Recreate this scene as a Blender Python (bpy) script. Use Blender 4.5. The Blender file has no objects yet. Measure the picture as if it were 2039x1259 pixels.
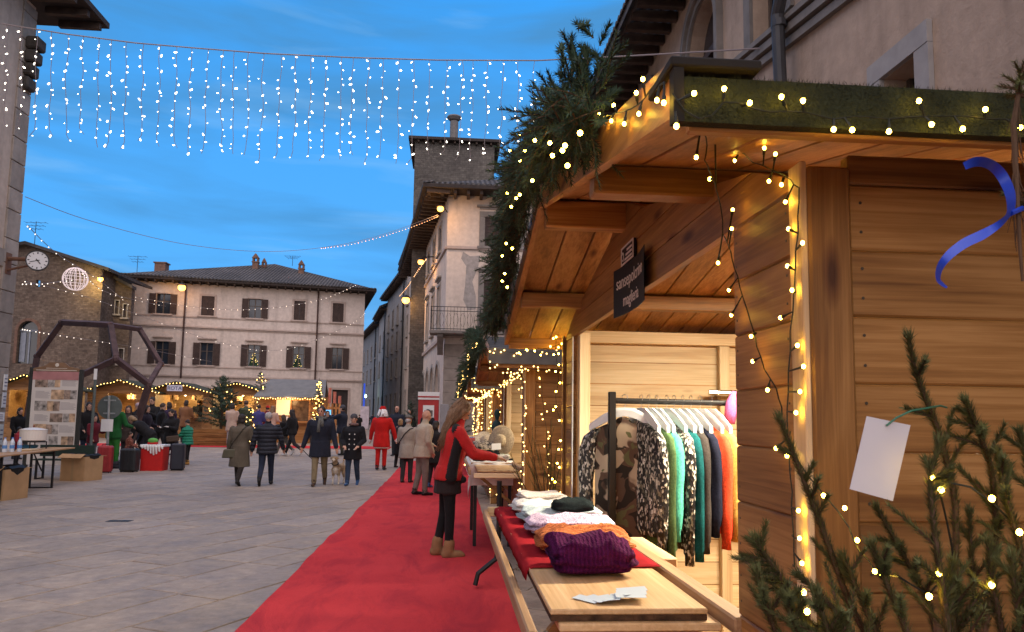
import bpy, bmesh, math, random
from math import radians, sin, cos, pi, sqrt, atan2
from mathutils import Vector, Matrix, noise
from mathutils.bvhtree import BVHTree

random.seed(7)
scene = bpy.context.scene
C = scene.collection

# ------------------------------------------------------------------ camera
cam_data = bpy.data.cameras.new('camera')
cam = bpy.data.objects.new('camera', cam_data)
C.objects.link(cam)
scene.camera = cam
CAM_H = 1.5
CR = Vector((0.99654789, -0.08166706, 0.01492614))
CU = Vector((-0.02286897, -0.09720548, 0.99500156))
CW = Vector((0.07980795, 0.99190805, 0.09873756))
cam.matrix_world = Matrix(((CR.x, CU.x, -CW.x, 0), (CR.y, CU.y, -CW.y, 0), (CR.z, CU.z, -CW.z, CAM_H), (0, 0, 0, 1)))
cam_data.sensor_width = 36.0
cam_data.lens = 36.0 * 1500 / 2039
cam_data.shift_y = 58.5 / 2039
cam_data.clip_start = 0.05
cam_data.clip_end = 1500
cam_data.dof.use_dof = True
cam_data.dof.focus_distance = 5.0
cam_data.dof.aperture_fstop = 22.0

# ------------------------------------------------------------------ world, warm town fill, exposure
world = bpy.data.worlds.new('World')
scene.world = world
world.use_nodes = True
wn, wl = world.node_tree.nodes, world.node_tree.links
wn.clear()
w_out = wn.new('ShaderNodeOutputWorld')
w_bg = wn.new('ShaderNodeBackground')
w_sky = wn.new('ShaderNodeTexSky')
w_sky.sky_type = 'NISHITA'
w_sky.sun_disc = False
w_sky.sun_elevation = radians(3.0)
w_sky.sun_rotation = radians(200)
w_sky.ozone_density = 4.0
w_sky.air_density = 1.0
w_sky.dust_density = 0.3
SKY_STRENGTH = 0.15
tc = wn.new('ShaderNodeTexCoord')
sep = wn.new('ShaderNodeSeparateXYZ'); wl.new(tc.outputs['Generated'], sep.inputs[0])
# dusk tint: even blue hour colour, paler towards the horizon all the way round
ramp = wn.new('ShaderNodeValToRGB')
ramp.color_ramp.elements[0].position = 0.0; ramp.color_ramp.elements[0].color = (0.26, 0.50, 0.82, 1)
ramp.color_ramp.elements[1].position = 0.55; ramp.color_ramp.elements[1].color = (0.035, 0.30, 0.80, 1)
e = ramp.color_ramp.elements.new(0.16); e.color = (0.085, 0.38, 0.84, 1)
wl.new(sep.outputs['Z'], ramp.inputs[0])
# soft grey-blue dusk clouds in streaks, and paler gaps between them
def sky_noise(scale, rot, sc, lo, hi, fac, loc=(0, 0, 0)):
    mp = wn.new('ShaderNodeMapping'); mp.inputs['Scale'].default_value = scale; mp.inputs['Rotation'].default_value = rot; mp.inputs['Location'].default_value = loc
    wl.new(tc.outputs['Generated'], mp.inputs[0])
    nz = wn.new('ShaderNodeTexNoise'); nz.inputs['Scale'].default_value = sc; nz.inputs['Detail'].default_value = 6; nz.inputs['Roughness'].default_value = 0.52; nz.inputs['Distortion'].default_value = 0.4
    wl.new(mp.outputs[0], nz.inputs['Vector'])
    cr = wn.new('ShaderNodeValToRGB'); cr.color_ramp.elements[0].position = lo; cr.color_ramp.elements[1].position = hi
    wl.new(nz.outputs['Fac'], cr.inputs[0])
    f = wn.new('ShaderNodeMath'); f.operation = 'MULTIPLY'; f.inputs[1].default_value = fac
    wl.new(cr.outputs[0], f.inputs[0]); return f.outputs[0]
cm0 = wn.new('ShaderNodeMixRGB'); wl.new(sky_noise((1.0, 1.3, 5.5), (0.08, 0.16, 0.4), 2.6, .40, .64, .85), cm0.inputs['Fac'])
wl.new(ramp.outputs[0], cm0.inputs['Color1']); cm0.inputs['Color2'].default_value = (0.062, 0.235, 0.48, 1)
cmix = wn.new('ShaderNodeMixRGB'); wl.new(sky_noise((1.0, 1.2, 7.0), (-.05, 0.12, 1.1), 3.1, .54, .76, .42, (4, 2, 7)), cmix.inputs['Fac'])
wl.new(cm0.outputs[0], cmix.inputs['Color1']); cmix.inputs['Color2'].default_value = (0.27, 0.52, 0.80, 1)
addn = wn.new('ShaderNodeMixRGB'); addn.blend_type = 'ADD'; addn.inputs['Fac'].default_value = 1.0
sk = wn.new('ShaderNodeVectorMath'); sk.operation = 'SCALE'; sk.inputs['Scale'].default_value = 0.02
wl.new(w_sky.outputs[0], sk.inputs[0])
wl.new(cmix.outputs[0], addn.inputs['Color1']); wl.new(sk.outputs[0], addn.inputs['Color2'])
wl.new(addn.outputs[0], w_bg.inputs['Color'])
w_bg.inputs["Strength"].default_value = 0.58
wl.new(w_bg.outputs[0], w_out.inputs['Surface'])

town_fill_data = bpy.data.lights.new('town_fill', 'SUN')  # added broad warm fill standing in for the town lamps at dusk
town_fill_data.energy = 2.2
town_fill_data.angle = radians(120)
town_fill_data.color = (1.0, 0.74, 0.54)
town_fill = bpy.data.objects.new('town_fill', town_fill_data)
C.objects.link(town_fill)
FILL_DIR = Vector((0.02, 0.64, -0.77))      # the way the light travels
town_fill.rotation_euler = FILL_DIR.to_track_quat('-Z', 'Y').to_euler()

scene.view_settings.view_transform = 'Standard'
scene.view_settings.look = 'None'
scene.view_settings.gamma = 1.0
scene.view_settings.exposure = 1.02
scene.cycles.use_denoising = True
scene.cycles.max_bounces = 6
scene.cycles.diffuse_bounces = 3
scene.cycles.glossy_bounces = 3
scene.cycles.transmission_bounces = 4
scene.cycles.sample_clamp_indirect = 4.0
scene.cycles.use_light_tree = True
scene.cycles.caustics_reflective = False
scene.cycles.caustics_refractive = False

# ------------------------------------------------------------------ helpers
def V(*a): return Vector(a)
def gz(y):
    t = min(y, 62.0) - 21.0
    return 0.014 * (t + sqrt(t * t + 9.0))
def lerp(a, b, t): return a + (b - a) * t

ROOT_INV = {}
def tag(o, label=None, cat=None, group=None, kind=None):
    if label: o['label'] = label
    if cat: o['category'] = cat
    if group: o['group'] = group
    if kind: o['kind'] = kind
    return o
def thing(name, label, cat, loc=(0, 0, 0), group=None):
    o = bpy.data.objects.new(name, None); C.objects.link(o)
    o.empty_display_size = 0.2
    o.location = loc
    ROOT_INV[o.name] = Matrix.Translation(-Vector(loc))
    return tag(o, label, cat, group)
def structure(name, loc=(0, 0, 0)):
    o = bpy.data.objects.new(name, None); C.objects.link(o); o.location = loc
    ROOT_INV[o.name] = Matrix.Translation(-Vector(loc))
    o['kind'] = 'structure'
    return o
def adopt(o, parent):
    o.parent = parent
    if parent.name in ROOT_INV: o.matrix_parent_inverse = ROOT_INV[parent.name].copy()
    return o
def copy_tree(o, delta=(0, 0, 0), parent=None):
    c = o.copy(); C.objects.link(c)
    if parent is not None:
        c.parent = parent; c.matrix_parent_inverse = o.matrix_parent_inverse.copy()
    else:
        c.location = Vector(o.location) + Vector(delta)
    for ch in list(o.children): copy_tree(ch, (0, 0, 0), c)
    return c
def mesh_obj(name, me, parent=None):
    o = bpy.data.objects.new(name, me); C.objects.link(o)
    if parent is not None: adopt(o, parent)
    return o

class MB:
    def __init__(s): s.v = []; s.f = []; s.m = []; s.uv = None
    def add(s, vs, fs, m=0):
        b = len(s.v); s.v.extend([tuple(p) for p in vs])
        for f in fs: s.f.append(tuple(b + i for i in f)); s.m.append(m)
        return s
    def quad(s, a, b, c, d, m=0): return s.add([a, b, c, d], [(0, 1, 2, 3)], m)
    def obox(s, c, ax, ay, az, m=0, b=0.0):
        c = Vector(c); ax = Vector(ax); ay = Vector(ay); az = Vector(az)
        if ax.cross(ay).dot(az) < 0: az = -az
        if b <= 0:
            vs = [c + ax * i + ay * j + az * k for k in (-1, 1) for j in (-1, 1) for i in (-1, 1)]
            return s.add(vs, [(0, 2, 3, 1), (4, 5, 7, 6), (0, 1, 5, 4), (2, 6, 7, 3), (0, 4, 6, 2), (1, 3, 7, 5)], m)
        hx, hy, hz = ax.length, ay.length, az.length
        ux, uy, uz = ax / hx, ay / hy, az / hz
        b = min(b, hx * .8, hy * .8, hz * .8)
        vs = []; idx = {}
        for sx in (-1, 1):
            for sy in (-1, 1):
                for sz in (-1, 1):
                    for k, (a, d, e2) in enumerate(((hx, hy - b, hz - b), (hx - b, hy, hz - b), (hx - b, hy - b, hz))):
                        idx[(sx, sy, sz, k)] = len(vs)
                        vs.append(c + ux * (sx * a) + uy * (sy * d) + uz * (sz * e2))
        fs = []
        for sg in (-1, 1):
            q = [idx[(sg, -1, -1, 0)], idx[(sg, 1, -1, 0)], idx[(sg, 1, 1, 0)], idx[(sg, -1, 1, 0)]]; fs.append(q if sg > 0 else q[::-1])
            q = [idx[(-1, sg, -1, 1)], idx[(-1, sg, 1, 1)], idx[(1, sg, 1, 1)], idx[(1, sg, -1, 1)]]; fs.append(q if sg > 0 else q[::-1])
            q = [idx[(-1, -1, sg, 2)], idx[(1, -1, sg, 2)], idx[(1, 1, sg, 2)], idx[(-1, 1, sg, 2)]]; fs.append(q if sg > 0 else q[::-1])
        for a in (-1, 1):
            for d in (-1, 1):
                q = [idx[(a, d, -1, 0)], idx[(a, d, 1, 0)], idx[(a, d, 1, 1)], idx[(a, d, -1, 1)]]; fs.append(q if a * d < 0 else q[::-1])
                q = [idx[(a, -1, d, 0)], idx[(a, 1, d, 0)], idx[(a, 1, d, 2)], idx[(a, -1, d, 2)]]; fs.append(q[::-1] if a * d < 0 else q)
                q = [idx[(-1, a, d, 1)], idx[(1, a, d, 1)], idx[(1, a, d, 2)], idx[(-1, a, d, 2)]]; fs.append(q if a * d < 0 else q[::-1])
        for sx in (-1, 1):
            for sy in (-1, 1):
                for sz in (-1, 1):
                    q = [idx[(sx, sy, sz, k)] for k in range(3)]
                    fs.append(q if sx * sy * sz > 0 else q[::-1])
        return s.add(vs, fs, m)
    def box(s, x0, x1, y0, y1, z0, z1, m=0, b=0.0):
        return s.obox(((x0 + x1) / 2, (y0 + y1) / 2, (z0 + z1) / 2), (abs(x1 - x0) / 2, 0, 0), (0, abs(y1 - y0) / 2, 0), (0, 0, abs(z1 - z0) / 2), m, b)
    def bar(s, p, q, w, h, up=(0, 0, 1), m=0, b=0.0):
        p, q = Vector(p), Vector(q); d = q - p; u = Vector(up)
        sd = d.cross(u)
        if sd.length < 1e-6: sd = d.cross(Vector((1, 0, 0)))
        sd.normalize(); u = sd.cross(d).normalized()
        return s.obox((p + q) / 2, d / 2, sd * (w / 2), u * (h / 2), m, b)
    def rings(s, rs, m=0, cap=True, closed=False):
        n = len(rs[0]); b = len(s.v)
        for r in rs: s.v.extend([tuple(p) for p in r])
        k = len(rs)
        for i in range(k if closed else k - 1):
            for j in range(n):
                a0 = b + i * n + j; a1 = b + i * n + (j + 1) % n
                b0 = b + ((i + 1) % k) * n + j; b1 = b + ((i + 1) % k) * n + (j + 1) % n
                s.f.append((a0, a1, b1, b0)); s.m.append(m)
        if cap and not closed:
            s.f.append(tuple(b + j for j in range(n))[::-1]); s.m.append(m)
            s.f.append(tuple(b + (k - 1) * n + j for j in range(n))); s.m.append(m)
        return s
    def tube(s, pts, r, n=6, m=0, cap=True):
        pts = [Vector(p) for p in pts]; k = len(pts)
        rr = r if isinstance(r, (list, tuple)) else [r] * k
        t0 = (pts[1] - pts[0]).normalized()
        nrm = t0.orthogonal().normalized(); rs = []
        for i in range(k):
            t = (pts[min(i + 1, k - 1)] - pts[max(i - 1, 0)])
            t = t.normalized() if t.length > 1e-9 else t0
            nrm = nrm - t * nrm.dot(t)
            nrm = nrm.normalized() if nrm.length > 1e-6 else t.orthogonal().normalized()
            bn = t.cross(nrm)
            rs.append([pts[i] + (nrm * cos(2 * pi * j / n) + bn * sin(2 * pi * j / n)) * rr[i] for j in range(n)])
        return s.rings(rs, m, cap)
    def lathe(s, prof, c=(0, 0, 0), n=16, m=0, axis='z'):
        c = Vector(c); rs = []
        for r, z in prof:
            ring = []
            for j in range(n):
                a = 2 * pi * j / n
                if axis == 'z': p = V(r * cos(a), r * sin(a), z)
                elif axis == 'y': p = V(r * cos(a), z, -r * sin(a))
                else: p = V(z, r * cos(a), r * sin(a))
                ring.append(c + p)
            rs.append(ring)
        return s.rings(rs, m, True)
    def ball(s, c, rx, ry=None, rz=None, n=10, k=6, m=0):
        ry = ry or rx; rz = rz or rx; c = Vector(c); rs = []
        for i in range(k + 1):
            th = pi * (i + .0) / k
            th = max(0.08, min(pi - 0.08, th))
            rs.append([c + V(rx * sin(th) * cos(2 * pi * j / n), ry * sin(th) * sin(2 * pi * j / n), -rz * cos(th)) for j in range(n)])
        return s.rings(rs, m, True)
    def capsule(s, a, b, ra, rb, m=0, n=10, flat=1.0, side=None):
        a, b = Vector(a), Vector(b); d = b - a; L = d.length
        t = d / L if L > 1e-6 else V(0, 0, 1)
        if side is None: u = t.orthogonal().normalized()
        else:
            u = Vector(side); u = (u - t * u.dot(t)).normalized()
        w = t.cross(u); rs = []
        def ring(c, r): return [c + (u * cos(2 * pi * j / n) + w * (flat * sin(2 * pi * j / n))) * r for j in range(n)]
        for ang in (85, 60, 30): rs.append(ring(a - t * (ra * sin(radians(ang))), ra * cos(radians(ang))))
        rs.append(ring(a, ra)); rs.append(ring(b, rb))
        for ang in (30, 60, 85): rs.append(ring(b + t * (rb * sin(radians(ang))), rb * cos(radians(ang))))
        return s.rings(rs, m, True)
    def prism(s, poly, vec, m=0):
        n = len(poly); v = Vector(vec); p = [Vector(q) for q in poly]
        vs = p + [q + v for q in p]
        fs = [tuple(range(n))[::-1], tuple(range(n, 2 * n))]
        for i in range(n): fs.append((i, (i + 1) % n, n + (i + 1) % n, n + i))
        return s.add(vs, fs, m)
    def mesh(s, name, mats, smooth=False):
        me = bpy.data.meshes.new(name); me.from_pydata(s.v, [], s.f)
        mats = mats if isinstance(mats, (list, tuple)) else [mats]
        for mt in mats: me.materials.append(mt)
        if len(mats) > 1: me.polygons.foreach_set('material_index', s.m)
        if smooth: me.polygons.foreach_set('use_smooth', [True] * len(me.polygons))
        me.update(); return me
    def build(s, name, mats, parent=None, smooth=False, fix=False):
        if parent is None:          # top level: origin at the base of the thing
            xs = [p[0] for p in s.v]; ys = [p[1] for p in s.v]; zs = [p[2] for p in s.v]
            o0 = V((min(xs) + max(xs)) / 2, (min(ys) + max(ys)) / 2, min(zs))
            s.v = [(p[0] - o0.x, p[1] - o0.y, p[2] - o0.z) for p in s.v]
        me = s.mesh(name, mats, smooth)
        if fix:
            bm = bmesh.new(); bm.from_mesh(me); bmesh.ops.recalc_face_normals(bm, faces=bm.faces); bm.to_mesh(me); bm.free()
        o = mesh_obj(name, me, parent)
        if parent is None: o.location = o0
        return o

# ------------------------------------------------------------------ materials
MATS = {}
def new_mat(name):
    m = bpy.data.materials.new(name); m.use_nodes = True
    nt = m.node_tree; bs = nt.nodes['Principled BSDF']
    return m, nt.nodes, nt.links, bs
def mixc(nd, lk, fac, a, b, mode='MIX'):
    x = nd.new('ShaderNodeMixRGB'); x.blend_type = mode
    for sock, val in (('Fac', fac), ('Color1', a), ('Color2', b)):
        if isinstance(val, (int, float)): x.inputs[sock].default_value = val
        elif isinstance(val, (tuple, list)): x.inputs[sock].default_value = (*val[:3], 1)
        else: lk.new(val, x.inputs[sock])
    return x.outputs[0]
def nmath(nd, lk, op, a, b=None):
    x = nd.new('ShaderNodeMath'); x.operation = op
    for i, val in enumerate((a, b)):
        if val is None: continue
        if isinstance(val, (int, float)): x.inputs[i].default_value = val
        else: lk.new(val, x.inputs[i])
    return x.outputs[0]
def ntex(nd, lk, vec, scale, detail=4, rough=.55, dist=0):
    t = nd.new('ShaderNodeTexNoise'); t.inputs['Scale'].default_value = scale; t.inputs['Detail'].default_value = detail
    t.inputs['Roughness'].default_value = rough; t.inputs['Distortion'].default_value = dist
    if vec is not None: lk.new(vec, t.inputs['Vector'])
    return t.outputs['Fac']
def vmap(nd, lk, vec, scale=(1, 1, 1), rot=(0, 0, 0), loc=(0, 0, 0)):
    p = nd.new('ShaderNodeMapping'); p.inputs['Scale'].default_value = scale; p.inputs['Rotation'].default_value = rot; p.inputs['Location'].default_value = loc
    lk.new(vec, p.inputs[0]); return p.outputs[0]
def nramp(nd, lk, fac, stops):
    r = nd.new('ShaderNodeValToRGB'); els = r.color_ramp.elements
    els[0].position, els[0].color = stops[0][0], (*stops[0][1], 1)
    els[1].position, els[1].color = stops[-1][0], (*stops[-1][1], 1)
    for p, c in stops[1:-1]:
        e = els.new(p); e.color = (*c, 1)
    lk.new(fac, r.inputs[0]); return r.outputs[0]
def setbump(nd, lk, bs, h, strength, dist=.01):
    b = nd.new('ShaderNodeBump'); b.inputs['Strength'].default_value = strength; b.inputs['Distance'].default_value = dist
    lk.new(h, b.inputs['Height']); lk.new(b.outputs[0], bs.inputs['Normal'])
def obj_vec(nd, lk, jitter=True):
    t = nd.new('ShaderNodeTexCoord'); v = t.outputs['Object']
    if not jitter: return v
    g = nd.new('ShaderNodeNewGeometry'); oi = nd.new('ShaderNodeObjectInfo')
    s = nmath(nd, lk, 'ADD', g.outputs['Random Per Island'], oi.outputs['Random'])
    s = nmath(nd, lk, 'MULTIPLY', s, 37.0)
    a = nd.new('ShaderNodeVectorMath'); a.operation = 'ADD'
    lk.new(v, a.inputs[0])
    cb = nd.new('ShaderNodeCombineXYZ'); 
    for i in range(3): lk.new(s, cb.inputs[i])
    lk.new(cb.outputs[0], a.inputs[1]); return a.outputs[0]
def rnd(nd, lk):
    g = nd.new('ShaderNodeNewGeometry'); oi = nd.new('ShaderNodeObjectInfo')
    s = nmath(nd, lk, 'ADD', g.outputs['Random Per Island'], oi.outputs['Random'])
    return nmath(nd, lk, 'FRACT', s)
def plain(name, col, rough=.7, var=.15, scale=6., bump=0., bscale=40., island=0., metal=0., spec=.3, fine=0., sheen=0.):
    if name in MATS: return MATS[name]
    m, nd, lk, bs = new_mat(name)
    v = obj_vec(nd, lk, False)
    f = ntex(nd, lk, v, scale, 5)
    dark = tuple(c * (1 - var) for c in col); lite = tuple(min(1, c * (1 + var)) for c in col)
    c = nramp(nd, lk, f, [(.3, dark), (.7, lite)])
    if fine:
        f2 = ntex(nd, lk, v, bscale, 3)
        c = mixc(nd, lk, fine, c, nramp(nd, lk, f2, [(.35, tuple(x * .4 for x in col)), (.65, tuple(min(1, x * 1.5) for x in col))]))
    if island:
        r = rnd(nd, lk)
        c = mixc(nd, lk, 1.0, c, nramp(nd, lk, r, [(0, (1 - island,) * 3), (1, (1 + island * .6,) * 3)]), 'MULTIPLY')
    lk.new(c, bs.inputs['Base Color'])
    bs.inputs['Roughness'].default_value = rough; bs.inputs['Metallic'].default_value = metal
    bs.inputs['Specular IOR Level'].default_value = spec
    if sheen: bs.inputs['Sheen Weight'].default_value = sheen
    if bump: setbump(nd, lk, bs, ntex(nd, lk, v, bscale, 4), bump)
    MATS[name] = m; return m
def wood(name, axis, dark, mid, lite, rough=.5, grain=1.0):
    if name in MATS: return MATS[name]
    m, nd, lk, bs = new_mat(name)
    v = obj_vec(nd, lk)
    sc = [80., 80., 80.]; sc[axis] = 2.2
    g1 = ntex(nd, lk, vmap(nd, lk, v, tuple(sc)), grain, 5, .6, .6)
    sc2 = [7., 7., 7.]; sc2[axis] = .8
    g2 = ntex(nd, lk, vmap(nd, lk, v, tuple(sc2)), 1.0, 3, .5, 1.2)
    f = nmath(nd, lk, 'ADD', nmath(nd, lk, 'MULTIPLY', g1, .45), nmath(nd, lk, 'MULTIPLY', g2, .55))
    c = nramp(nd, lk, f, [(.36, dark), (.5, mid), (.62, lite)])
    sc3 = [6., 6., 6.]; sc3[axis] = 1.7
    vo = nd.new('ShaderNodeTexVoronoi'); vo.inputs['Scale'].default_value = 1.0; lk.new(vmap(nd, lk, v, tuple(sc3)), vo.inputs['Vector'])
    kn = nramp(nd, lk, vo.outputs['Distance'], [(.05, (.25, .16, .12)), (.09, (.55, .45, .4)), (.15, (1, 1, 1))])
    c = mixc(nd, lk, 1.0, c, kn, 'MULTIPLY')
    r = rnd(nd, lk)
    c = mixc(nd, lk, 1.0, c, nramp(nd, lk, r, [(0, (.66, .63, .60)), (1, (1.15, 1.12, 1.08))]), 'MULTIPLY')
    lk.new(c, bs.inputs['Base Color'])
    bs.inputs['Roughness'].default_value = rough; bs.inputs['Specular IOR Level'].default_value = .35
    setbump(nd, lk, bs, g1, .25, .004)
    MATS[name] = m; return m
def stucco(name, col, stain, rough=.9, bump=.25, patch=.5):
    if name in MATS: return MATS[name]
    m, nd, lk, bs = new_mat(name)
    v = obj_vec(nd, lk, False)
    n1 = ntex(nd, lk, v, .5, 6, .62)
    n2 = ntex(nd, lk, vmap(nd, lk, v, (2.5, 2.5, .28)), 1.0, 5, .6)
    n3 = ntex(nd, lk, v, 5.0, 5, .6)
    c = mixc(nd, lk, nramp(nd, lk, n1, [(.42, (0, 0, 0)), (.70, (patch, patch, patch))]), col, stain)
    c = mixc(nd, lk, nramp(nd, lk, n2, [(.50, (0, 0, 0)), (.75, (.45, .45, .45))]), c, tuple(x * .62 for x in stain))
    c = mixc(nd, lk, 1.0, c, nramp(nd, lk, n3, [(.3, (.86, .86, .86)), (.7, (1.08, 1.08, 1.08))]), 'MULTIPLY')
    lk.new(c, bs.inputs['Base Color']); bs.inputs['Roughness'].default_value = rough; bs.inputs['Specular IOR Level'].default_value = .15
    setbump(nd, lk, bs, ntex(nd, lk, v, 14, 6, .65), bump, .02)
    MATS[name] = m; return m
def masonry(name, c1, c2, mortar, scale, rot=(0, 0, 0), bw=.5, bh=.25, vertical='xz'):
    if name in MATS: return MATS[name]
    m, nd, lk, bs = new_mat(name)
    v = obj_vec(nd, lk, False)
    s = nd.new('ShaderNodeSeparateXYZ'); lk.new(v, s.inputs[0]); cb = nd.new('ShaderNodeCombineXYZ')
    h = nmath(nd, lk, 'ADD', s.outputs['X'], s.outputs['Y'])
    lk.new(h, cb.inputs[0]); lk.new(s.outputs['Z'], cb.inputs[1])
    wob = ntex(nd, lk, v, 1.3, 3)
    vv = nd.new('ShaderNodeVectorMath'); vv.operation = 'ADD'; lk.new(cb.outputs[0], vv.inputs[0])
    cw = nd.new('ShaderNodeCombineXYZ'); w2 = nmath(nd, lk, 'MULTIPLY', wob, .25); lk.new(w2, cw.inputs[0]); lk.new(w2, cw.inputs[1]); lk.new(cw.outputs[0], vv.inputs[1])
    b = nd.new('ShaderNodeTexBrick'); lk.new(vv.outputs[0], b.inputs['Vector'])
    b.inputs['Color1'].default_value = (*c1, 1); b.inputs['Color2'].default_value = (*c2, 1); b.inputs['Mortar'].default_value = (*mortar, 1)
    b.inputs['Scale'].default_value = scale; b.inputs['Mortar Size'].default_value = .02; b.inputs['Brick Width'].default_value = bw; b.inputs['Row Height'].default_value = bh
    n1 = ntex(nd, lk, v, .45, 6, .65); n3 = ntex(nd, lk, v, 6, 5, .6)
    c = mixc(nd, lk, 1.0, b.outputs['Color'], nramp(nd, lk, n1, [(.3, (.6, .58, .56)), (.7, (1.25, 1.2, 1.1))]), 'MULTIPLY')
    c = mixc(nd, lk, 1.0, c, nramp(nd, lk, n3, [(.3, (.7, .7, .7)), (.7, (1.2, 1.2, 1.2))]), 'MULTIPLY')
    lk.new(c, bs.inputs['Base Color']); bs.inputs['Roughness'].default_value = .92; bs.inputs['Specular IOR Level'].default_value = .15
    hh = nmath(nd, lk, 'ADD', nmath(nd, lk, 'MULTIPLY', b.outputs['Fac'], -1.0), n3)
    setbump(nd, lk, bs, hh, .5, .03)
    MATS[name] = m; return m
def emit(name, col, strength):
    if name in MATS: return MATS[name]
    m, nd, lk, bs = new_mat(name)
    bs.inputs['Base Color'].default_value = (*col, 1)
    bs.inputs['Emission Color'].default_value = (*col, 1); bs.inputs['Emission Strength'].default_value = strength
    MATS[name] = m; return m
def flat(name, col, rough=.6, metal=0., spec=.3):
    if name in MATS: return MATS[name]
    m, nd, lk, bs = new_mat(name)
    bs.inputs['Base Color'].default_value = (*col, 1); bs.inputs['Roughness'].default_value = rough
    bs.inputs['Metallic'].default_value = metal; bs.inputs['Specular IOR Level'].default_value = spec
    MATS[name] = m; return m
def glass(name, col=(.02, .025, .035), rough=.08):
    if name in MATS: return MATS[name]
    m, nd, lk, bs = new_mat(name)
    bs.inputs['Base Color'].default_value = (*col, 1); bs.inputs['Roughness'].default_value = rough
    bs.inputs['Specular IOR Level'].default_value = .6
    v = obj_vec(nd, lk, False); setbump(nd, lk, bs, ntex(nd, lk, v, 3, 2), .05, .01)
    MATS[name] = m; return m
def tiles(name, axis_rot, c1, c2, period=.22):
    """roof of curved tiles: round ribs running down the slope"""
    if name in MATS: return MATS[name]
    m, nd, lk, bs = new_mat(name)
    v = obj_vec(nd, lk, False)
    vr = vmap(nd, lk, v, (1, 1, 1), (0, 0, axis_rot))
    w = nd.new('ShaderNodeTexWave'); w.wave_type = 'BANDS'; w.bands_direction = 'X'; w.inputs['Scale'].default_value = .314 / period; w.inputs['Distortion'].default_value = .6; w.inputs['Detail'].default_value = 1
    lk.new(vr, w.inputs['Vector'])
    w2 = nd.new('ShaderNodeTexWave'); w2.wave_type = 'BANDS'; w2.bands_direction = 'Y'; w2.wave_profile = 'SAW'; w2.inputs['Scale'].default_value = .314 / .4; w2.inputs['Distortion'].default_value = .8
    lk.new(vr, w2.inputs['Vector'])
    n1 = ntex(nd, lk, v, 3.5, 6, .7); n2 = ntex(nd, lk, v, .5, 4)
    c = nramp(nd, lk, n1, [(.3, c1), (.7, c2)])
    c = mixc(nd, lk, 1.0, c, nramp(nd, lk, n2, [(.3, (.7, .7, .7)), (.7, (1.2, 1.2, 1.2))]), 'MULTIPLY')
    c = mixc(nd, lk, 1.0, c, nramp(nd, lk, w.outputs['Fac'], [(.1, (.45, .45, .45)), (.6, (1.1, 1.1, 1.1))]), 'MULTIPLY')
    lk.new(c, bs.inputs['Base Color']); bs.inputs['Roughness'].default_value = .9; bs.inputs['Specular IOR Level'].default_value = .2
    hh = nmath(nd, lk, 'ADD', w.outputs['Fac'], nmath(nd, lk, 'MULTIPLY', w2.outputs['Fac'], .35))
    setbump(nd, lk, bs, hh, .9, .08)
    MATS[name] = m; return m

WOOD_D, WOOD_M, WOOD_L = (.170, .074, .017), (.310, .152, .042), (.430, .232, .078)
WX = wood('hut_wood_x', 0, WOOD_D, WOOD_M, WOOD_L)
WY = wood('hut_wood_y', 1, WOOD_D, WOOD_M, WOOD_L)
WZ = wood('hut_wood_z', 2, WOOD_D, WOOD_M, WOOD_L)
PX = wood('raw_pine_x', 0, (.52, .36, .20), (.66, .50, .30), (.74, .59, .39), .55)
PY = wood('raw_pine_y', 1, (.46, .29, .14), (.58, .39, .21), (.66, .48, .28), .5)
PZ = wood('raw_pine_z', 2, (.52, .36, .20), (.66, .50, .30), (.74, .59, .39), .55)
AGED = wood('aged_pine_y', 1, (.20, .115, .055), (.33, .20, .105), (.42, .27, .15), .6)
STONE = plain('grey_stone', (.30, .27, .24), .9, .25, 4, .3, 25)
DARKMETAL = plain('dark_metal', (.03, .03, .032), .45, .2, 5, 0, 20, 0, .6)
IRON = plain('wrought_iron', (.02, .02, .022), .5, .2, 8)
BLACK = flat('black_plastic', (.012, .012, .013), .5)
WHITE = plain('white_paint', (.75, .74, .72), .5, .06, 4)
GLASS = glass('window_glass')
BULB_W = emit('warm_bulb', (1.0, .60, .06), 38)
BULB_F = emit('warm_bulb_far', (1.0, .58, .15), 4.5)
BULB_C = emit('cool_bulb', (1.0, .90, .74), 4.5)
SODIUM = emit('sodium_lamp', (1.0, .40, .07), 3.2)
SHUTTER = plain('brown_shutter', (.055, .035, .030), .7, .25, 5, .2, 30)
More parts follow.
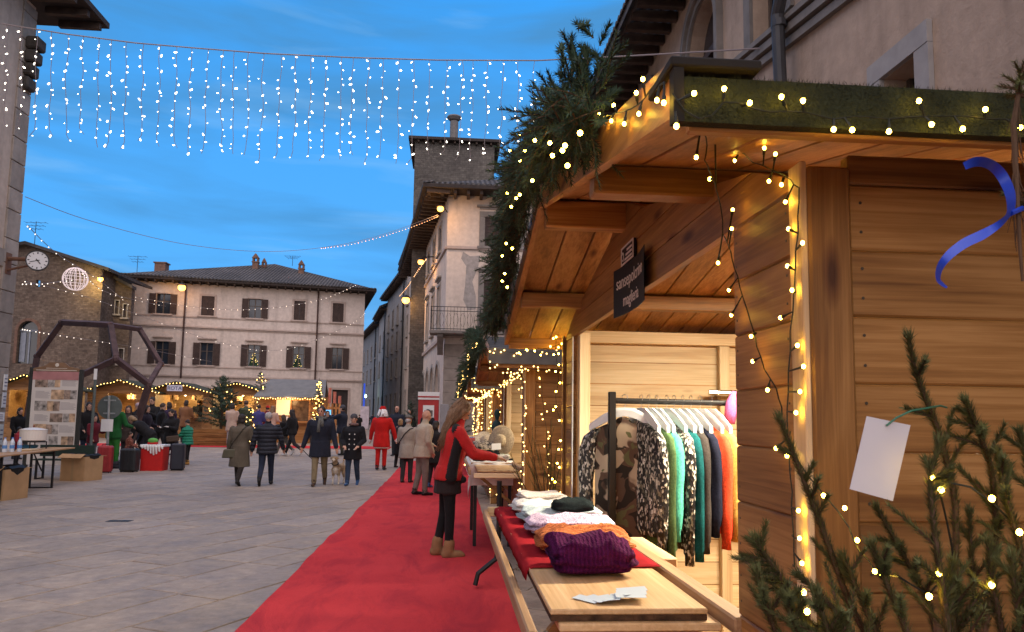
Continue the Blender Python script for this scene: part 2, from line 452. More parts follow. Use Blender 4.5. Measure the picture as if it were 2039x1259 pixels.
# ================================================================== the setting
# ------------------------------------------------------------------ ground
def paving_mat():
    m, nd, lk, bs = new_mat('sandstone_paving')
    v = obj_vec(nd, lk, False)
    n1 = ntex(nd, lk, v, .35, 6, .6); n2 = ntex(nd, lk, v, 9, 6, .7); n3 = ntex(nd, lk, vmap(nd, lk, v, (1, 1, 1), (0, 0, -.45)), 2.2, 5, .65)
    c = nramp(nd, lk, n1, [(.3, (.285, .235, .192)), (.7, (.385, .322, .268))])
    c = mixc(nd, lk, 1.0, c, nramp(nd, lk, n2, [(.25, (.74, .74, .74)), (.75, (1.22, 1.22, 1.22))]), 'MULTIPLY')
    c = mixc(nd, lk, 1.0, c, nramp(nd, lk, n3, [(.35, (.80, .80, .82)), (.7, (1.12, 1.1, 1.06))]), 'MULTIPLY')
    c = mixc(nd, lk, 1.0, c, nramp(nd, lk, rnd(nd, lk), [(0, (.86, .86, .87)), (1, (1.08, 1.06, 1.04))]), 'MULTIPLY')
    lk.new(c, bs.inputs['Base Color'])
    rr = nramp(nd, lk, n3, [(.3, (.50, .50, .50)), (.7, (.75, .75, .75))]); lk.new(rr, bs.inputs['Roughness'])
    bs.inputs['Specular IOR Level'].default_value = .35
    setbump(nd, lk, bs, nmath(nd, lk, 'ADD', n2, nmath(nd, lk, 'MULTIPLY', n3, 1.5)), .6, .016)
    return m
PAVE = paving_mat()
JOINT = plain('joint_grit', (.060, .050, .044), .95, .3, 8, .4, 60)

piazza = structure('piazza')
mb = MB()
ys = [-40, -10, 0, 5, 10, 14, 16, 17, 18, 19, 20, 21, 22, 23, 24, 25, 26, 28, 30, 33, 37, 42, 48, 55, 62, 70, 120, 400, 900]
xs = [-600, -60, -30, -15, 0, 15, 40, 600]
vs = [(x, y, gz(y) - .014) for y in ys for x in xs]; nx = len(xs)
mb.add(vs, [(j * nx + i, j * nx + i + 1, (j + 1) * nx + i + 1, (j + 1) * nx + i) for j in range(len(ys) - 1) for i in range(nx - 1)])
base = mb.build('ground_bed', JOINT, piazza)
# stone slabs in courses turned about 27 degrees to the carpet
rs = random.Random(3)
A = radians(-27.0); UC = V(cos(A + pi / 2), sin(A + pi / 2), 0); WC = V(cos(A), sin(A), 0)   # UC along the courses
def slab(mb, u0, u1, w0, w1):
    g = .007 + rs.random() * .010; dz = rs.uniform(-.002, .002); tl = rs.uniform(-.003, .003)
    pts = []
    for (a, b) in ((u0 + g, w0 + g), (u1 - g, w0 + g), (u1 - g, w1 - g), (u0 + g, w1 - g)):
        p = UC * (a + rs.uniform(-.006, .006)) + WC * (b + rs.uniform(-.006, .006)); pts.append(V(p.x, p.y, gz(p.y) + dz + tl * (a - u0)))
    cx = sum(pts, V(0, 0, 0)) / 4
    top = [cx + (p - cx) * (1 - .008 / max(.2, (p - cx).length)) for p in pts]
    mid = [V(p.x, p.y, p.z - .004) for p in pts]; bot = [V(p.x, p.y, p.z - .03) for p in pts]
    n = (top[1] - top[0]).cross(top[2] - top[0])
    fs = [(0, 1, 2, 3)]
    for i in range(4):
        j = (i + 1) % 4
        fs.append((i, 4 + i, 4 + j, j)); fs.append((4 + i, 8 + i, 8 + j, 4 + j))
    if n.z < 0: fs = [f[::-1] for f in fs]
    mb.add(top + mid + bot, fs)
    return cx
slabs = []
w = -36.0
while w < 12:
    ww = rs.choice((.46, .52, .58, .64)); u = -20 - rs.random()
    while u < 44:
        L = rs.uniform(.7, 1.45)
        c = UC * (u + L / 2) + WC * (w + ww / 2)
        if -16 < c.x < 1.6 and 3.6 < c.y < 31 and c.x > -1.0 - .72 * c.y and not (-1.30 < c.x < .35 and c.y < 24):
            slabs.append((c.y - (0 if c.x < .5 else -30), u, u + L, w, w + ww))
        u += L
    w += ww
slabs.sort()
for s in slabs[:300]:
    mb = MB(); slab(mb, *s[1:]); mb.build('paving_slab', PAVE, piazza)
mb = MB()
for s in slabs[300:]: slab(mb, *s[1:])
tag(mb.build('paving_slabs', PAVE, piazza), kind='stuff')
# plain paving outside the part one can read slab by slab
mb = MB()
def patch(x0, x1, y0, y1, dz):
    yy = [y for y in ys if y0 < y < y1]; yy = [y0] + yy + [y1]
    for a, b in zip(yy[:-1], yy[1:]): mb.quad((x0, a, gz(a) + dz), (x1, a, gz(a) + dz), (x1, b, gz(b) + dz), (x0, b, gz(b) + dz))
patch(-60, 60, -20, 120, -.0075)
mb.build('far_paving', PAVE, piazza)
# sunken drain covers lying between the slabs
for (x, y) in ((-4.6, 11.2), (-6.6, 15.8)):
    mb = MB(); mb.box(x - .16, x + .16, y - .09, y + .09, .003, .008)
    for i in range(5): mb.box(x - .13 + i * .058, x - .10 + i * .058, y - .07, y + .07, .009, .0095, 1)
    tag(mb.build('drain_cover', [DARKMETAL, BLACK]), 'small dark drain cover let into the paving ' + ('nearer the viewer' if y < 12 else 'out in front of the suitcases'), 'drain cover', 'drain covers')

# ------------------------------------------------------------------ red carpets
def carpet_mat():
    m, nd, lk, bs = new_mat('red_carpet_felt')
    v = obj_vec(nd, lk, False)
    n1 = ntex(nd, lk, v, .9, 5, .6); n2 = ntex(nd, lk, v, 220, 3, .7); n3 = ntex(nd, lk, vmap(nd, lk, v, (1, .35, 1), (0, 0, .5)), 2.6, 5, .65, .8)
    c = nramp(nd, lk, n1, [(.3, (.50, .042, .050)), (.7, (.60, .058, .064))])
    c = mixc(nd, lk, nramp(nd, lk, n3, [(.48, (0, 0, 0)), (.68, (.8, .8, .8))]), c, (.36, .034, .048))
    c = mixc(nd, lk, 1.0, c, nramp(nd, lk, n2, [(.3, (.8, .8, .8)), (.7, (1.2, 1.2, 1.2))]), 'MULTIPLY')
    lk.new(c, bs.inputs['Base Color']); bs.inputs['Roughness'].default_value = .95; bs.inputs['Specular IOR Level'].default_value = .04
    setbump(nd, lk, bs, nmath(nd, lk, 'ADD', n2, nmath(nd, lk, 'MULTIPLY', n3, 6.)), .5, .012)
    return m
CARPET = carpet_mat()
def carpet(x0, x1, y0, y1, label, lift=.006, ang=0):
    mb = MB(); nx, ny = 14, int((y1 - y0) / .12)
    for j in range(ny + 1):
        for i in range(nx + 1):
            x = lerp(x0, x1, i / nx); y = lerp(y0, y1, j / ny)
            wv = noise.noise(V(x * .8, y * .55, 3)) * .014 + max(0, noise.noise(V(x * .7 + y * .45, y * 1.5, 9)) - .12) * .05 + max(0, noise.noise(V(x * 1.4 - y * .8, y * .6, 4)) - .2) * .04
            ex = noise.noise(V(0, y * .5, i)) * .022 if i in (0, nx) else 0
            xx, yy = (x + ex, y)
            mb.v.append((xx, yy, gz(yy) + lift + max(0, wv) + .002))
    for j in range(ny):
        for i in range(nx):
            a = j * (nx + 1) + i; mb.f.append((a, a + 1, a + nx + 2, a + nx + 1)); mb.m.append(0)
    # edge thickness
    for i in (0, nx):
        for j in range(ny):
            a = mb.v[j * (nx + 1) + i]; b = mb.v[(j + 1) * (nx + 1) + i]
            mb.add([a, b, (b[0], b[1], gz(b[1]) - .01), (a[0], a[1], gz(a[1]) - .01)], [(0, 1, 2, 3)])
    return tag(mb.build('red_carpet', CARPET, smooth=True), label, 'carpet', 'red carpets laid on the paving')
carpet(-1.455, .547, -2, 25, 'long red carpet running past the row of wooden stalls')
carpet(-14.5, -2.4, 30.4, 32.0, 'red carpet strip lying in front of the far kiosk')

# ------------------------------------------------------------------ facade kit
class Fr:
    def __init__(s, o, u): s.o = Vector((o[0], o[1], 0)); s.u = Vector((u[0], u[1], 0)).normalized(); s.n = Vector((s.u.y, -s.u.x, 0))
    def __call__(s, u, d, z): p = s.o + s.u * u + s.n * d; return Vector((p.x, p.y, z))
    def box(s, mb, u0, u1, d0, d1, z0, z1, m=0, b=0.0):
        return mb.obox(s((u0 + u1) / 2, (d0 + d1) / 2, (z0 + z1) / 2), s.u * (abs(u1 - u0) / 2), s.n * (abs(d1 - d0) / 2), V(0, 0, abs(z1 - z0) / 2), m, b)
def wall_holes(mb, fr, u0, u1, z0, z1, holes, t=.25, d=0.0, m=0):
    us = sorted({u0, u1} | {h[0] for h in holes} | {h[1] for h in holes}); zs = sorted({z0, z1} | {h[2] for h in holes} | {h[3] for h in holes})
    for a, b in zip(us[:-1], us[1:]):
        for c, e in zip(zs[:-1], zs[1:]):
            cu, cz = (a + b) / 2, (c + e) / 2
            if any(h[0] < cu < h[1] and h[2] < cz < h[3] for h in holes): continue
            mb.quad(fr(a, d, c), fr(b, d, c), fr(b, d, e), fr(a, d, e), m)
    for (a, b, c, e) in holes:
        mb.quad(fr(a, d, c), fr(a, d, e), fr(a, d - t, e), fr(a, d - t, c), m)
        mb.quad(fr(b, d, c), fr(b, d - t, c), fr(b, d - t, e), fr(b, d, e), m)
        mb.quad(fr(a, d, c), fr(a, d - t, c), fr(b, d - t, c), fr(b, d, c), m)
        mb.quad(fr(a, d, e), fr(b, d, e), fr(b, d - t, e), fr(a, d - t, e), m)
def shutter_leaf(fr, u0, u1, z0, z1, d, par, mat=None):
    mb = MB(); t = .05; mat = mat or SHUTTER
    fr.box(mb, u0, u1, d, d + .025, z0, z1)
    fr.box(mb, u0, u0 + .05, d + .025, d + t, z0, z1); fr.box(mb, u1 - .05, u1, d + .025, d + t, z0, z1)
    n = max(5, int((z1 - z0) / .13))
    for i in range(n):
        z = lerp(z0 + .03, z1 - .08, (i + .5) / n)
        fr.box(mb, u0 + .05, u1 - .05, d + .027, d + .045, z, z + .055)
    return mb.build('shutter', mat, par)
def window(fr, par, u0, u1, z0, z1, leaf=0.0, closed=False, surround=.10, hood=False, depth=.2, frame_mat=None, mull=True, shut_mat=None, sill=True):
    """the hole is u0..u1; leaf = width of each open shutter beside it"""
    mb = MB(); s = surround
    sm = frame_mat or STONE
    if s:
        fr.box(mb, u0 - s, u0 - .003, .003, .05, z0 - .003, z1); fr.box(mb, u1 + .003, u1 + s, .003, .05, z0 - .003, z1); fr.box(mb, u0 - s, u1 + s, .003, .055, z1 + .003, z1 + s)
    if sill: fr.box(mb, u0 - s - .08, u1 + s + .08, .003, .14, z0 - .10, z0 - .004)
    else: fr.box(mb, u0 - .02, u1 + .02, .002, .03, z0 - .05, z0 - .004)
    if hood:
        fr.box(mb, u0 - s, u1 + s, .003, .06, z1 + s + .10, z1 + s + .17); fr.box(mb, u0 - s - .12, u1 + s + .12, .003, .16, z1 + s + .18, z1 + s + .26)
    wobj = mb.build('window', sm, par)
    if closed:
        c = (u0 + u1) / 2
        shutter_leaf(fr, u0 + .005, c - .008, z0 + .005, z1 - .005, -.06, wobj, shut_mat); shutter_leaf(fr, c + .008, u1 - .005, z0 + .005, z1 - .005, -.06, wobj, shut_mat)
        mb = MB(); mb.quad(fr(u0 - .01, -depth + .01, z0 - .01), fr(u1 + .01, -depth + .01, z0 - .01), fr(u1 + .01, -depth + .01, z1 + .01), fr(u0 - .01, -depth + .01, z1 + .01)); mb.build('pane', GLASS, wobj)
    else:
        c = (u0 + u1) / 2
        for a, b in ((u0, c - .02), (c + .02, u1)):
            mb = MB(); fr.box(mb, a, b, -depth - .02, -depth + .01, z0, z1); mb.build('pane', GLASS, wobj)
        mb = MB(); fr.box(mb, c - .035, c + .035, -depth + .012, -depth + .05, z0, z1)
        for a in (u0, u1 - .05): fr.box(mb, a, a + .05, -depth + .012, -depth + .045, z0, z1)
        if mull: fr.box(mb, u0 + .051, c - .036, -depth + .012, -depth + .04, z0 + (z1 - z0) * .62, z0 + (z1 - z0) * .62 + .04); fr.box(mb, c + .036, u1 - .051, -depth + .012, -depth + .04, z0 + (z1 - z0) * .62, z0 + (z1 - z0) * .62 + .04)
        mb.build('sash', plain('sash_wood', (.10, .075, .06), .6), wobj)
        if leaf:
            shutter_leaf(fr, u0 - leaf, u0 - .01, z0, z1 - .02, .06 if s else .01, wobj, shut_mat); shutter_leaf(fr, u1 + .01, u1 + leaf, z0, z1 - .02, .06 if s else .01, wobj, shut_mat)
    return wobj
def arch_fill(fr, mb, u0, u1, zs, z1, d0, d1, n=10, m=0, inner=0.0):
    """spandrels that turn the top of a square hole into a round arch (spring line zs, crown z1)"""
    c = (u0 + u1) / 2; r = (u1 - u0) / 2; h = z1 - zs
    pts = [(c - r * cos(pi * i / n), zs + h * sin(pi * i / n)) for i in range(n + 1)]
    for (a, za), (b, zb) in zip(pts[:-1], pts[1:]):
        top = z1 + .002
        mb.quad(fr(a, d1, za), fr(b, d1, zb), fr(b, d1, top), fr(a, d1, top), m)
        mb.quad(fr(a, d0, za), fr(b, d0, zb), fr(b, d1, zb), fr(a, d1, za), m)
def arch_band(fr, mb, u0, u1, z0, zs, z1, w, d0, d1, n=12, m=0):
    c = (u0 + u1) / 2; r = (u1 - u0) / 2; h = z1 - zs
    out = [(u0 - w, z0)] + [(c - (r + w) * cos(pi * i / n), zs + (h + w) * sin(pi * i / n)) for i in range(n + 1)] + [(u1 + w, z0)]
    inn = [(u0, z0)] + [(c - r * cos(pi * i / n), zs + h * sin(pi * i / n)) for i in range(n + 1)] + [(u1, z0)]
    for i in range(len(out) - 1):
        a, b, c2, e = out[i], out[i + 1], inn[i + 1], inn[i]
        mb.quad(fr(e[0], d1, e[1]), fr(c2[0], d1, c2[1]), fr(b[0], d1, b[1]), fr(a[0], d1, a[1]), m)
        mb.quad(fr(a[0], d0, a[1]), fr(a[0], d1, a[1]), fr(b[0], d1, b[1]), fr(b[0], d0, b[1]), m)
        mb.quad(fr(e[0], d0, e[1]), fr(c2[0], d0, c2[1]), fr(c2[0], d1, c2[1]), fr(e[0], d1, e[1]), m)
def hip_roof(fr, par, u0, u1, d0, d1, ze, ridge, mat, thick=.16, under=None):
    """d0 = back (negative), d1 = front eave; ridge = ((u,d,z),(u,d,z))"""
    A, B, Cc, D = fr(u0, d1, ze), fr(u1, d1, ze), fr(u1, d0, ze), fr(u0, d0, ze)
    R1, R2 = fr(*ridge[0]), fr(*ridge[1])
    mb = MB()
    if abs(ridge[0][1] - ridge[1][1]) < .5 and abs(ridge[0][0] - ridge[1][0]) > .5:    # ridge along u
        L, R = (R1, R2) if ridge[0][0] < ridge[1][0] else (R2, R1)
        mb.add([A, B, R, L], [(0, 1, 2, 3)]); mb.add([B, Cc, R], [(0, 1, 2)]); mb.add([Cc, D, L, R], [(0, 1, 2, 3)]); mb.add([D, A, L], [(0, 1, 2)])
    else:
        mb.add([A, B, R1], [(0, 1, 2)]); mb.add([B, Cc, R2, R1], [(0, 1, 2, 3)]); mb.add([Cc, D, R2], [(0, 1, 2)]); mb.add([D, A, R1, R2], [(0, 1, 2, 3)])
    dn = V(0, 0, thick)
    for a, b in ((A, B), (B, Cc), (Cc, D), (D, A)): mb.quad(a - dn, b - dn, b, a, 1)
    mb.quad(D - dn, Cc - dn, B - dn, A - dn, 1)
    return mb.build('roof', [mat, under or plain('eave_board', (.035, .026, .022), .85, .3, 5)], par)
def rafters(fr, par, u0, u1, d0, d1, z, step=.6, size=.10, mat=None):
    mb = MB(); n = int((u1 - u0) / step)
    for i in range(n + 1):
        u = lerp(u0, u1, i / max(1, n)); fr.box(mb, u - size / 2, u + size / 2, d0, d1, z - size * 1.3, z)
    return tag(mb.build('rafters', mat or plain('rafter_wood', (.06, .04, .03), .8, .3, 5), par), kind='stuff')
def coppi_edge(fr, par, u0, u1, d, z, r=.10, mat=None):
    """the row of round tile ends along an eave"""
    mb = MB(); n = int((u1 - u0) / (r * 2.1))
    for i in range(n):
        u = lerp(u0, u1, (i + .5) / n)
        ring0 = [fr(u + r * cos(pi * k / 5), d + .05, z + r * .8 * sin(pi * k / 5)) for k in range(6)]
        ring1 = [fr(u + r * cos(pi * k / 5), d - .4, z + .09 + r * .8 * sin(pi * k / 5)) for k in range(6)]
        mb.rings([ring0, ring1], 0, True)
    return tag(mb.build('eave_tiles', mat, par), kind='stuff')
def body_box(fr, mb, u0, u1, d0, z0, z1, m=0):
    """side and back walls and a lid behind a facade at d = 0"""
    mb.quad(fr(u0, d0, z0), fr(u0, 0, z0), fr(u0, 0, z1), fr(u0, d0, z1), m); mb.quad(fr(u1, 0, z0), fr(u1, d0, z0), fr(u1, d0, z1), fr(u1, 0, z1), m)
    mb.quad(fr(u1, d0, z0), fr(u0, d0, z0), fr(u0, d0, z1), fr(u1, d0, z1), m); mb.quad(fr(u0, d0, z1), fr(u1, d0, z1), fr(u1, 0, z1), fr(u0, 0, z1), m)
def chimney(par, x, y, z0, z1, w=.5, pot=True, mat=None):
    mb = MB(); mb.box(x - w / 2, x + w / 2, y - w / 2, y + w / 2, z0, z1); mb.box(x - w * .6, x + w * .6, y - w * .6, y + w * .6, z1 + .003, z1 + .08)
    if pot:
        for sx in (-1, 1): mb.box(x + sx * w * .38 - .06, x + sx * w * .38 + .06, y - w * .4, y + w * .4, z1 + .081, z1 + .34)
        mb.prism([(x - w * .62, y - w * .5, z1 + .342), (x + w * .62, y - w * .5, z1 + .342), (x, y - w * .5, z1 + .7)], (0, w, 0))
    return mb.build('chimney', mat or plain('chimney_brick', (.16, .09, .065), .9, .3, 8, .3, 30), par)
def antenna(x, y, z0, h, label):
    mb = MB(); mb.tube([(x, y, z0), (x, y, z0 + h)], .02, 5)
    for k in range(3):
        z = z0 + h * (.72 + .12 * k); L = .35 + .12 * k
        mb.tube([(x - L, y, z), (x + L, y, z)], .012, 4)
        for i in range(4): mb.tube([(x - L + i * L * .66, y - .22, z), (x - L + i * L * .66, y + .22, z)], .008, 4)
    return tag(mb.build('roof_antenna', DARKMETAL), label, 'antenna', 'roof antennas')

TILE = tiles('old_roof_tiles', 0, (.050, .047, .048), (.120, .108, .102))

# ------------------------------------------------------------------ pale palazzo closing the piazza
PINK = stucco('pale_pink_stucco', (.58, .50, .45), (.47, .40, .36), bump=.15, patch=.45)
PTRIM = plain('palazzo_trim', (.40, .32, .28), .85, .15, 3, .1, 30)
FP = Fr((-21.556, 52.0), (15.186, 2.93)); PLEN = 15.466
pal = thing('palazzo', 'pale pink three storey palazzo with brown shutters under a hipped tile roof', 'building', (-14, 53.5, gz(53)))
UP = [(1.14, 2.89, 8.33, 9.70, 1), (4.37, 5.32, 8.34, 9.69, 0), (7.07, 8.79, 8.32, 9.68, 1), (10.49, 11.37, 8.33, 9.70, 0), (13.16, 14.05, 8.32, 9.68, 0)]
LO = [(1.26, 2.98, 4.92, 6.45), (4.07, 5.79, 4.93, 6.46), (7.15, 8.84, 4.94, 6.45), (10.16, 11.83, 4.94, 6.46), (12.85, 14.47, 4.95, 6.47)]
holes = []; wins = []
for (a, b, c, e, op) in UP:
    if op: lf = .42; h = (a + lf, b - lf, c, e)
    else: lf = 0; h = (a + .06, b - .06, c, e)
    holes.append(h); wins.append((h, lf, not op, False))
for (a, b, c, e) in LO:
    lf = .44; h = (a + lf, b - lf, c, e); holes.append(h); wins.append((h, lf, False, True))
g0 = .4
doors = [(1.44, 3.06, g0, 3.29), (4.53, 5.49, g0, 3.39), (7.28, 8.14, g0, 3.40), (13.41, 14.51, g0, 3.47)]
mb = MB(); wall_holes(mb, FP, 0, PLEN, 0.0, 10.5, holes + doors, .28); body_box(FP, mb, 0, PLEN, -15, 0.0, 10.5)
arch_fill(FP, mb, 4.53, 5.49, 2.91, 3.39, -.2, -.01)
mb.build('wall', PINK, pal)
for h, lf, cl, hood in wins: window(FP, pal, *h, leaf=lf, closed=cl, hood=hood, surround=.07 if lf else .14, frame_mat=PTRIM, sill=True)
for (a, b, c, e) in doors:
    mb = MB(); FP.box(mb, a + .001, b - .001, -.26, -.2, c, e - .001); FP.box(mb, (a + b) / 2 - .01, (a + b) / 2 + .01, -.199, -.18, c, e - .05)
    d = mb.build('door', plain('dark_door', (.03, .022, .02), .6, .3, 4), pal)
    if a != 4.53:
        mb = MB(); FP.box(mb, a - .14, a - .003, .003, .05, c, e); FP.box(mb, b + .003, b + .14, .003, .05, c, e); FP.box(mb, a - .14, b + .14, .003, .06, e + .003, e + .15); mb.build('door_frame', PTRIM, d)
    else:
        mb = MB(); arch_band(FP, mb, a, b, c, 2.91, e, .13, 0, .05); mb.build('door_frame', PTRIM, d)
for (z0, z1, d1) in ((8.16, 8.24, .06), (7.46, 7.56, .12), (7.36, 7.42, .05), (4.76, 4.82, .06), (4.10, 4.20, .12), (4.0, 4.06, .05)):
    mb = MB(); FP.box(mb, -.02, PLEN + .02, .004, d1, z0, z1); mb.build('string_course', PTRIM, pal)
for u, zt in ((3.40, 10.3), (12.18, 10.42)):
    mb = MB(); mb.tube([FP(u, .13, zt), FP(u, .13, 4.3), FP(u, .1, 4.0)], .06, 8); mb.build('downpipe', plain('copper_pipe', (.07, .04, .035), .5, .3, 4, metal=.3), pal)
hip_roof(FP, pal, -.9, PLEN + .75, -15.9, .9, 10.72, ((8.9, -5.6, 13.35), (8.9, -10.5, 13.35)), TILE)
rafters(FP, pal, -.7, PLEN + .6, .02, .8, 10.55, .55); coppi_edge(FP, pal, -.9, PLEN + .75, .9, 10.72, .11, TILE)
for (x, y, z0, z1, w, pot) in ((-21.0, 55.5, 11.2, 12.35, .75, False), (-14.78, 57.0, 12.2, 12.95, .42, True), (-14.3, 57.6, 12.4, 12.75, .3, True), (-11.4, 57, 11.8, 12.55, .38, True)): chimney(pal, x, y, z0, z1, w, pot)
for u in (7.75, 10.7):      # small lit trees seen through two panes
    t = thing('window_tree', 'little lit christmas tree behind the %s upstairs pane of the palazzo' % ('middle' if u < 9 else 'fourth'), 'tree', FP(u + .25, -.17, 5.0), 'lit trees behind panes')
    mb = MB()
    for k in range(22):
        f = rs.random(); mb.ball(FP(u + .25 + rs.uniform(-1, 1) * .36 * (1 - f * .8), -.165, 5.02 + f * .85), .013, n=6, k=4)
    tag(mb.build('bulbs', emit('window_bulb', (1, .7, .25), 2.5), t), kind='stuff')
    mb = MB(); mb.lathe([(.34, 5.0), (.2, 5.4), (.02, 5.95)], (FP(u + .25, -.188, 0).x, FP(u + .25, -.188, 0).y, 0), 8); 
    for i, p in enumerate(mb.v):
        q = Vector(p) - FP(u + .25, -.185, 0); mb.v[i] = tuple(FP(u + .25 + q.dot(FP.u), -.188 + q.dot(FP.n) * .03, p[2]))
    mb.build('foliage', plain('window_tree_green', (.02, .045, .02), .9), t)  # one even dark green for the foliage
antenna(-24.5, 45.5, 11.1, 1.6, 'thin tv antenna on the old stone house roof')
antenna(-12.4, 58.5, 13.1, .8, 'small tv antenna near the palazzo roof apex')
antenna(-22.5, 55, 11.2, 1.6, 'tv antenna at the left end of the palazzo roof')

# ------------------------------------------------------------------ old stone house
OLD = masonry('old_rubble_wall', (.095, .072, .062), (.150, .118, .100), (.09, .075, .068), 2.6, bw=.55, bh=.28)
sh = thing('stone_house', 'old brown rubble stone house with an arched window beside the palazzo', 'building', (-23, 45.5, gz(46)))
FS = Fr((-33.0, 45.0), (1, 0))
mb = MB(); hl = [(8.25, 9.35, 4.3, 6.75), (9.0, 9.25, 8.75, 9.15)]
# front wall under a sloping verge
def sloped_front(mb, fr, prof, z0, holes, t=.3):
    zlow = min(z for u, z in prof)
    wall_holes(mb, fr, prof[0][0], prof[-1][0], z0, zlow - .01, holes, t)
    for (a, za), (b, zb) in zip(prof[:-1], prof[1:]): mb.add([fr(a, 0, zlow - .01), fr(b, 0, zlow - .01), fr(b, 0, zb), fr(a, 0, za)], [(0, 1, 2, 3)])
sloped_front(mb, FS, [(0, 9.4), (8.5, 11.1), (12.7, 9.85)], 0, hl)
arch_fill(FS, mb, 8.25, 9.35, 6.2, 6.75, -.3, -.01)
mb.quad(FS(12.7, 0, 0), FS(12.7, -2, 0), FS(12.7, -2, 9.85), FS(12.7, 0, 9.85)); mb.quad(FS(0, -6, 0), FS(0, 0, 0), FS(0, 0, 9.4), FS(0, -6, 9.4))
F2 = Fr((-20.95, 46.6), (1, .12))
wall_holes(mb, F2, 0, 1.6, 0, 9.1, [(.20, .42, 7.6, 8.6), (.74, .92, 7.5, 8.3), (1.2, 1.38, 7.3, 8.1), (.5, .75, 4.6, 5.6), (1.1, 1.35, 4.5, 5.4)], .25); mb.add([F2(0, 0, 9.1), F2(1.6, 0, 9.1), F2(0, 0, 9.9)], [(0, 1, 2)])
mb.quad(F2(1.6, 0, 0), F2(1.6, -.6, 0), F2(1.6, -.6, 9.1), F2(1.6, 0, 9.1))
mb.build('wall', OLD, sh)
mb = MB(); arch_band(FS, mb, 8.25, 9.35, 4.3, 6.2, 6.75, .16, 0, .04); ww = mb.build('window', plain('old_brick', (.13, .075, .055), .9, .3, 6, .3, 30), sh)
mb = MB(); FS.box(mb, 8.25, 9.35, -.28, -.24, 4.3, 6.75); mb.build('pane', GLASS, ww)
mb = MB(); FS.box(mb, 8.76, 8.84, -.238, -.2, 4.3, 6.2); FS.box(mb, 8.25, 9.35, -.238, -.19, 6.16, 6.26); FS.box(mb, 8.3, 8.6, -.238, -.2, 4.4, 6.1); mb.build('sash', plain('grey_sash', (.20, .22, .26), .6), ww)
for h in [(.20, .42, 7.6, 8.6), (.74, .92, 7.5, 8.3), (1.2, 1.38, 7.3, 8.1), (.5, .75, 4.6, 5.6), (1.1, 1.35, 4.5, 5.4)]: window(F2, sh, *h, surround=.06, depth=.2, mull=False)
mb = MB()
for (a, za, b, zb, fr2, back, front) in ((-.6, 9.28, 8.5, 11.12, FS, -6, .5), (8.5, 11.12, 13.2, 9.72, FS, -6, .5), (-.1, 9.95, 1.68, 9.06, F2, -.6, .3)):
    q = [fr2(a, front, za), fr2(b, front, zb), fr2(b, back, zb), fr2(a, back, za)]
    mb.add(q + [p + V(0, 0, .18) for p in q], [(3, 2, 1, 0), (4, 5, 6, 7), (0, 1, 5, 4), (1, 2, 6, 5), (2, 3, 7, 6), (3, 0, 4, 7)])
mb.build('roof', tiles('stone_house_tiles', pi / 2, (.045, .042, .042), (.11, .095, .09)), sh)

# ------------------------------------------------------------------ near building on the left edge
LWALL = stucco('cream_stucco_left', (.50, .40, .32), (.40, .31, .25), bump=.15)
lb = thing('corner_building', 'tall cream building with stone quoins at the left edge of the view', 'building', (-14, 12, 0))
FL = Fr((-11.2, -12.0), (0, 1))
mb = MB(); wall_holes(mb, FL, 0, 32, 0, 12.2, [], .2); body_box(FL, mb, 0, 32, -14, 0, 12.2); mb.build('wall', LWALL, lb)
QS = plain('quoin_stone', (.30, .255, .215), .9, .22, 3, .35, 22, .18)
z = .0; i = 0
while z < 12.0:
    h = (.62, .74, .56, .70)[i % 4]
    mb = MB(); FL.box(mb, 31.42, 32.025, -.55, .045, z + .008, min(z + h - .008, 12.1), 0, .015); mb.build('quoin', QS, lb); z += h; i += 1
mb = MB(); FL.box(mb, 0, 31.41, .003, .05, 5.12, 5.55); mb.build('string_course', QS, lb)
hip_roof(FL, lb, -1.2, 33.3, -15, 1.3, 12.55, ((12, -6.5, 15.5), (22, -6.5, 15.5)), TILE); rafters(FL, lb, 0, 33, .1, 1.2, 12.38, .7, .14)
mb = MB()
for i, r_ in enumerate(((.10, .30), (.16, .22), (.12, .18), (.06, .2))):
    mb.box(-11.16, -11.16 + .34 - i * .06, 19.55, 19.95, 10.9 - i * .36, 11.22 - i * .36, 0, .04)
mb.build('stone_bracket', plain('dark_stone', (.06, .052, .045), .9, .3, 5, .5, 20), lb)
for k, (y, z0, z1, w_, col) in enumerate(((18.55, 4.3, 4.9, .42, (.62, .60, .58)), (18.5, 3.95, 4.2, .36, (.55, .54, .56)), (19.86, 2.05, 2.45, .16, (.6, .6, .58)), (19.86, 1.62, 2.0, .16, (.5, .52, .55)), (19.7, 1.28, 1.5, .44, (.66, .66, .66)), (19.84, .7, 1.2, .16, (.42, .46, .46)))):
    mb = MB(); mb.box(-11.145, -11.115, y - w_ / 2, y + w_ / 2, z0, z1, 0, .006)
    for q in range(3): mb.box(-11.114, -11.112, y - w_ * .35, y + w_ * .35, lerp(z0, z1, .25 + .22 * q), lerp(z0, z1, .32 + .22 * q), 1)
    tag(mb.build('wall_plaque', [flat('plaque_%d' % k, col), flat('plaque_print', (.10, .10, .16))]),
        ('large white plaque high on the cream left building', 'pale street name plate under the large white plaque', 'small white notice near the corner quoins, upper one', 'small grey notice near the corner quoins, second from top', 'wide white direction plate on the corner quoins', 'tall greenish notice lowest on the corner quoins')[k], 'plaque', 'plaques on the corner building')

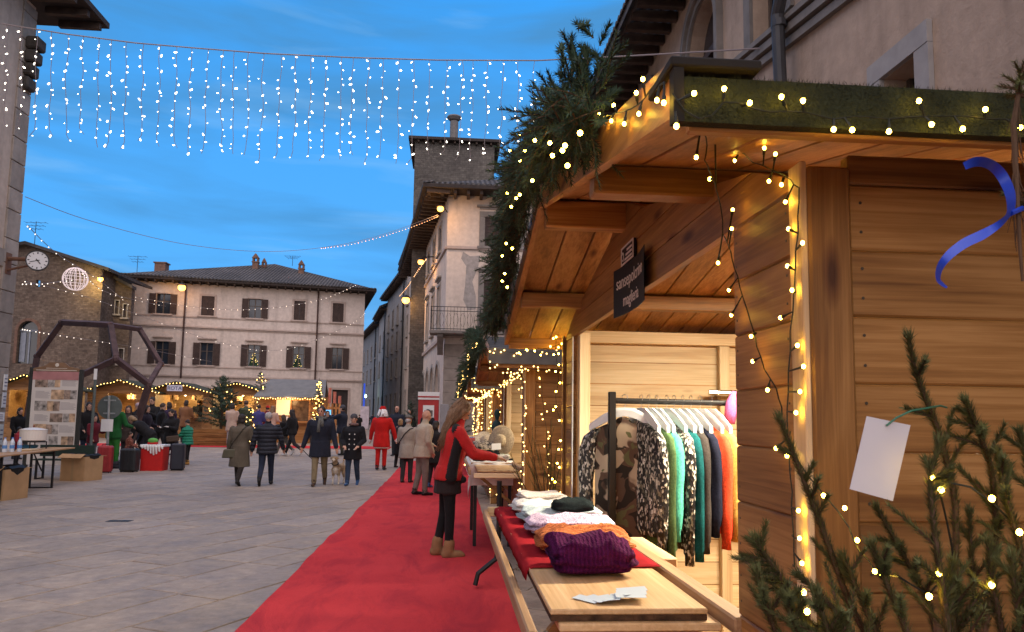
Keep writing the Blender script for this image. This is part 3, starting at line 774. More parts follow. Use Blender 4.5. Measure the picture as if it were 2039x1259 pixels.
# ------------------------------------------------------------------ corner building with the balcony
CW1 = stucco('warm_white_stucco', (.60, .50, .42), (.46, .38, .33), bump=.18, patch=.5)
cb_ = thing('balcony_building', 'cream corner house with iron balcony and stone framed shuttered windows', 'building', (3, 37, gz(34)))
FF = Fr((-.30, 32.0), (1, -.01)); FSW = Fr((-.30 - .1237 * 18.5, 32 + .9923 * 18.5), (.1237, -.9923)); SL = 18.5
fh = [(1.62, 3.1, 8.95, 10.25), (1.62, 3.0, 5.25, 7.5), (5.2, 6.6, 8.95, 10.25), (5.2, 6.6, 5.25, 7.5)]
mb = MB(); wall_holes(mb, FF, 0, 12, 0, 11.3, fh, .25); mb.build('wall', CW1, cb_)
swin = []; sh2 = []
for k in range(6):
    u = 1.6 + k * 2.75; sh2 += [(u, u + 1.0, 9.15, 10.45), (u, u + 1.0, 5.6, 7.6)]
archs = [(1.0 + k * 2.35, 2.6 + k * 2.35, gz(40), 4.0) for k in range(7)]
mb = MB(); wall_holes(mb, FSW, 0, SL, 0, 11.3, sh2 + archs, .3)
for a in archs: arch_fill(FSW, mb, a[0], a[1], 3.2, a[3], -.3, -.01)
mb.quad(FSW(0, -8, 0), FSW(0, 0, 0), FSW(0, 0, 11.3), FSW(0, -8, 11.3)); mb.quad(FF(12, 0, 0), FF(12, -18, 0), FF(12, -18, 11.3), FF(12, 0, 11.3))
mb.build('wall', CW1, cb_)
for h in fh: window(FF, cb_, *h, closed=True, surround=.24, hood=True, frame_mat=plain('pietra_serena', (.20, .18, .165), .85, .2, 4, .2, 25))
for h in sh2: window(FSW, cb_, *h, closed=(rs.random() < .5), surround=.13, hood=h[2] < 8, mull=False)
for a in archs:
    mb = MB(); FSW.box(mb, a[0] - .01, a[1] + .01, -.36, -.30, a[2], a[3]); d = mb.build('door', plain('arcade_infill', (.22, .15, .11), .8, .3, 3), cb_)
    mb = MB(); arch_band(FSW, mb, a[0], a[1], a[2], 3.2, a[3], .18, 0, .05); mb.build('door_frame', STONE, d)
for fr_, L in ((FF, 12), (FSW, SL)):
    for z0, z1, dd in ((8.80, 8.92, .09), (4.95, 5.1, .10)):
        mb = MB(); fr_.box(mb, 0, L, .004, dd, z0, z1); mb.build('string_course', PTRIM, cb_)
for z in range(9):      # stone corner pier below the balcony
    mb = MB(); FF.box(mb, -.03, 1.5 - .3 * (z % 2), -.3, .035, z * .52 + .004, z * .52 + .516, 0, .01); mb.build('quoin', plain('pier_stone', (.27, .225, .19), .9, .2, 3, .3, 25, .12), cb_)
# peeled plaster patch
mb = MB(); pp = [(.75, 6.6), (.95, 6.15), (1.3, 6.2), (1.28, 6.8), (1.12, 7.4), (1.35, 8.0), (1.45, 8.55), (1.0, 8.5), (.7, 8.7), (.62, 8.4), (.85, 8.05), (.82, 7.3)]
mb.add([FF(u, .006, z) for u, z in pp], [tuple(range(len(pp)))]); mb.build('bare_render_patch', plain('bare_render', (.30, .27, .25), .95, .2, 6, .4, 30), cb_)
mb = MB(); FF.box(mb, .82, 1.75, .04, .07, 3.9, 4.45, 0, .01); tag(mb.build('wall_plaque', plain('tan_plaque', (.33, .27, .22), .8)), 'tan stone plaque on the corner pier under the balcony', 'plaque', 'plaques on the balcony house')
mb = MB(); FF.box(mb, 1.0, 1.55, .04, .06, 3.55, 3.78); FF.box(mb, 1.07, 1.48, .061, .063, 3.62, 3.71, 1); tag(mb.build('wall_plaque', [WHITE, flat('plaque_print', (.1, .1, .16))]), 'white street name plate below the tan plaque', 'plaque', 'plaques on the balcony house')
# roof
mb = MB(); ze = 11.32
e0 = FSW(0, 1.1, ze); e1 = V(-1.35, 30.9, ze); e2 = FF(12.8, 1.0, ze)
rg0 = FSW(0, -5, 13.6) ; rg1 = V(3.8, 36.5, 13.6); rg2 = FF(12.8, -5, 13.6)
mb.add([e1, e0, rg0, rg1], [(3, 2, 1, 0)]); mb.add([e1, e2, rg2, rg1], [(0, 1, 2, 3)])
up = V(0, 0, .15); i1 = FF(0, -.02, ze); i2 = FF(12.8, -.02, ze); i0 = FSW(0, -.02, ze)
mb.quad(e1 - up, e2 - up, e2, e1, 1); mb.quad(e0 - up, e1 - up, e1, e0, 1); mb.quad(e1 - up, i1 - up, i2 - up, e2 - up, 1); mb.quad(e0 - up, i0 - up, i1 - up, e1 - up, 1)
mb.build('roof', [TILE, plain('eave_board', (.035, .026, .022), .85)], cb_)
rafters(FF, cb_, -.8, 12, .02, .9, 11.16, .55, .13); rafters(FSW, cb_, 0, SL + .8, .02, 1.0, 11.16, .6, .13)
coppi_edge(FF, cb_, -.9, 12.5, 1.0, 11.33, .11, TILE); coppi_edge(FSW, cb_, 0, SL + 1, 1.1, 11.33, .11, TILE)
# balcony
bal = MB(); FF.box(bal, -.62, 1.52, .04, 1.0, 5.02, 5.16, 0, .02)
b0 = bal.build('balcony', plain('balcony_stone', (.16, .14, .125), .9, .2, 4, .3, 25), cb_)
mb = MB()
for u in (-.3, 1.1): mb = MB(); mb.prism([FF(u, .04, 5.0), FF(u, .95, 5.0), FF(u, .9, 4.9), FF(u, .55, 4.62), FF(u, .15, 4.25), FF(u, .04, 4.2)], FF.u * .24); mb.build('bracket', plain('balcony_stone', (.16, .14, .125)), b0)
mb = MB()
def rail_run(p, q):
    d = (q - p); L = d.length; n = int(L / .13)
    for z in (.06, .80, .98): mb.tube([p + V(0, 0, z), q + V(0, 0, z)], .016, 5)
    for i in range(n + 1):
        c = p + d * (i / n); mb.tube([c + V(0, 0, 0), c + V(0, 0, .98)], .009, 4)
    for i in range(int(L / .26)):
        c = p + d * ((i + .5) / int(L / .26)); t = d.normalized()
        for sg in (-1, 1):
            mb.tube([c + t * (sg * (.02 + .09 * sin(pi * k / 8))) + V(0, 0, .15 + .58 * k / 8) for k in range(9)], .008, 4)
rail_run(FF(-.58, .06, 5.16), FF(-.58, .96, 5.16)); rail_run(FF(-.58, .96, 5.16), FF(1.48, .96, 5.16)); rail_run(FF(1.48, .96, 5.16), FF(1.48, .06, 5.16))
mb.build('railing', IRON, b0)
mb = MB(); mb.tube([FSW(6.3, .12, 11.1), FSW(6.3, .12, .9)], .06, 8); mb.build('downpipe', DARKMETAL, cb_)

# ------------------------------------------------------------------ tower behind
tw = thing('tower', 'square stone tower with a low roof rising behind the balcony house', 'tower', (-.1, 44, gz(44)))
TM = masonry('tower_stone', (.085, .078, .075), (.125, .115, .108), (.075, .07, .066), 2.4, bw=.6, bh=.3)
mb = MB(); mb.box(-2.35, 2.2, 42, 46.5, 0, 17.3); mb.build('wall', TM, tw)
FT = Fr((-2.35, 42.0), (1, 0)); hip_roof(FT, tw, -.35, 4.9, -4.9, .4, 17.45, ((2.2, -2.1, 18.1), (2.4, -2.1, 18.1)), TILE)
rafters(FT, tw, -.2, 4.75, .01, .3, 17.28, .4, .10)
mb = MB(); mb.lathe([(.24, 17.6), (.24, 18.9)], (-.15, 42.9, 0), 10); mb.lathe([(.08, 18.905), (.3, 18.98), (.44, 19.12), (.40, 19.2), (.1, 19.28)], (-.15, 42.9, 0), 14); mb.build('chimney', plain('chimney_render', (.14, .13, .125), .9), tw)

# ------------------------------------------------------------------ houses down the street
def street_house(p, q, z0, ze, nwin, floors, col, label, name, dark=False, ov=.7, pent=1.2):
    p, q = Vector((*p, 0)), Vector((*q, 0)); L = (q - p).length      # p far, q near, seen from the left of q-p
    fr = Fr((p.x, p.y), ((q - p).x, (q - p).y)); r = thing(name, label, 'building', (p + q) / 2 + V(0, 0, gz(40)), 'houses down the street')
    hs = []; 
    for f in range(floors):
        zc = lerp(z0 + 1.4, ze - 1.5, (f + .5) / floors) if f else z0 + 1.4
        for i in range(nwin):
            u = L * (i + .5) / nwin; ht = 1.5 if f else 2.2
            hs.append((u - .45, u + .45, zc - ht / 2, zc + ht / 2))
    mb = MB(); wall_holes(mb, fr, 0, L, 0, ze, hs, .2); body_box(fr, mb, 0, L, -8, 0, ze); mb.build('wall', col, r)
    for h in hs: window(fr, r, *h, closed=rs.random() < .7, surround=.09, mull=False)
    mb = MB(); a, b = fr(-.3, ov, ze), fr(L + .4, ov, ze); c, d = fr(L + .4, -4, ze + pent + 1), fr(-.3, -4, ze + pent + 1); t = V(0, 0, .18)
    mb.add([a, b, c, d, a - t, b - t, c - t, d - t], [(0, 1, 2, 3), (7, 6, 5, 4), (4, 5, 1, 0), (5, 6, 2, 1), (7, 4, 0, 3)]); mb.build('roof', TILE, r)
    rafters(fr, r, 0, L, .02, ov - .1, ze - .18, .7, .12)
    mb = MB(); mb.tube([fr(L * .93, .1, ze - .2), fr(L * .93, .1, .9)], .06, 6); mb.build('downpipe', DARKMETAL, r)
    return r
S1 = stucco('street_stucco_warm', (.52, .42, .35), (.40, .32, .27)); S2 = stucco('street_stucco_grey', (.36, .32, .29), (.27, .24, .22)); S3 = stucco('street_stucco_dark', (.22, .21, .20), (.16, .15, .15))
street_house((-3.45, 56.5), (-2.62, 50.6), 1.0, 13.2, 2, 4, S1, 'narrow tall house right behind the balcony house', 'narrow_house')
street_house((-5.9, 68.5), (-3.5, 56.6), 1.0, 12.4, 4, 4, S2, 'grey street house beyond the narrow one', 'street_house', pent=.6)
street_house((-7.4, 77), (-5.95, 68.6), 1.0, 11.6, 2, 3, S2, 'lower grey street house with projecting eave', 'street_house')
street_house((-13.2, 104), (-7.45, 77.1), 1.0, 11.2, 7, 3, S3, 'dark long row house where the street narrows', 'row_house')
street_house((-19.5, 128), (-13.4, 106), 1.0, 12.0, 5, 3, S3, 'farthest dim house at the end of the street', 'row_house')
far = Fr((-24, 118), (1, 0)); fb = thing('street_end_house', 'dim bluish house closing the far end of the street', 'building', (-17, 120, 1.2), 'houses down the street')
mb = MB(); wall_holes(mb, far, 0, 9, 0, 9, [(2, 3, 4, 6), (4.5, 5.5, 4, 6)], .2); body_box(far, mb, 0, 9, -6, 0, 9); mb.build('wall', S3, fb)
for h in ((2, 3, 4, 6), (4.5, 5.5, 4, 6)): window(far, fb, *h, closed=True, surround=.1)
hip_roof(far, fb, -.5, 9.5, -6.5, .6, 9.1, ((3, -3, 11), (6, -3, 11)), TILE)

# ------------------------------------------------------------------ palazzo on the right, above the stalls
RWALL = stucco('rough_cream_stucco', (.46, .345, .265), (.36, .27, .21), bump=.55, patch=.55)
rp = thing('right_palazzo', 'rough cream plastered palazzo rising behind the wooden stalls on the right', 'building', (8, 12, 0))
FR = Fr((4.0, 26.0), (0, -1))      # u = 26 - y
def uy(y): return 26.0 - y
rh = [(uy(12.25), uy(10.85), 6.3, 8.42), (uy(15.6), uy(14.2), 6.3, 8.42), (uy(9.5), uy(8.5), 6.5, 8.5), (uy(6.5), uy(5.98), 4.0, 4.74), (uy(5.2), uy(4.0), 6.3, 8.4), (uy(2.0), uy(.8), 6.3, 8.4)]
mb = MB(); wall_holes(mb, FR, 0, 34, 0, 9.05, rh, .3); body_box(FR, mb, 0, 34, -12, 0, 9.05)
for h in rh[:2]: arch_fill(FR, mb, h[0], h[1], 7.72, h[3], -.3, -.01)
mb.build('wall', RWALL, rp)
PS = plain('pietra_serena', (.20, .18, .165), .85, .2, 4, .2, 25)
for i, h in enumerate(rh):
    if i < 2:
        mb = MB(); arch_band(FR, mb, h[0], h[1], h[2], 7.72, h[3], .10, 0, .05, 16); arch_band(FR, mb, h[0] - .103, h[1] + .103, h[2], 7.72, h[3] + .103, .13, 0, .11, 16); wo = mb.build('window', PS, rp)
        mb = MB(); FR.box(mb, h[0], h[1], -.29, -.25, h[2], h[3]); mb.build('pane', GLASS, wo)
        c = (h[0] + h[1]) / 2; mb = MB(); FR.box(mb, c - .05, c + .05, -.249, -.2, h[2], h[3] - .02); FR.box(mb, h[0], h[1], -.249, -.19, 7.64, 7.76)
        for s_ in (0, 1): FR.box(mb, (h[0], h[1] - .07)[s_], (h[0] + .07, h[1])[s_], -.249, -.2, h[2], 7.64)
        mb.build('sash', plain('sash_brown', (.07, .045, .035), .6), wo)
    else: window(FR, rp, *h, surround=.20 if i == 3 else .22, depth=.26, frame_mat=plain('window_stone', (.33, .31, .30), .85, .15, 4, .15, 25) if i == 3 else PS, sill=False, mull=i != 3)
# raking stone moulding and drainpipe
mb = MB()
for (d0, d1, off, hh) in ((.004, .12, 0, .10), (.004, .07, -.13, .10), (.004, .16, .13, .07)):
    pts = [(uy(14.5), 7.15 + off), (uy(10.054), 6.42 + off), (uy(7.5), 6.02 + off), (uy(4.5), 5.55 + off)]
    for (a, za), (b, zb) in zip(pts[:-1], pts[1:]):
        q = [FR(a, d0, za), FR(b, d0, zb), FR(b, d0, zb + hh), FR(a, d0, za + hh)]; mb.prism(q, FR.n * (d1 - d0))
mb.build('raking_moulding', PS, rp, fix=True)
mb = MB(); mb.tube([FR(uy(7.85), .25, 6.75), FR(uy(8.1), .24, 6.55), FR(uy(8.27), .22, 6.35), FR(uy(8.27), .2, 5.5), FR(uy(8.27), .2, .1)], .075, 10)
mb.tube([FR(uy(8.27), .2, 6.2), FR(uy(8.27), .2, 6.28)], .095, 10); mb.build('downpipe', plain('grey_pipe', (.05, .05, .055), .5, .2, 4), rp, smooth=False)
mb = MB(); z0, z1 = 9.10, 9.02
a, b, c, d = FR(-.5, .98, z1), FR(34, .98, z1), FR(34, -6, 12.0), FR(-.5, -6, 12.0); t = V(0, 0, .16)
mb.add([a, b, c, d, a - t, b - t, c - t, d - t], [(0, 1, 2, 3), (7, 6, 5, 4), (4, 5, 1, 0), (5, 6, 2, 1), (7, 4, 0, 3)], 0)
mb.build('roof', TILE, rp); rafters(FR, rp, 0, 33, .02, .86, 8.98, .42, .12); coppi_edge(FR, rp, 0, 33.5, .98, 9.0, .10, TILE)
# ================================================================== wooden stalls in a row
PPX, PPY, FPX = 1019.5, 688.0, 1500.0
def ray(px, py): return CW + CR * ((px - PPX) / FPX) - CU * ((py - PPY) / FPX)
def onY(px, py, Y): r = ray(px, py); return r * (Y / r.y) + V(0, 0, CAM_H)
def onX(px, py, X): r = ray(px, py); return r * (X / r.x) + V(0, 0, CAM_H)

NEEDLE = plain('fir_needles', (.030, .060, .026), .7, .45, 9, 0, 20, .35, sheen=.2)
NEEDLE_L = plain('fir_needles_fresh', (.110, .120, .040), .7, .4, 9, 0, 20, .35)
NEEDLE_B = plain('fir_needles_blue', (.046, .084, .050), .75, .4, 9, 0, 20, .35)
BARK = plain('twig_bark', (.10, .060, .035), .9, .3, 20)
rg = random.Random(11)
def sprig(mb, p0, d, L, nl=.02, n=60, droop=.15, m=0, twig=True, spread=.75, wd=.0026):
    """a twig clothed in needles"""
    d = Vector(d).normalized(); p0 = Vector(p0)
    a = d.orthogonal().normalized(); b = d.cross(a)
    if twig:
        e = p0 + d * L + V(0, 0, -droop * L * .5); q = p0 + d * (L * .5) + V(0, 0, -droop * L * .12)
        mb.tube([p0, q, e], [.0028, .002, .001], 3, 1, False)
    for i in range(n):
        t = (i + rg.random()) / n; c = p0 + d * (L * t) + V(0, 0, -droop * L * .5 * t * t)
        th = rg.random() * 2 * pi; o = a * cos(th) + b * sin(th)
        nd_ = (o * spread + d * (1.1 - spread * .5)).normalized() * (nl * rg.uniform(.7, 1.15) * (1 - .35 * t * t))
        s = nd_.cross(o + d * .3 + V(.01, .02, .03)).normalized() * (wd / 2)
        mb.add([c - s, c + s, c + nd_], [(0, 1, 2)], m)

HC, HALF = 3.28, 2.03            # middle of the stall along y, half length of its roof
Y0, Y1, XF, XB = 1.53, 5.03, .76, 2.80
def zr(y): return 2.03 + .205 * (HALF - abs(y - HC))
hut = thing('wooden_stall', 'nearest wooden market stall with knitwear, an open counter and a fir garland', 'market stall', (1.8, HC, 0), 'row of wooden stalls beside the carpet')
PH = .146
def part(name, mat, f):
    mb = MB(); f(mb); return mb.build(name, mat, hut)
# side walls: boards laid flat
for (y, s_) in ((Y0 + .03, 0), (Y1 - .03, 1)):
    for k in range(14):
        z = k * PH - .018
        part('plank', WX, lambda mb: mb.box(XF + .098, XB - .10, y - .014, y + .014, z + .0004, z + PH - .0004, 0, .005))
for k in range(14):
    z = k * PH
    part('plank', WY, lambda mb: mb.box(XB - .03, XB - .002, Y0 + .10, Y1 - .10, z + .0004, z + PH - .0004, 0, .005))
for (x, y) in ((XF + .048, Y0 + .045), (XF + .048, Y1 - .045), (XB - .048, Y0 + .045), (XB - .048, Y1 - .045)):
    part('corner_post', WZ, lambda mb: mb.box(x - .048, x + .048, y - .045, y + .045, 0, 2.06, 0, .006))
# front: trims, jamb boards, parapet boards, gable boards
OY0, OY1, OZ0, OZ1 = 1.97, 4.68, .97, 2.03
part('corner_trim', PZ, lambda mb: mb.box(XF - .016, XF - .001, Y0 + .002, Y0 + .062, 0, 2.07, 0, .003))
part('corner_trim', WZ, lambda mb: mb.box(XF - .016, XF - .001, Y1 - .06, Y1 - .002, 0, 2.07, 0, .003))
for k in range(14):
    z = k * PH - .018; zt = min(z + PH - .0004, OZ1 - .001)
    part('plank', WY, lambda mb: mb.box(XF + .002, XF + .030, Y0 + .092, OY0, z + .0004, zt, 0, .005))
    part('plank', WY, lambda mb: mb.box(XF + .002, XF + .030, OY1, Y1 - .092, z + .0004, zt, 0, .005))
for k in range(6):
    z = k * PH
    part('plank', WY, lambda mb: mb.box(XF + .002, XF + .030, OY0 + .002, OY1 - .002, z + .0004, z + PH - .0004, 0, .005))
for k in range(4):          # gable boards cut to the slope
    z0, z1 = OZ1 + .002 + k * .115, OZ1 + (k + 1) * .115
    def yl(z): return max(Y0 + .02, HC - HALF + (z - 2.03) / .205 + .02)
    a0, a1 = yl(z0), yl(z1)
    if a0 > HC - .15: break
    a1 = min(a1, HC - .02)
    def f(mb):
        q = [(XF + .002, a0, z0), (XF + .002, 2 * HC - a0, z0), (XF + .002, 2 * HC - a1, z1 - .002), (XF + .002, a1, z1 - .002)]
        mb.prism(q, (.028, 0, 0))
    part('gable_plank', WY, f)
# frame seen inside the opening
part('jamb', PZ, lambda mb: mb.box(XF + .032, XF + .10, OY1 - .075, OY1 + .0, .97, OZ1 + .02, 0, .004))
part('lit_jamb_edge', WHITE, lambda mb: mb.box(XF - .004, XF + .0015, OY1 - .03, OY1 - .001, .98, OZ1 - .002))  # white strip: inside light on the jamb edge put into the colour
part('top_plate', WX, lambda mb: mb.box(XF + .098, XB - .10, Y0 + .012, Y0 + .046, 2.0268, 2.092, 0, .004))
part('wall_plate', PX, lambda mb: mb.box(XF + .11, XB - .1, Y1 - .115, Y1 - .046, 2.02, 2.10, 0, .004))
part('stud', PZ, lambda mb: mb.box(1.80, 1.87, Y1 - .105, Y1 - .046, 0, 2.018, 0, .004))
part('floor_board', WX, lambda mb: mb.box(XF + .035, XB - .04, Y0 + .05, Y1 - .05, .02, .05))
# inner boards of the far wall, lamp light put into a paler pine
for k in range(14):
    z = k * PH
    part('lit_inner_board', PX, lambda mb: mb.box(XF + .098, XB - .10, Y1 - .0455, Y1 - .0452 + .001, z + .002, z + PH - .002) if False else mb.box(XF + .105, XB - .105, Y1 - .0458, Y1 - .0445, z + .003, z + PH - .003))
# roof
SLN = V(0, 1, .205).normalized()
for sgn in (-1, 1):
    k = 0; x = .405
    while x < 3.0:
        def f(mb):
            a = V(x + .07, HC + sgn * (HALF - .02), zr(HC + HALF - .02) + .055); b = V(x + .07, HC + sgn * .012, zr(HC) + .055)
            mb.obox((a + b) / 2, (b - a) / 2, V(.069, 0, 0), (b - a).cross(V(1, 0, 0)).normalized() * .011, 0, .003)
        part('roof_board', WY, f); x += .145
    def f(mb):
        a0, a1 = HC + sgn * (HALF - .11), HC + sgn * .0
        q = [(.405, a0, zr(a0) + .070), (3.04, a0, zr(a0) + .070), (3.04, a1, zr(HC) + .070), (.405, a1, zr(HC) + .070)]
        mb.prism(q, (0, 0, .016))
    part('roof_sheet', plain('roof_felt', (.06, .055, .05), .9, .3, 6, .4, 50), f)
    def f(mb):
        a0, a1 = HC + sgn * HALF, HC + sgn * .004
        q = [(.372, a0, zr(a0)), (.372, a1, zr(a1)), (.372, a1, zr(a1) + .105), (.372, a0, zr(a0) + .105)]
        mb.prism(q if sgn < 0 else q[::-1], (.030, 0, 0))
    part('barge_board', WY, f)
    part('eave_board', WX, lambda mb: mb.box(.404, 3.0, HC + sgn * HALF - .012, HC + sgn * HALF + .012, 2.006, 2.10, 0, .003))
for (y, h) in ((2.16, .085), (HC, .12), (4.40, .085)):
    zt = zr(y) + (.035 if y != HC else .03)
    part('purlin', WX, lambda mb: mb.box(.405, XB - .05, y - .04, y + .04, zt - h, zt, 0, .005))
# counter: inner rail, shelf frame and hinged flap
part('counter_rail', AGED, lambda mb: mb.box(XF - .016, XF + .04, OY0 - .02, OY1 + .02, .955, 1.0, 0, .006))
part('shelf', PY, lambda mb: mb.box(.300, XF - .02, 2.03, 4.52, .945, .967, 0, .004))
part('shelf_rail', AGED, lambda mb: mb.box(.205, .232, 1.93, 4.50, .925, .975, 0, .005))
part('shelf_end', PX, lambda mb: mb.box(.262, XF - .012, 1.935, 1.985, .890, .938, 0, .005))
part('shelf_end', PX, lambda mb: mb.box(.235, XF - .02, 4.525, 4.57, .93, .985, 0, .005))
for y in (2.2, 4.3): part('brace', WX, lambda mb: mb.bar((XF - .01, y, .55), (.30, y, .92), .035, .03, (0, 1, 0)))
def f(mb):      # screw heads in the boards
    for k in range(14):
        for dz in (.04, .105):
            z = k * PH - .018 + dz
            for (x, y) in ((XF + .125, Y0 + .0155), (XF + .98, Y0 + .0155)): mb.lathe([(.0036, y - .0012), (.0030, y + .001)], (x, 0, z), 8, axis='y')
            for y in (Y0 + .115, OY0 - .022, OY1 + .022): mb.lathe([(.0030, XF + .0008), (.0036, XF + .003)], (0, y, z), 8, axis='x')
tag(part('screw_heads', flat('screw_steel', (.10, .08, .06), .4, .8), f), kind='stuff')
# lit interior lamp (tube under the ridge, hidden by the gable boards)
def hut_lamp(dy, label, energy):
    t = thing('ceiling_lamp', label, 'lamp', (1.75, HC + dy, 2.28), 'lamps inside the stalls')
    mb = MB(); mb.box(1.5, 2.5, HC + dy - .03, HC + dy + .03, 2.30, 2.325); mb.build('fitting', WHITE, t)
    mb = MB(); mb.tube([(1.52, HC + dy, 2.275), (2.48, HC + dy, 2.275)], .018, 8); mb.build('tube', emit('tube_glow', (1, .86, .62), 6), t)
    ld = bpy.data.lights.new('stall_light', 'AREA'); ld.shape = 'RECTANGLE'; ld.size = 1.0; ld.size_y = .12; ld.energy = energy; ld.color = (1, .86, .62)
    lo = bpy.data.objects.new('stall_light', ld); C.objects.link(lo); lo.location = (1.95, HC + dy, 2.25); adopt(lo, t)
STEP = 6.05
# ------------------------------------------------------------------ copies down the row (before the near stall gets its own extras)
def grey_apron(root, dy):
    mb = MB(); y = HC - HALF + dy - .03
    mb.box(.36, 3.03, y - .012, y + .012, 2.04, 2.20, 0, .004)
    ob = mb.build('roof_apron', plain('grey_roof_sheet', (.11, .11, .105), .7, .2, 6), None)
    loc = ob.location.copy(); ob.parent = root; ob.matrix_parent_inverse = Matrix.Translation(-Vector(root.location))
    return ob
huts = [hut]
for i, lab in enumerate(('second wooden stall, selling hats and wool goods on a white cloth', 'third wooden stall down the row, strung with lights', 'farthest wooden stall of the row beside the carpet')):
    r = copy_tree(hut, (0, STEP * (i + 1), gz(HC + STEP * (i + 1)) if i else 0)); r['label'] = lab
    grey_apron(r, STEP * (i + 1)); huts.append(r)
for i, e_ in enumerate((96, 38, 30, 28)): hut_lamp(STEP * i, ('tube lamp under the ridge of the knitwear stall', 'tube lamp inside the hat stall', 'tube lamp inside the third stall', 'tube lamp inside the farthest stall of the row')[i], e_)

# turf mat over the near eave board
MAT = plain('artificial_turf', (.022, .028, .012), .9, .35, 14, .6, 160, .2)
mb = MB(); mb.box(.386, 3.02, HC - HALF - .036, HC - HALF - .013, 2.012, 2.092)
rt = random.Random(5)
for i in range(7000):
    x = rt.uniform(.388, 1.7); z = rt.uniform(2.014, 2.094); y = HC - HALF - .036
    if rt.random() < .25: z = 2.092; y = rt.uniform(y, y + .022)
    d = V(rt.uniform(-1, 1), -rt.uniform(.5, 1.2), rt.uniform(-.9, .9) + (.8 if z > 2.09 else 0)).normalized() * rt.uniform(.005, .010)
    s = V(.0006, 0, .0004); mb.add([V(x, y, z) - s, V(x, y, z) + s, V(x, y, z) + d], [(0, 1, 2)])
mb.build('turf_mat', MAT, hut)
mb = MB(); mb.box(.36, .52, HC - HALF - .05, HC - HALF + .1, 2.104, 2.122, 0, .003); mb.box(.366, .384, HC - HALF - .046, HC - HALF - .02, 2.008, 2.1035); mb.build('roof_edge_cap', plain('bitumen', (.012, .010, .009), .8), hut)

# sign boards over the opening
SIGN = thing('shop_sign', 'black shop sign with white lettering on the gable of the first stall', 'sign', (.74, 3.06, 1.97))
sg = MB(); nseg = 12
for i in range(nseg):           # a slightly curled sheet
    y0, y1 = lerp(3.335, 2.795, i / nseg), lerp(3.335, 2.795, (i + 1) / nseg)
    def xo(y): t = (y - 3.065) / .27; return XF - .012 - .020 * (t * t)
    a, b = V(xo(y0), y0, 1.965), V(xo(y1), y1, 1.965); up_ = V(0, 0, .215)
    sg.add([a, b, b + up_, a + up_, a + V(.003, 0, 0), b + V(.003, 0, 0), b + up_ + V(.003, 0, 0), a + up_ + V(.003, 0, 0)], [(0, 1, 2, 3), (7, 6, 5, 4), (0, 4, 5, 1), (3, 2, 6, 7)])
sg.build('panel', flat('sign_black', (.010, .010, .016), .55, 0, .2), SIGN)
def text_mesh(txt, size, origin, ux, uz, mat, name, parent, extrude=.0006, align='CENTER', bend=None, shear=0):
    cu = bpy.data.curves.new(name, 'FONT'); cu.body = txt; cu.size = size; cu.align_x = align; cu.extrude = extrude; cu.resolution_u = 3
    ob = bpy.data.objects.new(name, cu); C.objects.link(ob)
    dg = bpy.context.evaluated_depsgraph_get(); me = bpy.data.meshes.new_from_object(ob.evaluated_get(dg))
    bpy.data.objects.remove(ob); bpy.data.curves.remove(cu)
    ux, uz = Vector(ux), Vector(uz); un = ux.cross(uz); o = Vector(origin)
    for v in me.vertices:
        p = o + ux * v.co.x + uz * v.co.y + un * v.co.z
        if bend: p = bend(p)
        v.co = p
    me.materials.clear(); me.materials.append(mat); me.name = name
    return mesh_obj(name, me, parent)
LETTER = flat('sign_letters', (.72, .68, .66), .5)
bendf = lambda p: V(XF - .0135 - .020 * (((p.y - 3.065) / .27) ** 2) + (p.x - .74), p.y, p.z)
text_mesh('sansepolcrino', .082, (.7385, 3.065, 2.085), (0, -1, 0), (0, 0, 1), LETTER, 'lettering', SIGN, bend=bendf)
text_mesh('maglieria', .075, (.7385, 3.065, 2.0), (0, -1, 0), (0, 0, 1), LETTER, 'lettering', SIGN, bend=bendf)
sm = thing('small_sign', 'small dark framed sign with fine white print above the black shop sign', 'sign', (.74, 3.14, 2.15))
mb = MB(); mb.box(XF - .014, XF - .004, 3.03, 3.25, 2.185, 2.265); mb.build('panel', flat('sign_black', (.012, .012, .02)), sm)
mb = MB()
for a in ((3.03, 3.25, 2.258, 2.265), (3.03, 3.25, 2.185, 2.192), (3.03, 3.037, 2.192, 2.258), (3.243, 3.25, 2.192, 2.258)): mb.box(XF - .018, XF - .0145, *a)
mb.build('frame', LETTER, sm)
mb = MB()
for q in range(3): mb.box(XF - .016, XF - .0145, 3.06, 3.19 - .02 * q, 2.20 + q * .018, 2.209 + q * .018)
mb.tube([(XF - .017, 3.215 + .014 * cos(t * pi / 6), 2.222 + .02 * sin(t * pi / 6)) for t in range(1, 12)], .002, 4)
mb.build('print', LETTER, sm)

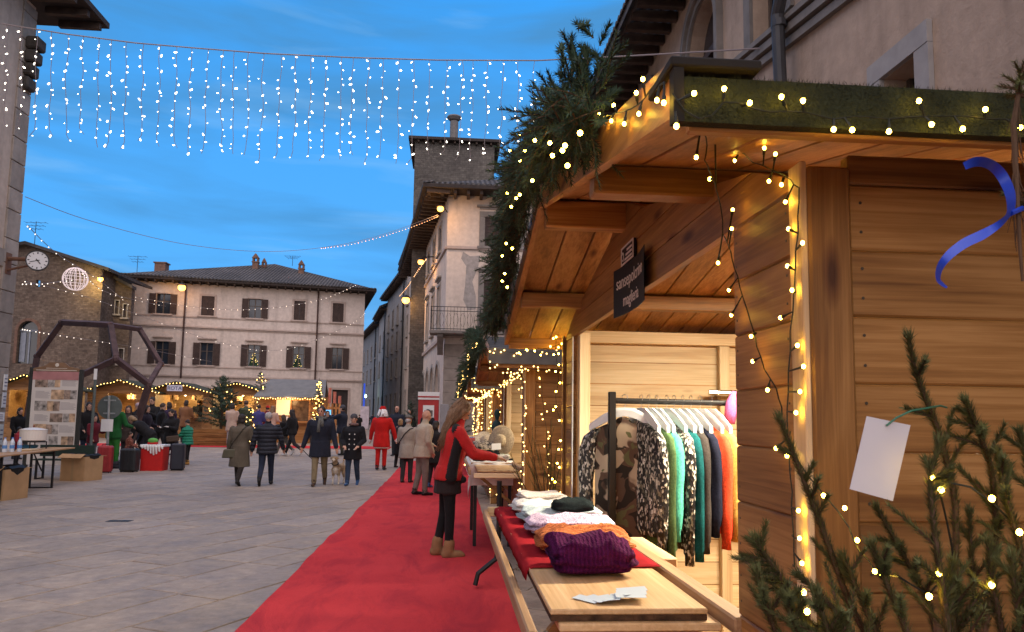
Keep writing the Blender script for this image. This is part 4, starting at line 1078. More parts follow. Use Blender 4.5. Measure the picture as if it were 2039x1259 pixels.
# ------------------------------------------------------------------ fir garlands on the barge boards
def garland(label, dy, dens, nl, big):
    t = thing('fir_garland', label, 'garland', (.32, HC + dy, zr(HC)), 'fir garlands on the stall roofs')
    mb = MB(); ya, yb = 1.72, 5.28
    mb.tube([(.335, lerp(ya, yb, i / 12) + dy, zr(lerp(ya, yb, i / 12)) + .10) for i in range(13)], .008, 5, 1)
    for i in range(dens):
        y = lerp(ya, yb, rg.random()); w = .75 + .45 * noise.noise(V(y * 2.3, dy, 5))
        c = V(.33 + rg.uniform(-.10, .03) * w, y + dy, zr(y) + .10 + rg.uniform(-.03, .05))
        d = V(rg.uniform(-1.0, .25), rg.uniform(-.8, .8), rg.uniform(-.75, .95)); d.normalize()
        L = rg.uniform(.09, .18) * w * big
        sprig(mb, c, d, L, nl, int(70 * L / .12), .35, 0, True, .8, .0040)
    if dy == 0:
        for (y, h, lean) in ((1.93, .36, -.06), (2.02, .30, .02), (2.25, .24, .0), (1.82, .2, .05), (2.6, .22, -.05), (2.95, .2, 0), (3.4, .2, -.04)):
            for q in range(16):
                c = V(.33 + rg.uniform(-.05, .05), y + rg.uniform(-.05, .05) + dy, zr(y) + .12 + h * .75 * q / 16); 
                sprig(mb, c, V(lean * 2 + rg.uniform(-.5, .5), rg.uniform(-.5, .5), rg.uniform(.3, 1)), rg.uniform(.09, .15) * (1.1 - .5 * q / 16), nl, 90, .2, 0, True, .8, .0040)
    mb.build('foliage', [NEEDLE_B, BARK], t); return t
garland('thick fir garland along the gable of the nearest stall', 0, 1500, .030, 1.0)
garland('fir garland along the gable of the second stall', STEP, 700, .040, 1.2)
garland('fir garland along the gable of the third stall', 2 * STEP, 350, .055, 1.3)
garland('fir garland along the gable of the farthest stall in the row', 3 * STEP, 160, .06, 1.3)

# ------------------------------------------------------------------ small fir trees
def fir(name, label, x, y, z, h, r, nbr, nl, group=None, mat=None, lit=0, bulb=.02, wd=.003, npl=300, pot=True, seed=1):
    t = thing(name, label, 'fir tree', (x, y, z), group); q = random.Random(seed)
    mb = MB(); mb.tube([(x, y, z), (x + .01, y, z + h * .5), (x, y, z + h * .97)], [.03 * h, .02 * h, .004], 6); mb.build('trunk', BARK, t)
    mb = MB(); tips = []
    for i in range(nbr):
        f = (i + .5) / nbr; zz = z + h * (.12 + .86 * f); L = r * (1 - f) ** .8 * q.uniform(.8, 1.1) + .05
        th = i * 2.4 + q.random(); d = V(cos(th), sin(th), .25 + .5 * f)
        p0 = V(x, y, zz); k = max(1, int(L / .12))
        for j in range(k + 1):
            c = p0 + d.normalized() * (L * j / (k + 1)) + V(0, 0, -.1 * L * (j / (k + 1)) ** 2)
            dd = (d.normalized() + V(q.uniform(-.7, .7), q.uniform(-.7, .7), q.uniform(-.3, .4)) * (.9 if j < k else .2))
            sprig(mb, c, dd, min(.22, L / (k + 1) * 1.7), nl, int(npl * L / (k + 1)) + 12, .3, 0, True, .8, wd)
        tips.append(p0 + d.normalized() * L * q.uniform(.6, 1.0))
    sprig(mb, V(x, y, z + h * .85), V(0, 0, 1), h * .18, nl, 50, 0, 0, True, .7, wd)
    mb.build('crown', [mat or NEEDLE, BARK], t)
    if pot:
        mb = MB(); mb.lathe([(.10 * h, z), (.13 * h, z + .14 * h), (.12 * h, z + .141 * h), (.115 * h, z + .12 * h)], (x, y, 0), 12); mb.build('pot', plain('dark_pot', (.05, .035, .03), .7), t)
    if lit:
        mb = MB()
        for i in range(lit):
            tp = q.choice(tips); c = V(x, y, tp.z) + (V(tp.x, tp.y, tp.z) - V(x, y, tp.z)) * q.uniform(.5, 1.1) + V(q.uniform(-.05, .05), q.uniform(-.05, .05), q.uniform(-.06, .06))
            mb.ball(c, bulb, n=6, k=4)
        tag(mb.build('bulbs', BULB_F, t), kind='stuff')
    return t
fir('fir_tree', 'small lit fir tree between the first and second stalls', 1.02, 6.15, 0, 1.35, .42, 46, .035, 'firs between the stalls', NEEDLE_L, 55, .008, .004, 320, seed=2)
fir('fir_tree', 'small lit fir tree between the second and third stalls', .95, 12.2, 0, 1.4, .42, 30, .05, 'firs between the stalls', NEEDLE, 40, .014, .008, 160, seed=3)
fir('fir_tree', 'small lit fir tree between the third and fourth stalls', .9, 18.2, gz(18), 1.4, .42, 26, .06, 'firs between the stalls', NEEDLE, 40, .02, .010, 120, seed=4)
fir('fir_tree', 'dark fir tree at the end of the stall row, before the balcony house', .30, 25.4, gz(25.4), 2.45, .55, 40, .10, None, NEEDLE, 14, .022, .016, 130, seed=5)
# bare upright shoots of the lit fir beside the first stall
mb = MB()
for (px, py, px2, py2) in ((1047, 848, 1075, 985), (1072, 885, 1085, 990), (1096, 835, 1095, 985), (1088, 862, 1090, 980), (1105, 905, 1100, 985), (1022, 935, 1062, 1000), (1060, 930, 1080, 1000), (1110, 940, 1098, 1000)):
    a, b = onY(px2, py2, 6.1), onY(px, py, 6.0)
    mb.tube([a, (a + b) / 2 + V(.01, 0, 0), b], [.006, .004, .002], 4, 1); 
    for j in range(4): sprig(mb, lerp(a, b, j / 5), (b - a).normalized() + V(rg.uniform(-.25, .25), rg.uniform(-.25, .25), 0), .25, .022, 90, 0, 0, False, .5, .0035)
tag(mb.build('cut_fir_branches', [NEEDLE_L, BARK]), 'bunch of cut fir branches standing against the gap beside the first stall', 'branches')

# ------------------------------------------------------------------ big fir in the near right corner
nf = thing('foreground_fir', 'near fir tree with a blank white tag in front of the first stall wall', 'fir tree', (.78, 1.12, 0))
base_p = V(.80, 1.17, .0)
mb = MB(); mb.tube([base_p, V(.79, 1.17, .6), V(.775, 1.17, .95), V(.77, 1.16, 1.2)], [.022, .018, .012, .006], 8); mb.build('trunk', BARK, nf)
mb = MB(); mb.lathe([(.13, .0), (.16, .30), (.15, .301), (.145, .26)], (.80, 1.17, 0), 16); mb.build('pot', plain('dark_pot', (.05, .035, .03), .7), nf)
def bough(pts, nl=.0205, dens=5200, side=True):
    mb = MB(); P = [Vector(p) for p in pts]; n = 16; path = []
    for i in range(n + 1):
        t = i / n * (len(P) - 1); k = min(int(t), len(P) - 2); path.append(P[k].lerp(P[k + 1], t - k))
    path = [path[0]] + [(path[i - 1] + path[i] * 2 + path[i + 1]) / 4 for i in range(1, n)] + [path[-1]]
    L = sum((path[i + 1] - path[i]).length for i in range(n))
    mb.tube(path, [lerp(.0055, .0022, i / n) for i in range(n + 1)], 6, 1)
    for i in range(n):
        a, b = path[i], path[i + 1]; seg = (b - a).length; d = (b - a).normalized()
        sprig(mb, a, d, seg * 1.05, nl, int(dens * seg), 0, 0, False, .66, .0021)
        if side and 1 < i < 14 and rg.random() < .55:
            sd = (d.orthogonal() * rg.uniform(-1, 1) + d.cross(d.orthogonal()) * rg.uniform(-1, 1)).normalized()
            sprig(mb, a, d * .8 + sd * .7, rg.uniform(.045, .10) * (1.25 - i / n), nl * .9, 150, .1, 0, True, .66, .0021)
    # tuft at the tip
    for k in range(40):
        dd = (path[-1] - path[-3]).normalized() + V(rg.uniform(-.6, .6), rg.uniform(-.6, .6), rg.uniform(-.6, .6)); c = path[-1] + V(rg.uniform(-1, 1), rg.uniform(-1, 1), rg.uniform(-1, 1)) * .005
        s = V(rg.uniform(-1, 1), 0, rg.uniform(-1, 1)).normalized() * .001; mb.add([c - s, c + s, c + dd.normalized() * nl * .8], [(0, 1, 2)])
    return mb.build('bough', [NEEDLE_L, BARK], nf)
def q_(px, py, Y): return onY(px, py, Y)
BO = [[(1900, 1259, 1.15), (1905, 1000, 1.12), (1870, 860, 1.1), (1825, 750, 1.08), (1808, 672, 1.07)],
      [(1960, 1259, 1.12), (1985, 1060, 1.10), (1975, 930, 1.08), (1945, 850, 1.06), (1922, 800, 1.05)],
      [(1760, 1330, 1.2), (1690, 1200, 1.18), (1640, 1060, 1.16), (1590, 930, 1.15), (1552, 832, 1.14)],
      [(1680, 1330, 1.1), (1610, 1240, 1.09), (1560, 1160, 1.08), (1520, 1100, 1.07), (1505, 1075, 1.07)],
      [(1600, 1340, 1.05), (1545, 1259, 1.04), (1520, 1190, 1.03), (1505, 1140, 1.03)],
      [(1740, 1340, 1.05), (1690, 1250, 1.05), (1640, 1190, 1.04), (1590, 1145, 1.04)],
      [(1880, 1330, 1.22), (1850, 1200, 1.22), (1790, 1090, 1.22), (1745, 1010, 1.22)],
      [(1900, 1330, 1.0), (1880, 1200, 1.0), (1860, 1050, 1.0), (1850, 960, 1.0), (1870, 880, 1.0)],
      [(2060, 1300, 1.05), (2040, 1120, 1.05), (2000, 980, 1.04), (1985, 900, 1.04)],
      [(1960, 1340, 1.2), (1945, 1220, 1.2), (1935, 1120, 1.2), (1930, 1020, 1.2)],
      [(1830, 1340, 1.0), (1800, 1240, 1.0), (1760, 1150, 1.0), (1735, 1085, 1.0)],
      [(1640, 1360, 1.0), (1600, 1290, 1.0), (1575, 1230, 1.0), (1565, 1190, 1.0)],
      [(1930, 1360, 1.02), (1905, 1270, 1.02), (1890, 1190, 1.02), (1895, 1120, 1.02)],
      [(2020, 1340, 1.0), (1990, 1240, 1.0), (1975, 1150, 1.0), (1968, 1080, 1.0)],
      [(1800, 1340, 1.15), (1740, 1250, 1.15), (1705, 1170, 1.15), (1680, 1110, 1.15)],
      [(2080, 1150, 1.1), (2060, 1000, 1.1), (2045, 920, 1.1), (2030, 860, 1.1)],
      [(1700, 1360, .98), (1660, 1290, .98), (1640, 1230, .98), (1625, 1180, .98)],
      [(2060, 1360, .95), (2035, 1260, .95), (2020, 1180, .95), (2015, 1110, .95)]]
for b_ in BO: bough([q_(*p) for p in b_])
rp_ = [q_(1748, 1300, 1.15), q_(1860, 1300, 1.15), q_(1960, 1300, 1.1)]
for k, p in enumerate(rp_):
    mb = MB(); mb.tube([V(.785, 1.17, .75 + .05 * k), (V(.785, 1.17, .85) + p) / 2, p], [.007, .006, .005], 6); mb.build('limb', BARK, nf)
# white tag on a green tie
tagt = thing('paper_tag', 'blank white paper tag tied with green wire to the near fir', 'tag', q_(1750, 990, 1.04))
mb = MB(); cs = [q_(1726, 829, 1.045), q_(1813, 847, 1.045), q_(1778, 998, 1.05), q_(1692, 974, 1.05)]; nn = (cs[1] - cs[0]).cross(cs[3] - cs[0]).normalized() * .0008
mb.prism(cs, nn); mb.build('card', plain('white_card', (.62, .62, .66), .6, .04, 5), tagt, fix=True)
mb = MB(); mb.tube([q_(1765, 848, 1.042), q_(1785, 832, 1.04), q_(1815, 818, 1.04), q_(1850, 812, 1.06), q_(1872, 808, 1.085), q_(1885, 812, 1.10)], .0016, 5); mb.build('tie', flat('green_wire', (.04, .16, .10), .4), tagt)
# thin fir trunk with dry twigs and a blue ribbon at the right edge
ef = thing('edge_fir', 'thin dry fir stem hanging at the right edge of the frame', 'fir tree', q_(2035, 480, 1.0))
mb = MB(); mb.tube([q_(2032, 160, 1.0), q_(2018, 250, 1.0), q_(2022, 330, 1.0), q_(2030, 480, 1.0), q_(2036, 560, 1.0)], [.003, .004, .004, .003, .002], 6)
for k in range(40):
    a = q_(lerp(2016, 2032, rg.random()), lerp(190, 440, rg.random()), 1.0); mb.tube([a, a + V(rg.uniform(-.012, .014), rg.uniform(-.01, .01), -rg.uniform(.02, .07))], [.0009, .0004], 3)
mb.build('stem', BARK, ef)
mb = MB()
for k in range(14): sprig(mb, q_(2030 + rg.uniform(-6, 8), 170 + rg.uniform(-12, 25), 1.0), V(rg.uniform(-.8, .8), rg.uniform(-.5, .5), rg.uniform(-.1, 1)), .03, .014, 70, 0, 0, True, .7, .0016)
for k in range(6): sprig(mb, q_(2034 + rg.uniform(-5, 6), 400 + rg.uniform(-12, 25), 1.0), V(rg.uniform(-.2, .8), rg.uniform(-.5, .5), rg.uniform(-.6, .5)), .03, .014, 60, 0, 0, True, .7, .0016)
mb.build('needles', [NEEDLE_L, BARK], ef)
mb = MB(); path = [(1920, 331), (1945, 322), (1972, 328), (1995, 350), (2011, 385), (2013, 415), (2005, 432), (1985, 450), (1955, 468), (1920, 485), (1890, 508), (1872, 532), (1868, 555), (1876, 566), (1886, 573)]
wid = (8, 11, 12, 13, 12, 9, 5, 8, 11, 11, 10, 8, 5, 4, 2); fine_ = []
for i in range(len(path) - 1):
    for k in range(5):
        f = k / 5; a0, a1, a2, a3 = path[max(0, i - 1)], path[i], path[i + 1], path[min(len(path) - 1, i + 2)]
        cr_ = lambda c: .5 * (2 * a1[c] + (a2[c] - a0[c]) * f + (2 * a0[c] - 5 * a1[c] + 4 * a2[c] - a3[c]) * f * f + (3 * a1[c] - a0[c] - 3 * a2[c] + a3[c]) * f ** 3)
        fine_.append((cr_(0), cr_(1), lerp(wid[i], wid[i + 1], f)))
wid = [q[2] for q in fine_] + [1]; path = [q[:2] for q in fine_] + [path[-1]]
n = len(path); ll = []; rr_ = []
for i, (x, y) in enumerate(path):
    x0, y0 = path[max(0, i - 1)]; x1, y1 = path[min(n - 1, i + 1)]; L = sqrt((x1 - x0) ** 2 + (y1 - y0) ** 2); nx_, ny_ = -(y1 - y0) / L, (x1 - x0) / L
    wv = wid[i] * .9; tw_ = .010 * sin(i * .18)
    ll.append(q_(x + nx_ * wv, y + ny_ * wv, .98 + tw_)); rr_.append(q_(x - nx_ * wv, y - ny_ * wv, .98 - tw_))
for i in range(n - 1): mb.quad(ll[i], ll[i + 1], rr_[i + 1], rr_[i])
rb = mb.build('blue_ribbon', flat('blue_satin', (.012, .055, .50), .38, 0, .5), smooth=True)
bm_ = bmesh.new(); bm_.from_mesh(rb.data); bmesh.ops.remove_doubles(bm_, verts=bm_.verts, dist=1e-5); bmesh.ops.recalc_face_normals(bm_, faces=bm_.faces); bm_.to_mesh(rb.data); bm_.free()
tag(rb, 'curled shiny blue ribbon tied at the right edge of the frame', 'ribbon')
mb = MB(); mb.tube([q_(2013, 425, .985), q_(2025, 420, .99), q_(2036, 415, 1.0)], .004, 6); ROOT_INV[rb.name] = Matrix.Translation(-rb.location); mb.build('knot', flat('blue_satin', (.012, .045, .42)), rb)
# ================================================================== goods of the near stall
def knit(name, col, scale=120, bump=.5, col2=None, thr=.5, rough=.95, sheen=0., var=.2):
    if name in MATS: return MATS[name]
    m, nd, lk, bs = new_mat(name); v = obj_vec(nd, lk, False)
    n1 = ntex(nd, lk, v, 7, 4); n2 = ntex(nd, lk, v, scale, 3, .7)
    c = nramp(nd, lk, n1, [(.3, tuple(x * (1 - var) for x in col)), (.7, tuple(min(1, x * (1 + var)) for x in col))])
    if col2: c = mixc(nd, lk, nramp(nd, lk, n2, [(thr - .04, (0, 0, 0)), (thr + .04, (1, 1, 1))]), c, col2)
    else: c = mixc(nd, lk, 1.0, c, nramp(nd, lk, n2, [(.25, (.55, .55, .55)), (.75, (1.3, 1.3, 1.3))]), 'MULTIPLY')
    lk.new(c, bs.inputs['Base Color']); bs.inputs['Roughness'].default_value = rough; bs.inputs['Specular IOR Level'].default_value = .12; bs.inputs['Sheen Weight'].default_value = sheen
    setbump(nd, lk, bs, n2, bump, .004); MATS[name] = m; return m
def ribbed(name, col, axis, per, col2):
    if name in MATS: return MATS[name]
    m, nd, lk, bs = new_mat(name); v = obj_vec(nd, lk, False)
    w = nd.new('ShaderNodeTexWave'); w.bands_direction = axis; w.inputs['Scale'].default_value = .314 / per; w.inputs['Distortion'].default_value = 3.; w.inputs['Detail'].default_value = 2; w.inputs['Detail Scale'].default_value = 6; lk.new(v, w.inputs['Vector'])
    n2 = ntex(nd, lk, v, 180, 3, .7); n1 = ntex(nd, lk, v, 9, 3)
    c = mixc(nd, lk, w.outputs['Fac'], tuple(x * .65 for x in col), col); c = mixc(nd, lk, nramp(nd, lk, n1, [(.55, (0, 0, 0)), (.75, (.5, .5, .5))]), c, col2)
    c = mixc(nd, lk, 1.0, c, nramp(nd, lk, n2, [(.25, (.6, .6, .6)), (.75, (1.3, 1.3, 1.3))]), 'MULTIPLY')
    lk.new(c, bs.inputs['Base Color']); bs.inputs['Roughness'].default_value = .95; bs.inputs['Specular IOR Level'].default_value = .08
    setbump(nd, lk, bs, nmath(nd, lk, 'ADD', w.outputs['Fac'], n2), .7, .006); MATS[name] = m; return m
def camo():
    m, nd, lk, bs = new_mat('camouflage'); v = obj_vec(nd, lk, False)
    n1 = ntex(nd, lk, v, 9, 2, .4, .8); n2 = ntex(nd, lk, vmap(nd, lk, v, (1, 1, 1), (0, 0, 0), (3, 7, 1)), 8, 2, .4, .8)
    c = nramp(nd, lk, n1, [(.46, (.020, .014, .010)), (.48, (.10, .055, .035))]); c = mixc(nd, lk, nramp(nd, lk, n2, [(.55, (0, 0, 0)), (.57, (1, 1, 1))]), c, (.42, .33, .24))
    c = mixc(nd, lk, nramp(nd, lk, n1, [(.60, (0, 0, 0)), (.62, (1, 1, 1))]), c, (.12, .12, .05))
    lk.new(c, bs.inputs['Base Color']); bs.inputs['Roughness'].default_value = .9; return m
def sequin(name):
    m, nd, lk, bs = new_mat(name); v = obj_vec(nd, lk, False)
    vo = nd.new('ShaderNodeTexVoronoi'); vo.inputs['Scale'].default_value = 115; lk.new(vmap(nd, lk, v, (1, 1, .55)), vo.inputs['Vector'])
    s = nd.new('ShaderNodeSeparateXYZ'); lk.new(vo.outputs['Color'], s.inputs[0])
    c = nramp(nd, lk, s.outputs['X'], [(.60, (.010, .010, .012)), (.68, (.16, .14, .10)), (.82, (.45, .42, .36)), (1, (.75, .73, .68))])
    lk.new(c, bs.inputs['Base Color']); bs.inputs['Roughness'].default_value = .35
    setbump(nd, lk, bs, vo.outputs['Distance'], .8, .006); return m
SEQ = sequin('sequin_tweed')
# loose board, red cloth
BE = plain('rough_dark_edge', (.07, .035, .018), .9, .6, 30, .8, 60)
db = thing('display_board', 'bare pine board with a dark splintered front edge on the near counter', 'board', (.49, 2.3, .97))
mb = MB(); mb.box(.278, .708, 2.05, 4.40, .985, 1.0, 0, .003); mb.build('top', PY, db)
mb = MB(); mb.box(.280, .706, 2.052, 4.38, .9685, .9845); mb.build('core', BE, db)
CLOTH = plain('red_cotton', (.26, .012, .018), .95, .2, 8, .25, 200, spec=.05)
mb = MB(); nx, ny = 16, 40
for j in range(ny + 1):
    y = lerp(2.60, 4.38, j / ny)
    for i in range(nx + 1):
        s_ = i / nx * .505; x = .735 - s_; z = 1.004 + noise.noise(V(x * 9, y * 5, 2)) * .0025
        if x < .272: z = 1.004 - (.272 - x) * 1.0; x = .272 - (.272 - x) * .12 + .006 * noise.noise(V(y * 9, z * 5, 1))
        mb.v.append((x, y + (.02 * (x - .5) if j == 0 else 0), z))
for j in range(ny):
    for i in range(nx): a = j * (nx + 1) + i; mb.f.append((a, a + nx + 1, a + nx + 2, a + 1)); mb.m.append(0)
cl = mb.build('red_cloth', CLOTH, smooth=True); so = cl.modifiers.new('thick', 'SOLIDIFY'); so.thickness = .002; so.offset = 1; tag(cl, 'dark red cloth spread along the near counter under the folded knitwear', 'cloth')
def folded(name, label, cx, cy, w, d, h, mat, seed, fold=True, z0=1.007, rot=0, cat='sweater'):
    mb = MB(); nu, nv = 56, 24; rs_ = []
    for i in range(nv + 1):
        ph = -pi / 2 + pi * i / nv; ph = max(-1.5, min(1.5, ph)); ring = []
        for j in range(nu):
            th = 2 * pi * j / nu; e = .36
            sg = lambda x, p: math.copysign(abs(x) ** p, x)
            x = sg(cos(ph), e) * sg(cos(th), e); y = sg(cos(ph), e) * sg(sin(th), e); z = sg(sin(ph), .75)
            g = 0
            if fold: g = -.16 * math.exp(-((z - .05) / .10) ** 2) * (1 + .4 * sin(th * 2 + seed)) - .10 * math.exp(-((z + .5) / .10) ** 2) + .06 * math.exp(-((z + .22) / .14) ** 2)
            nn_ = noise.noise(V(x * 1.6 + seed, y * 1.6, z * 1.5)) * .13 + noise.noise(V(x * 4, y * 4 + seed, z * 3)) * .06
            f = 1 + g + nn_
            zz = (z * .5 + .5) * h * (1 + .40 * noise.noise(V(x * 1.7, y * 1.7 + seed * 2, 0)) + .16 * noise.noise(V(x * 4.5, y * 4.5 + seed, 3))) - .05 * h * math.exp(-(x / .10) ** 2) * max(0, z)
            ring.append(V(cx + (x * f * cos(rot) - y * f * sin(rot)) * w / 2, cy + (x * f * sin(rot) + y * f * cos(rot)) * d / 2, z0 + max(0, zz)))
        rs_.append(ring)
    mb.rings(rs_, 0, True); o = mb.build(name, mat, smooth=True)
    return tag(o, label, cat, 'folded knitwear on the counter')
PURP = ribbed('purple_knit', (.085, .008, .062), 'X', .014, (.17, .03, .13))
folded('folded_sweater', 'deep purple chunky sweater folded at the near end of the counter', .475, 2.55, .27, .25, .105, PURP, 1)
folded('folded_sweater', 'orange mohair sweater folded behind the purple one', .52, 2.94, .34, .28, .085, ribbed('orange_knit', (.62, .19, .07), 'Y', .02, (.72, .28, .12)), 4)
folded('folded_sweater', 'lilac and white flecked sweater folded behind the orange one', .54, 3.38, .37, .30, .07, knit('lilac_fleck', (.58, .46, .60), 150, .5, (.12, .07, .14), .56), 7)
folded('folded_sweater', 'pale blue sweater folded beside the lilac one', .555, 3.74, .40, .26, .065, knit('pale_blue_knit', (.46, .55, .58), 120, .4), 9)
folded('folded_sweater', 'large white sweater folded at the far end of the counter', .53, 4.10, .36, .34, .075, knit('white_knit', (.80, .78, .75), 110, .4), 12)
folded('folded_sweater', 'thin cream top lying on the white sweater', .50, 4.18, .24, .18, .03, knit('cream_knit', (.74, .66, .60), 130, .3), 15, True, 1.078)
folded('rolled_scarf', 'black rolled scarf lying on the pale blue sweater', .60, 3.66, .20, .10, .055, knit('black_knit', (.012, .018, .020), 120, .5), 18, False, 1.066, cat='scarf')
CARD = plain('blue_white_card', (.50, .58, .66), .5, .05, 10)
rc = random.Random(2)
for k in range(9):
    if k < 6: an = radians(lerp(38, -52, k / 5)); cx, cy = .415 + .034 * sin(-an) + .016 * k, 2.175 - .040 * cos(an)
    else: an = radians((86, 80, 92)[k - 6]); cx, cy = .512 + .008 * (k - 6), 2.120 + .026 * (k - 6)
    mb = MB(); mb.obox((cx, cy, 1.0055 + .0024 * k), V(sin(an), -cos(an), .03 * (k % 3)) * .0425, V(cos(an), sin(an), .14) * .0165, V(0, 0, .0004)); tag(mb.build('business_card', CARD), 'pale blue card of the fan spread on the near counter board', 'card', 'fan of pale cards on the counter')

# ------------------------------------------------------------------ clothes rail
rail = thing('clothes_rail', 'black metal clothes rail standing inside the near stall', 'clothes rail', (1.4, 4.0, .05))
RM = flat('rail_black', (.012, .012, .013), .35, .3, .5)
mb = MB(); mb.box(.845, .885, 3.985, 4.015, .05, 1.66, 0, .004); mb.build('post', RM, rail)
mb = MB(); mb.box(2.18, 2.22, 3.985, 4.015, .05, 1.66, 0, .004); mb.build('post', RM, rail)
mb = MB(); mb.tube([(.885, 4.0, 1.612), (2.18, 4.0, 1.606)], .016, 12); mb.build('bar', RM, rail, smooth=False)
mb = MB(); mb.box(.84, .89, 3.75, 4.25, .052, .08); mb.box(2.175, 2.225, 3.75, 4.25, .052, .08); tag(mb.build('feet', RM, rail), kind='stuff')
HWHITE = flat('hanger_plastic', (.80, .84, .88), .3, 0, .5); HOOK = flat('hook_steel', (.5, .48, .45), .3, 1.0)
def hanger(x, s, label):
    s = Vector(s).normalized(); o = V(x, 4.0, 1.612)
    t = thing('coat_hanger', label, 'hanger', o - V(0, 0, .12), 'white hangers on the clothes rail')
    mb = MB(); mb.tube([o + V(0, 0, .018) + s * (.017 * cos(a)) + V(0, 0, .0) * 0 + V(0, 0, .017 * sin(a) - .0) for a in (pi, 2.5, 2.0, pi / 2, .9, .3, 0, -.4)] + [o + V(0, 0, -.03), o + V(0, 0, -.07)], .0018, 5); mb.build('hook', HOOK, t)
    c = o + V(0, 0, -.07); tt = s.cross(V(0, 0, 1))
    mb = MB()
    for sg in (-1, 1):
        pts = [c + V(0, 0, .012), c + s * sg * .05 + V(0, 0, .006), c + s * sg * .12 + V(0, 0, -.028), c + s * sg * .2 + V(0, 0, -.075)]
        hts = [.046, .052, .050, .036]
        rs_ = [[p + tt * a * .009 + V(0, 0, b * h) for a, b in ((-1, .2), (-.6, .5), (.6, .5), (1, .2), (1, -.5), (-1, -.5))] for p, h in zip(pts, hts)]
        mb.rings(rs_, 0, True)
    mb.build('shoulders', HWHITE, t, fix=True); return c
def garment(name, label, x, s, mat, L=.62, wsh=.20, sl=.54, mat2=None, thick=.030, seed=0, cat='sweater', yo=0):
    s = Vector(s).normalized(); tt = s.cross(V(0, 0, 1)); c = V(x, 4.0 + yo, 1.612 - .105); mb = MB(); n = 28; rs_ = []
    prof = [(.06, .02, .02), (.075, .03, -.012), (.14, .034, -.04), (wsh * .95, .036, -.085), (wsh * .93, thick * .8, -.16), (wsh * .86, thick, -.3), (wsh * .86, thick * 1.05, -.45), (wsh * .9, thick, -L + .03), (wsh * .86, thick * .8, -L)]
    for k, (a, b, z) in enumerate(prof):
        ring = []
        for j in range(n):
            th = 2 * pi * j / n; f = 1 + (.22 * sin(th * 5 + seed) + .14 * sin(th * 9 + seed * 2 + k * .3)) * min(1, k / 5)
            ring.append(c + s * (a * cos(th)) + tt * (b * f * sin(th)) + V(0, 0, z - (.05 * abs(cos(th)) ** 2 if k == 0 else 0)))
        rs_.append(ring)
    mb.rings(rs_, 0, True)
    for sg in (-1, 1):
        rs_ = []; m_ = 1 if mat2 else 0
        for k, (u, z, ra, rb) in enumerate(((.15, -.045, .03, .022), (.192, -.09, .050, .034), (.216, -.16, .052, .037), (.226, -.26, .048, .034), (.228, -.34, .040, .027), (.226, -.46, .040, .028), (.224, -sl + .06, .034, .023), (.224, -sl + .05, .028, .018), (.224, -sl, .030, .019))):
            u = u * wsh / .2
            rs_.append([c + s * (sg * (u - .0) + ra * cos(2 * pi * j / 16)) + tt * (rb * sin(2 * pi * j / 16) * (1 + .28 * sin(3 * 2 * pi * j / 16 + seed + k * .8))) + V(0, 0, z) for j in range(16)])
        mb.rings(rs_, m_, True)
    if mat2: 
        return mb, c, s, tt
    return tag(mb.build(name, mat, smooth=True, fix=True), label, cat, 'knitwear hanging on the rail')
SD = (.22, -.97, 0)
gs = [(1.0, None, None, .66), (1.055, 'sage green', (.085, .150, .062), .70), (1.115, 'bright turquoise', (.09, .46, .36), .60), (1.19, None, None, .72), (1.245, 'dark teal', (.010, .095, .105), .70), (1.31, 'charcoal grey', (.045, .038, .036), .66), (1.37, 'dark navy', (.012, .014, .030), .58), (1.44, 'coral red', (.75, .085, .035), .64), (1.52, 'mustard', (.55, .33, .08), .60)]
gs = [(1.065 + (x - 1.055) * .74, a, b, c) for (x, a, b, c) in gs]
cam_h = hanger(.935, (.86, -.51, 0), 'white hanger holding the camouflage sweater on the rail')
for i, (x, cn, col, L) in enumerate(gs):
    sd = (SD[0] + .05 * sin(i * 2.1), SD[1], 0); nm = cn or ('first sequinned' if i == 0 else 'second sequinned')
    hanger(x, sd, 'white hanger holding the %s %s on the rail' % (nm, 'sweater' if cn else 'tweed jumper'))
    mt = knit('hang_' + nm.replace(' ', '_'), col, 90, .6) if cn else SEQ
    garment('hanging_sweater', ('%s sweater hanging on the rail in the near stall' % nm) if cn else ('black and silver sequinned jumper between the camouflage and sage green ones' if i == 0 else 'black and silver sequinned jumper in the middle of the rail'), x, sd, mt, L - .07, .20, L, seed=i)
t = thing('hanging_sweater', 'camouflage sweater with sequinned sleeves facing out on the rail', 'sweater', (.935, 4.0, .9), 'knitwear hanging on the rail')
mb, c_, s_, t_ = garment('x', '', .935, (.86, -.51, 0), None, .70, .185, .64, mat2=True, seed=3, yo=.04)
b1 = MB(); b1.v = mb.v; b1.f = [f for f, m_ in zip(mb.f, mb.m) if m_ == 0]; b1.m = [0] * len(b1.f); b1.build('body', camo(), t, smooth=True, fix=True)
for sg in (0, 1):
    fs = [f for f, m_ in zip(mb.f, mb.m) if m_ == 1]; fs = fs[:len(fs) // 2] if sg == 0 else fs[len(fs) // 2:]
    b2 = MB(); ids = sorted({i for f in fs for i in f}); mp_ = {i: k for k, i in enumerate(ids)}; b2.v = [mb.v[i] for i in ids]; b2.f = [tuple(mp_[i] for i in f) for f in fs]; b2.m = [0] * len(fs); b2.build('sleeve', SEQ, t, smooth=True, fix=True)
b3 = MB(); b3.tube([c_ + s_ * (.085 * cos(a)) - t_ * .038 * (1 if sin(a) < 0 else .6) + V(0, 0, .0 + .075 * sin(a)) for a in [pi + pi * k / 12 for k in range(13)]], .007, 6); b3.build('neck_chain', plain('chain_trim', (.45, .42, .38), .4, .6, 90, 0, 20, 0, .5), t)
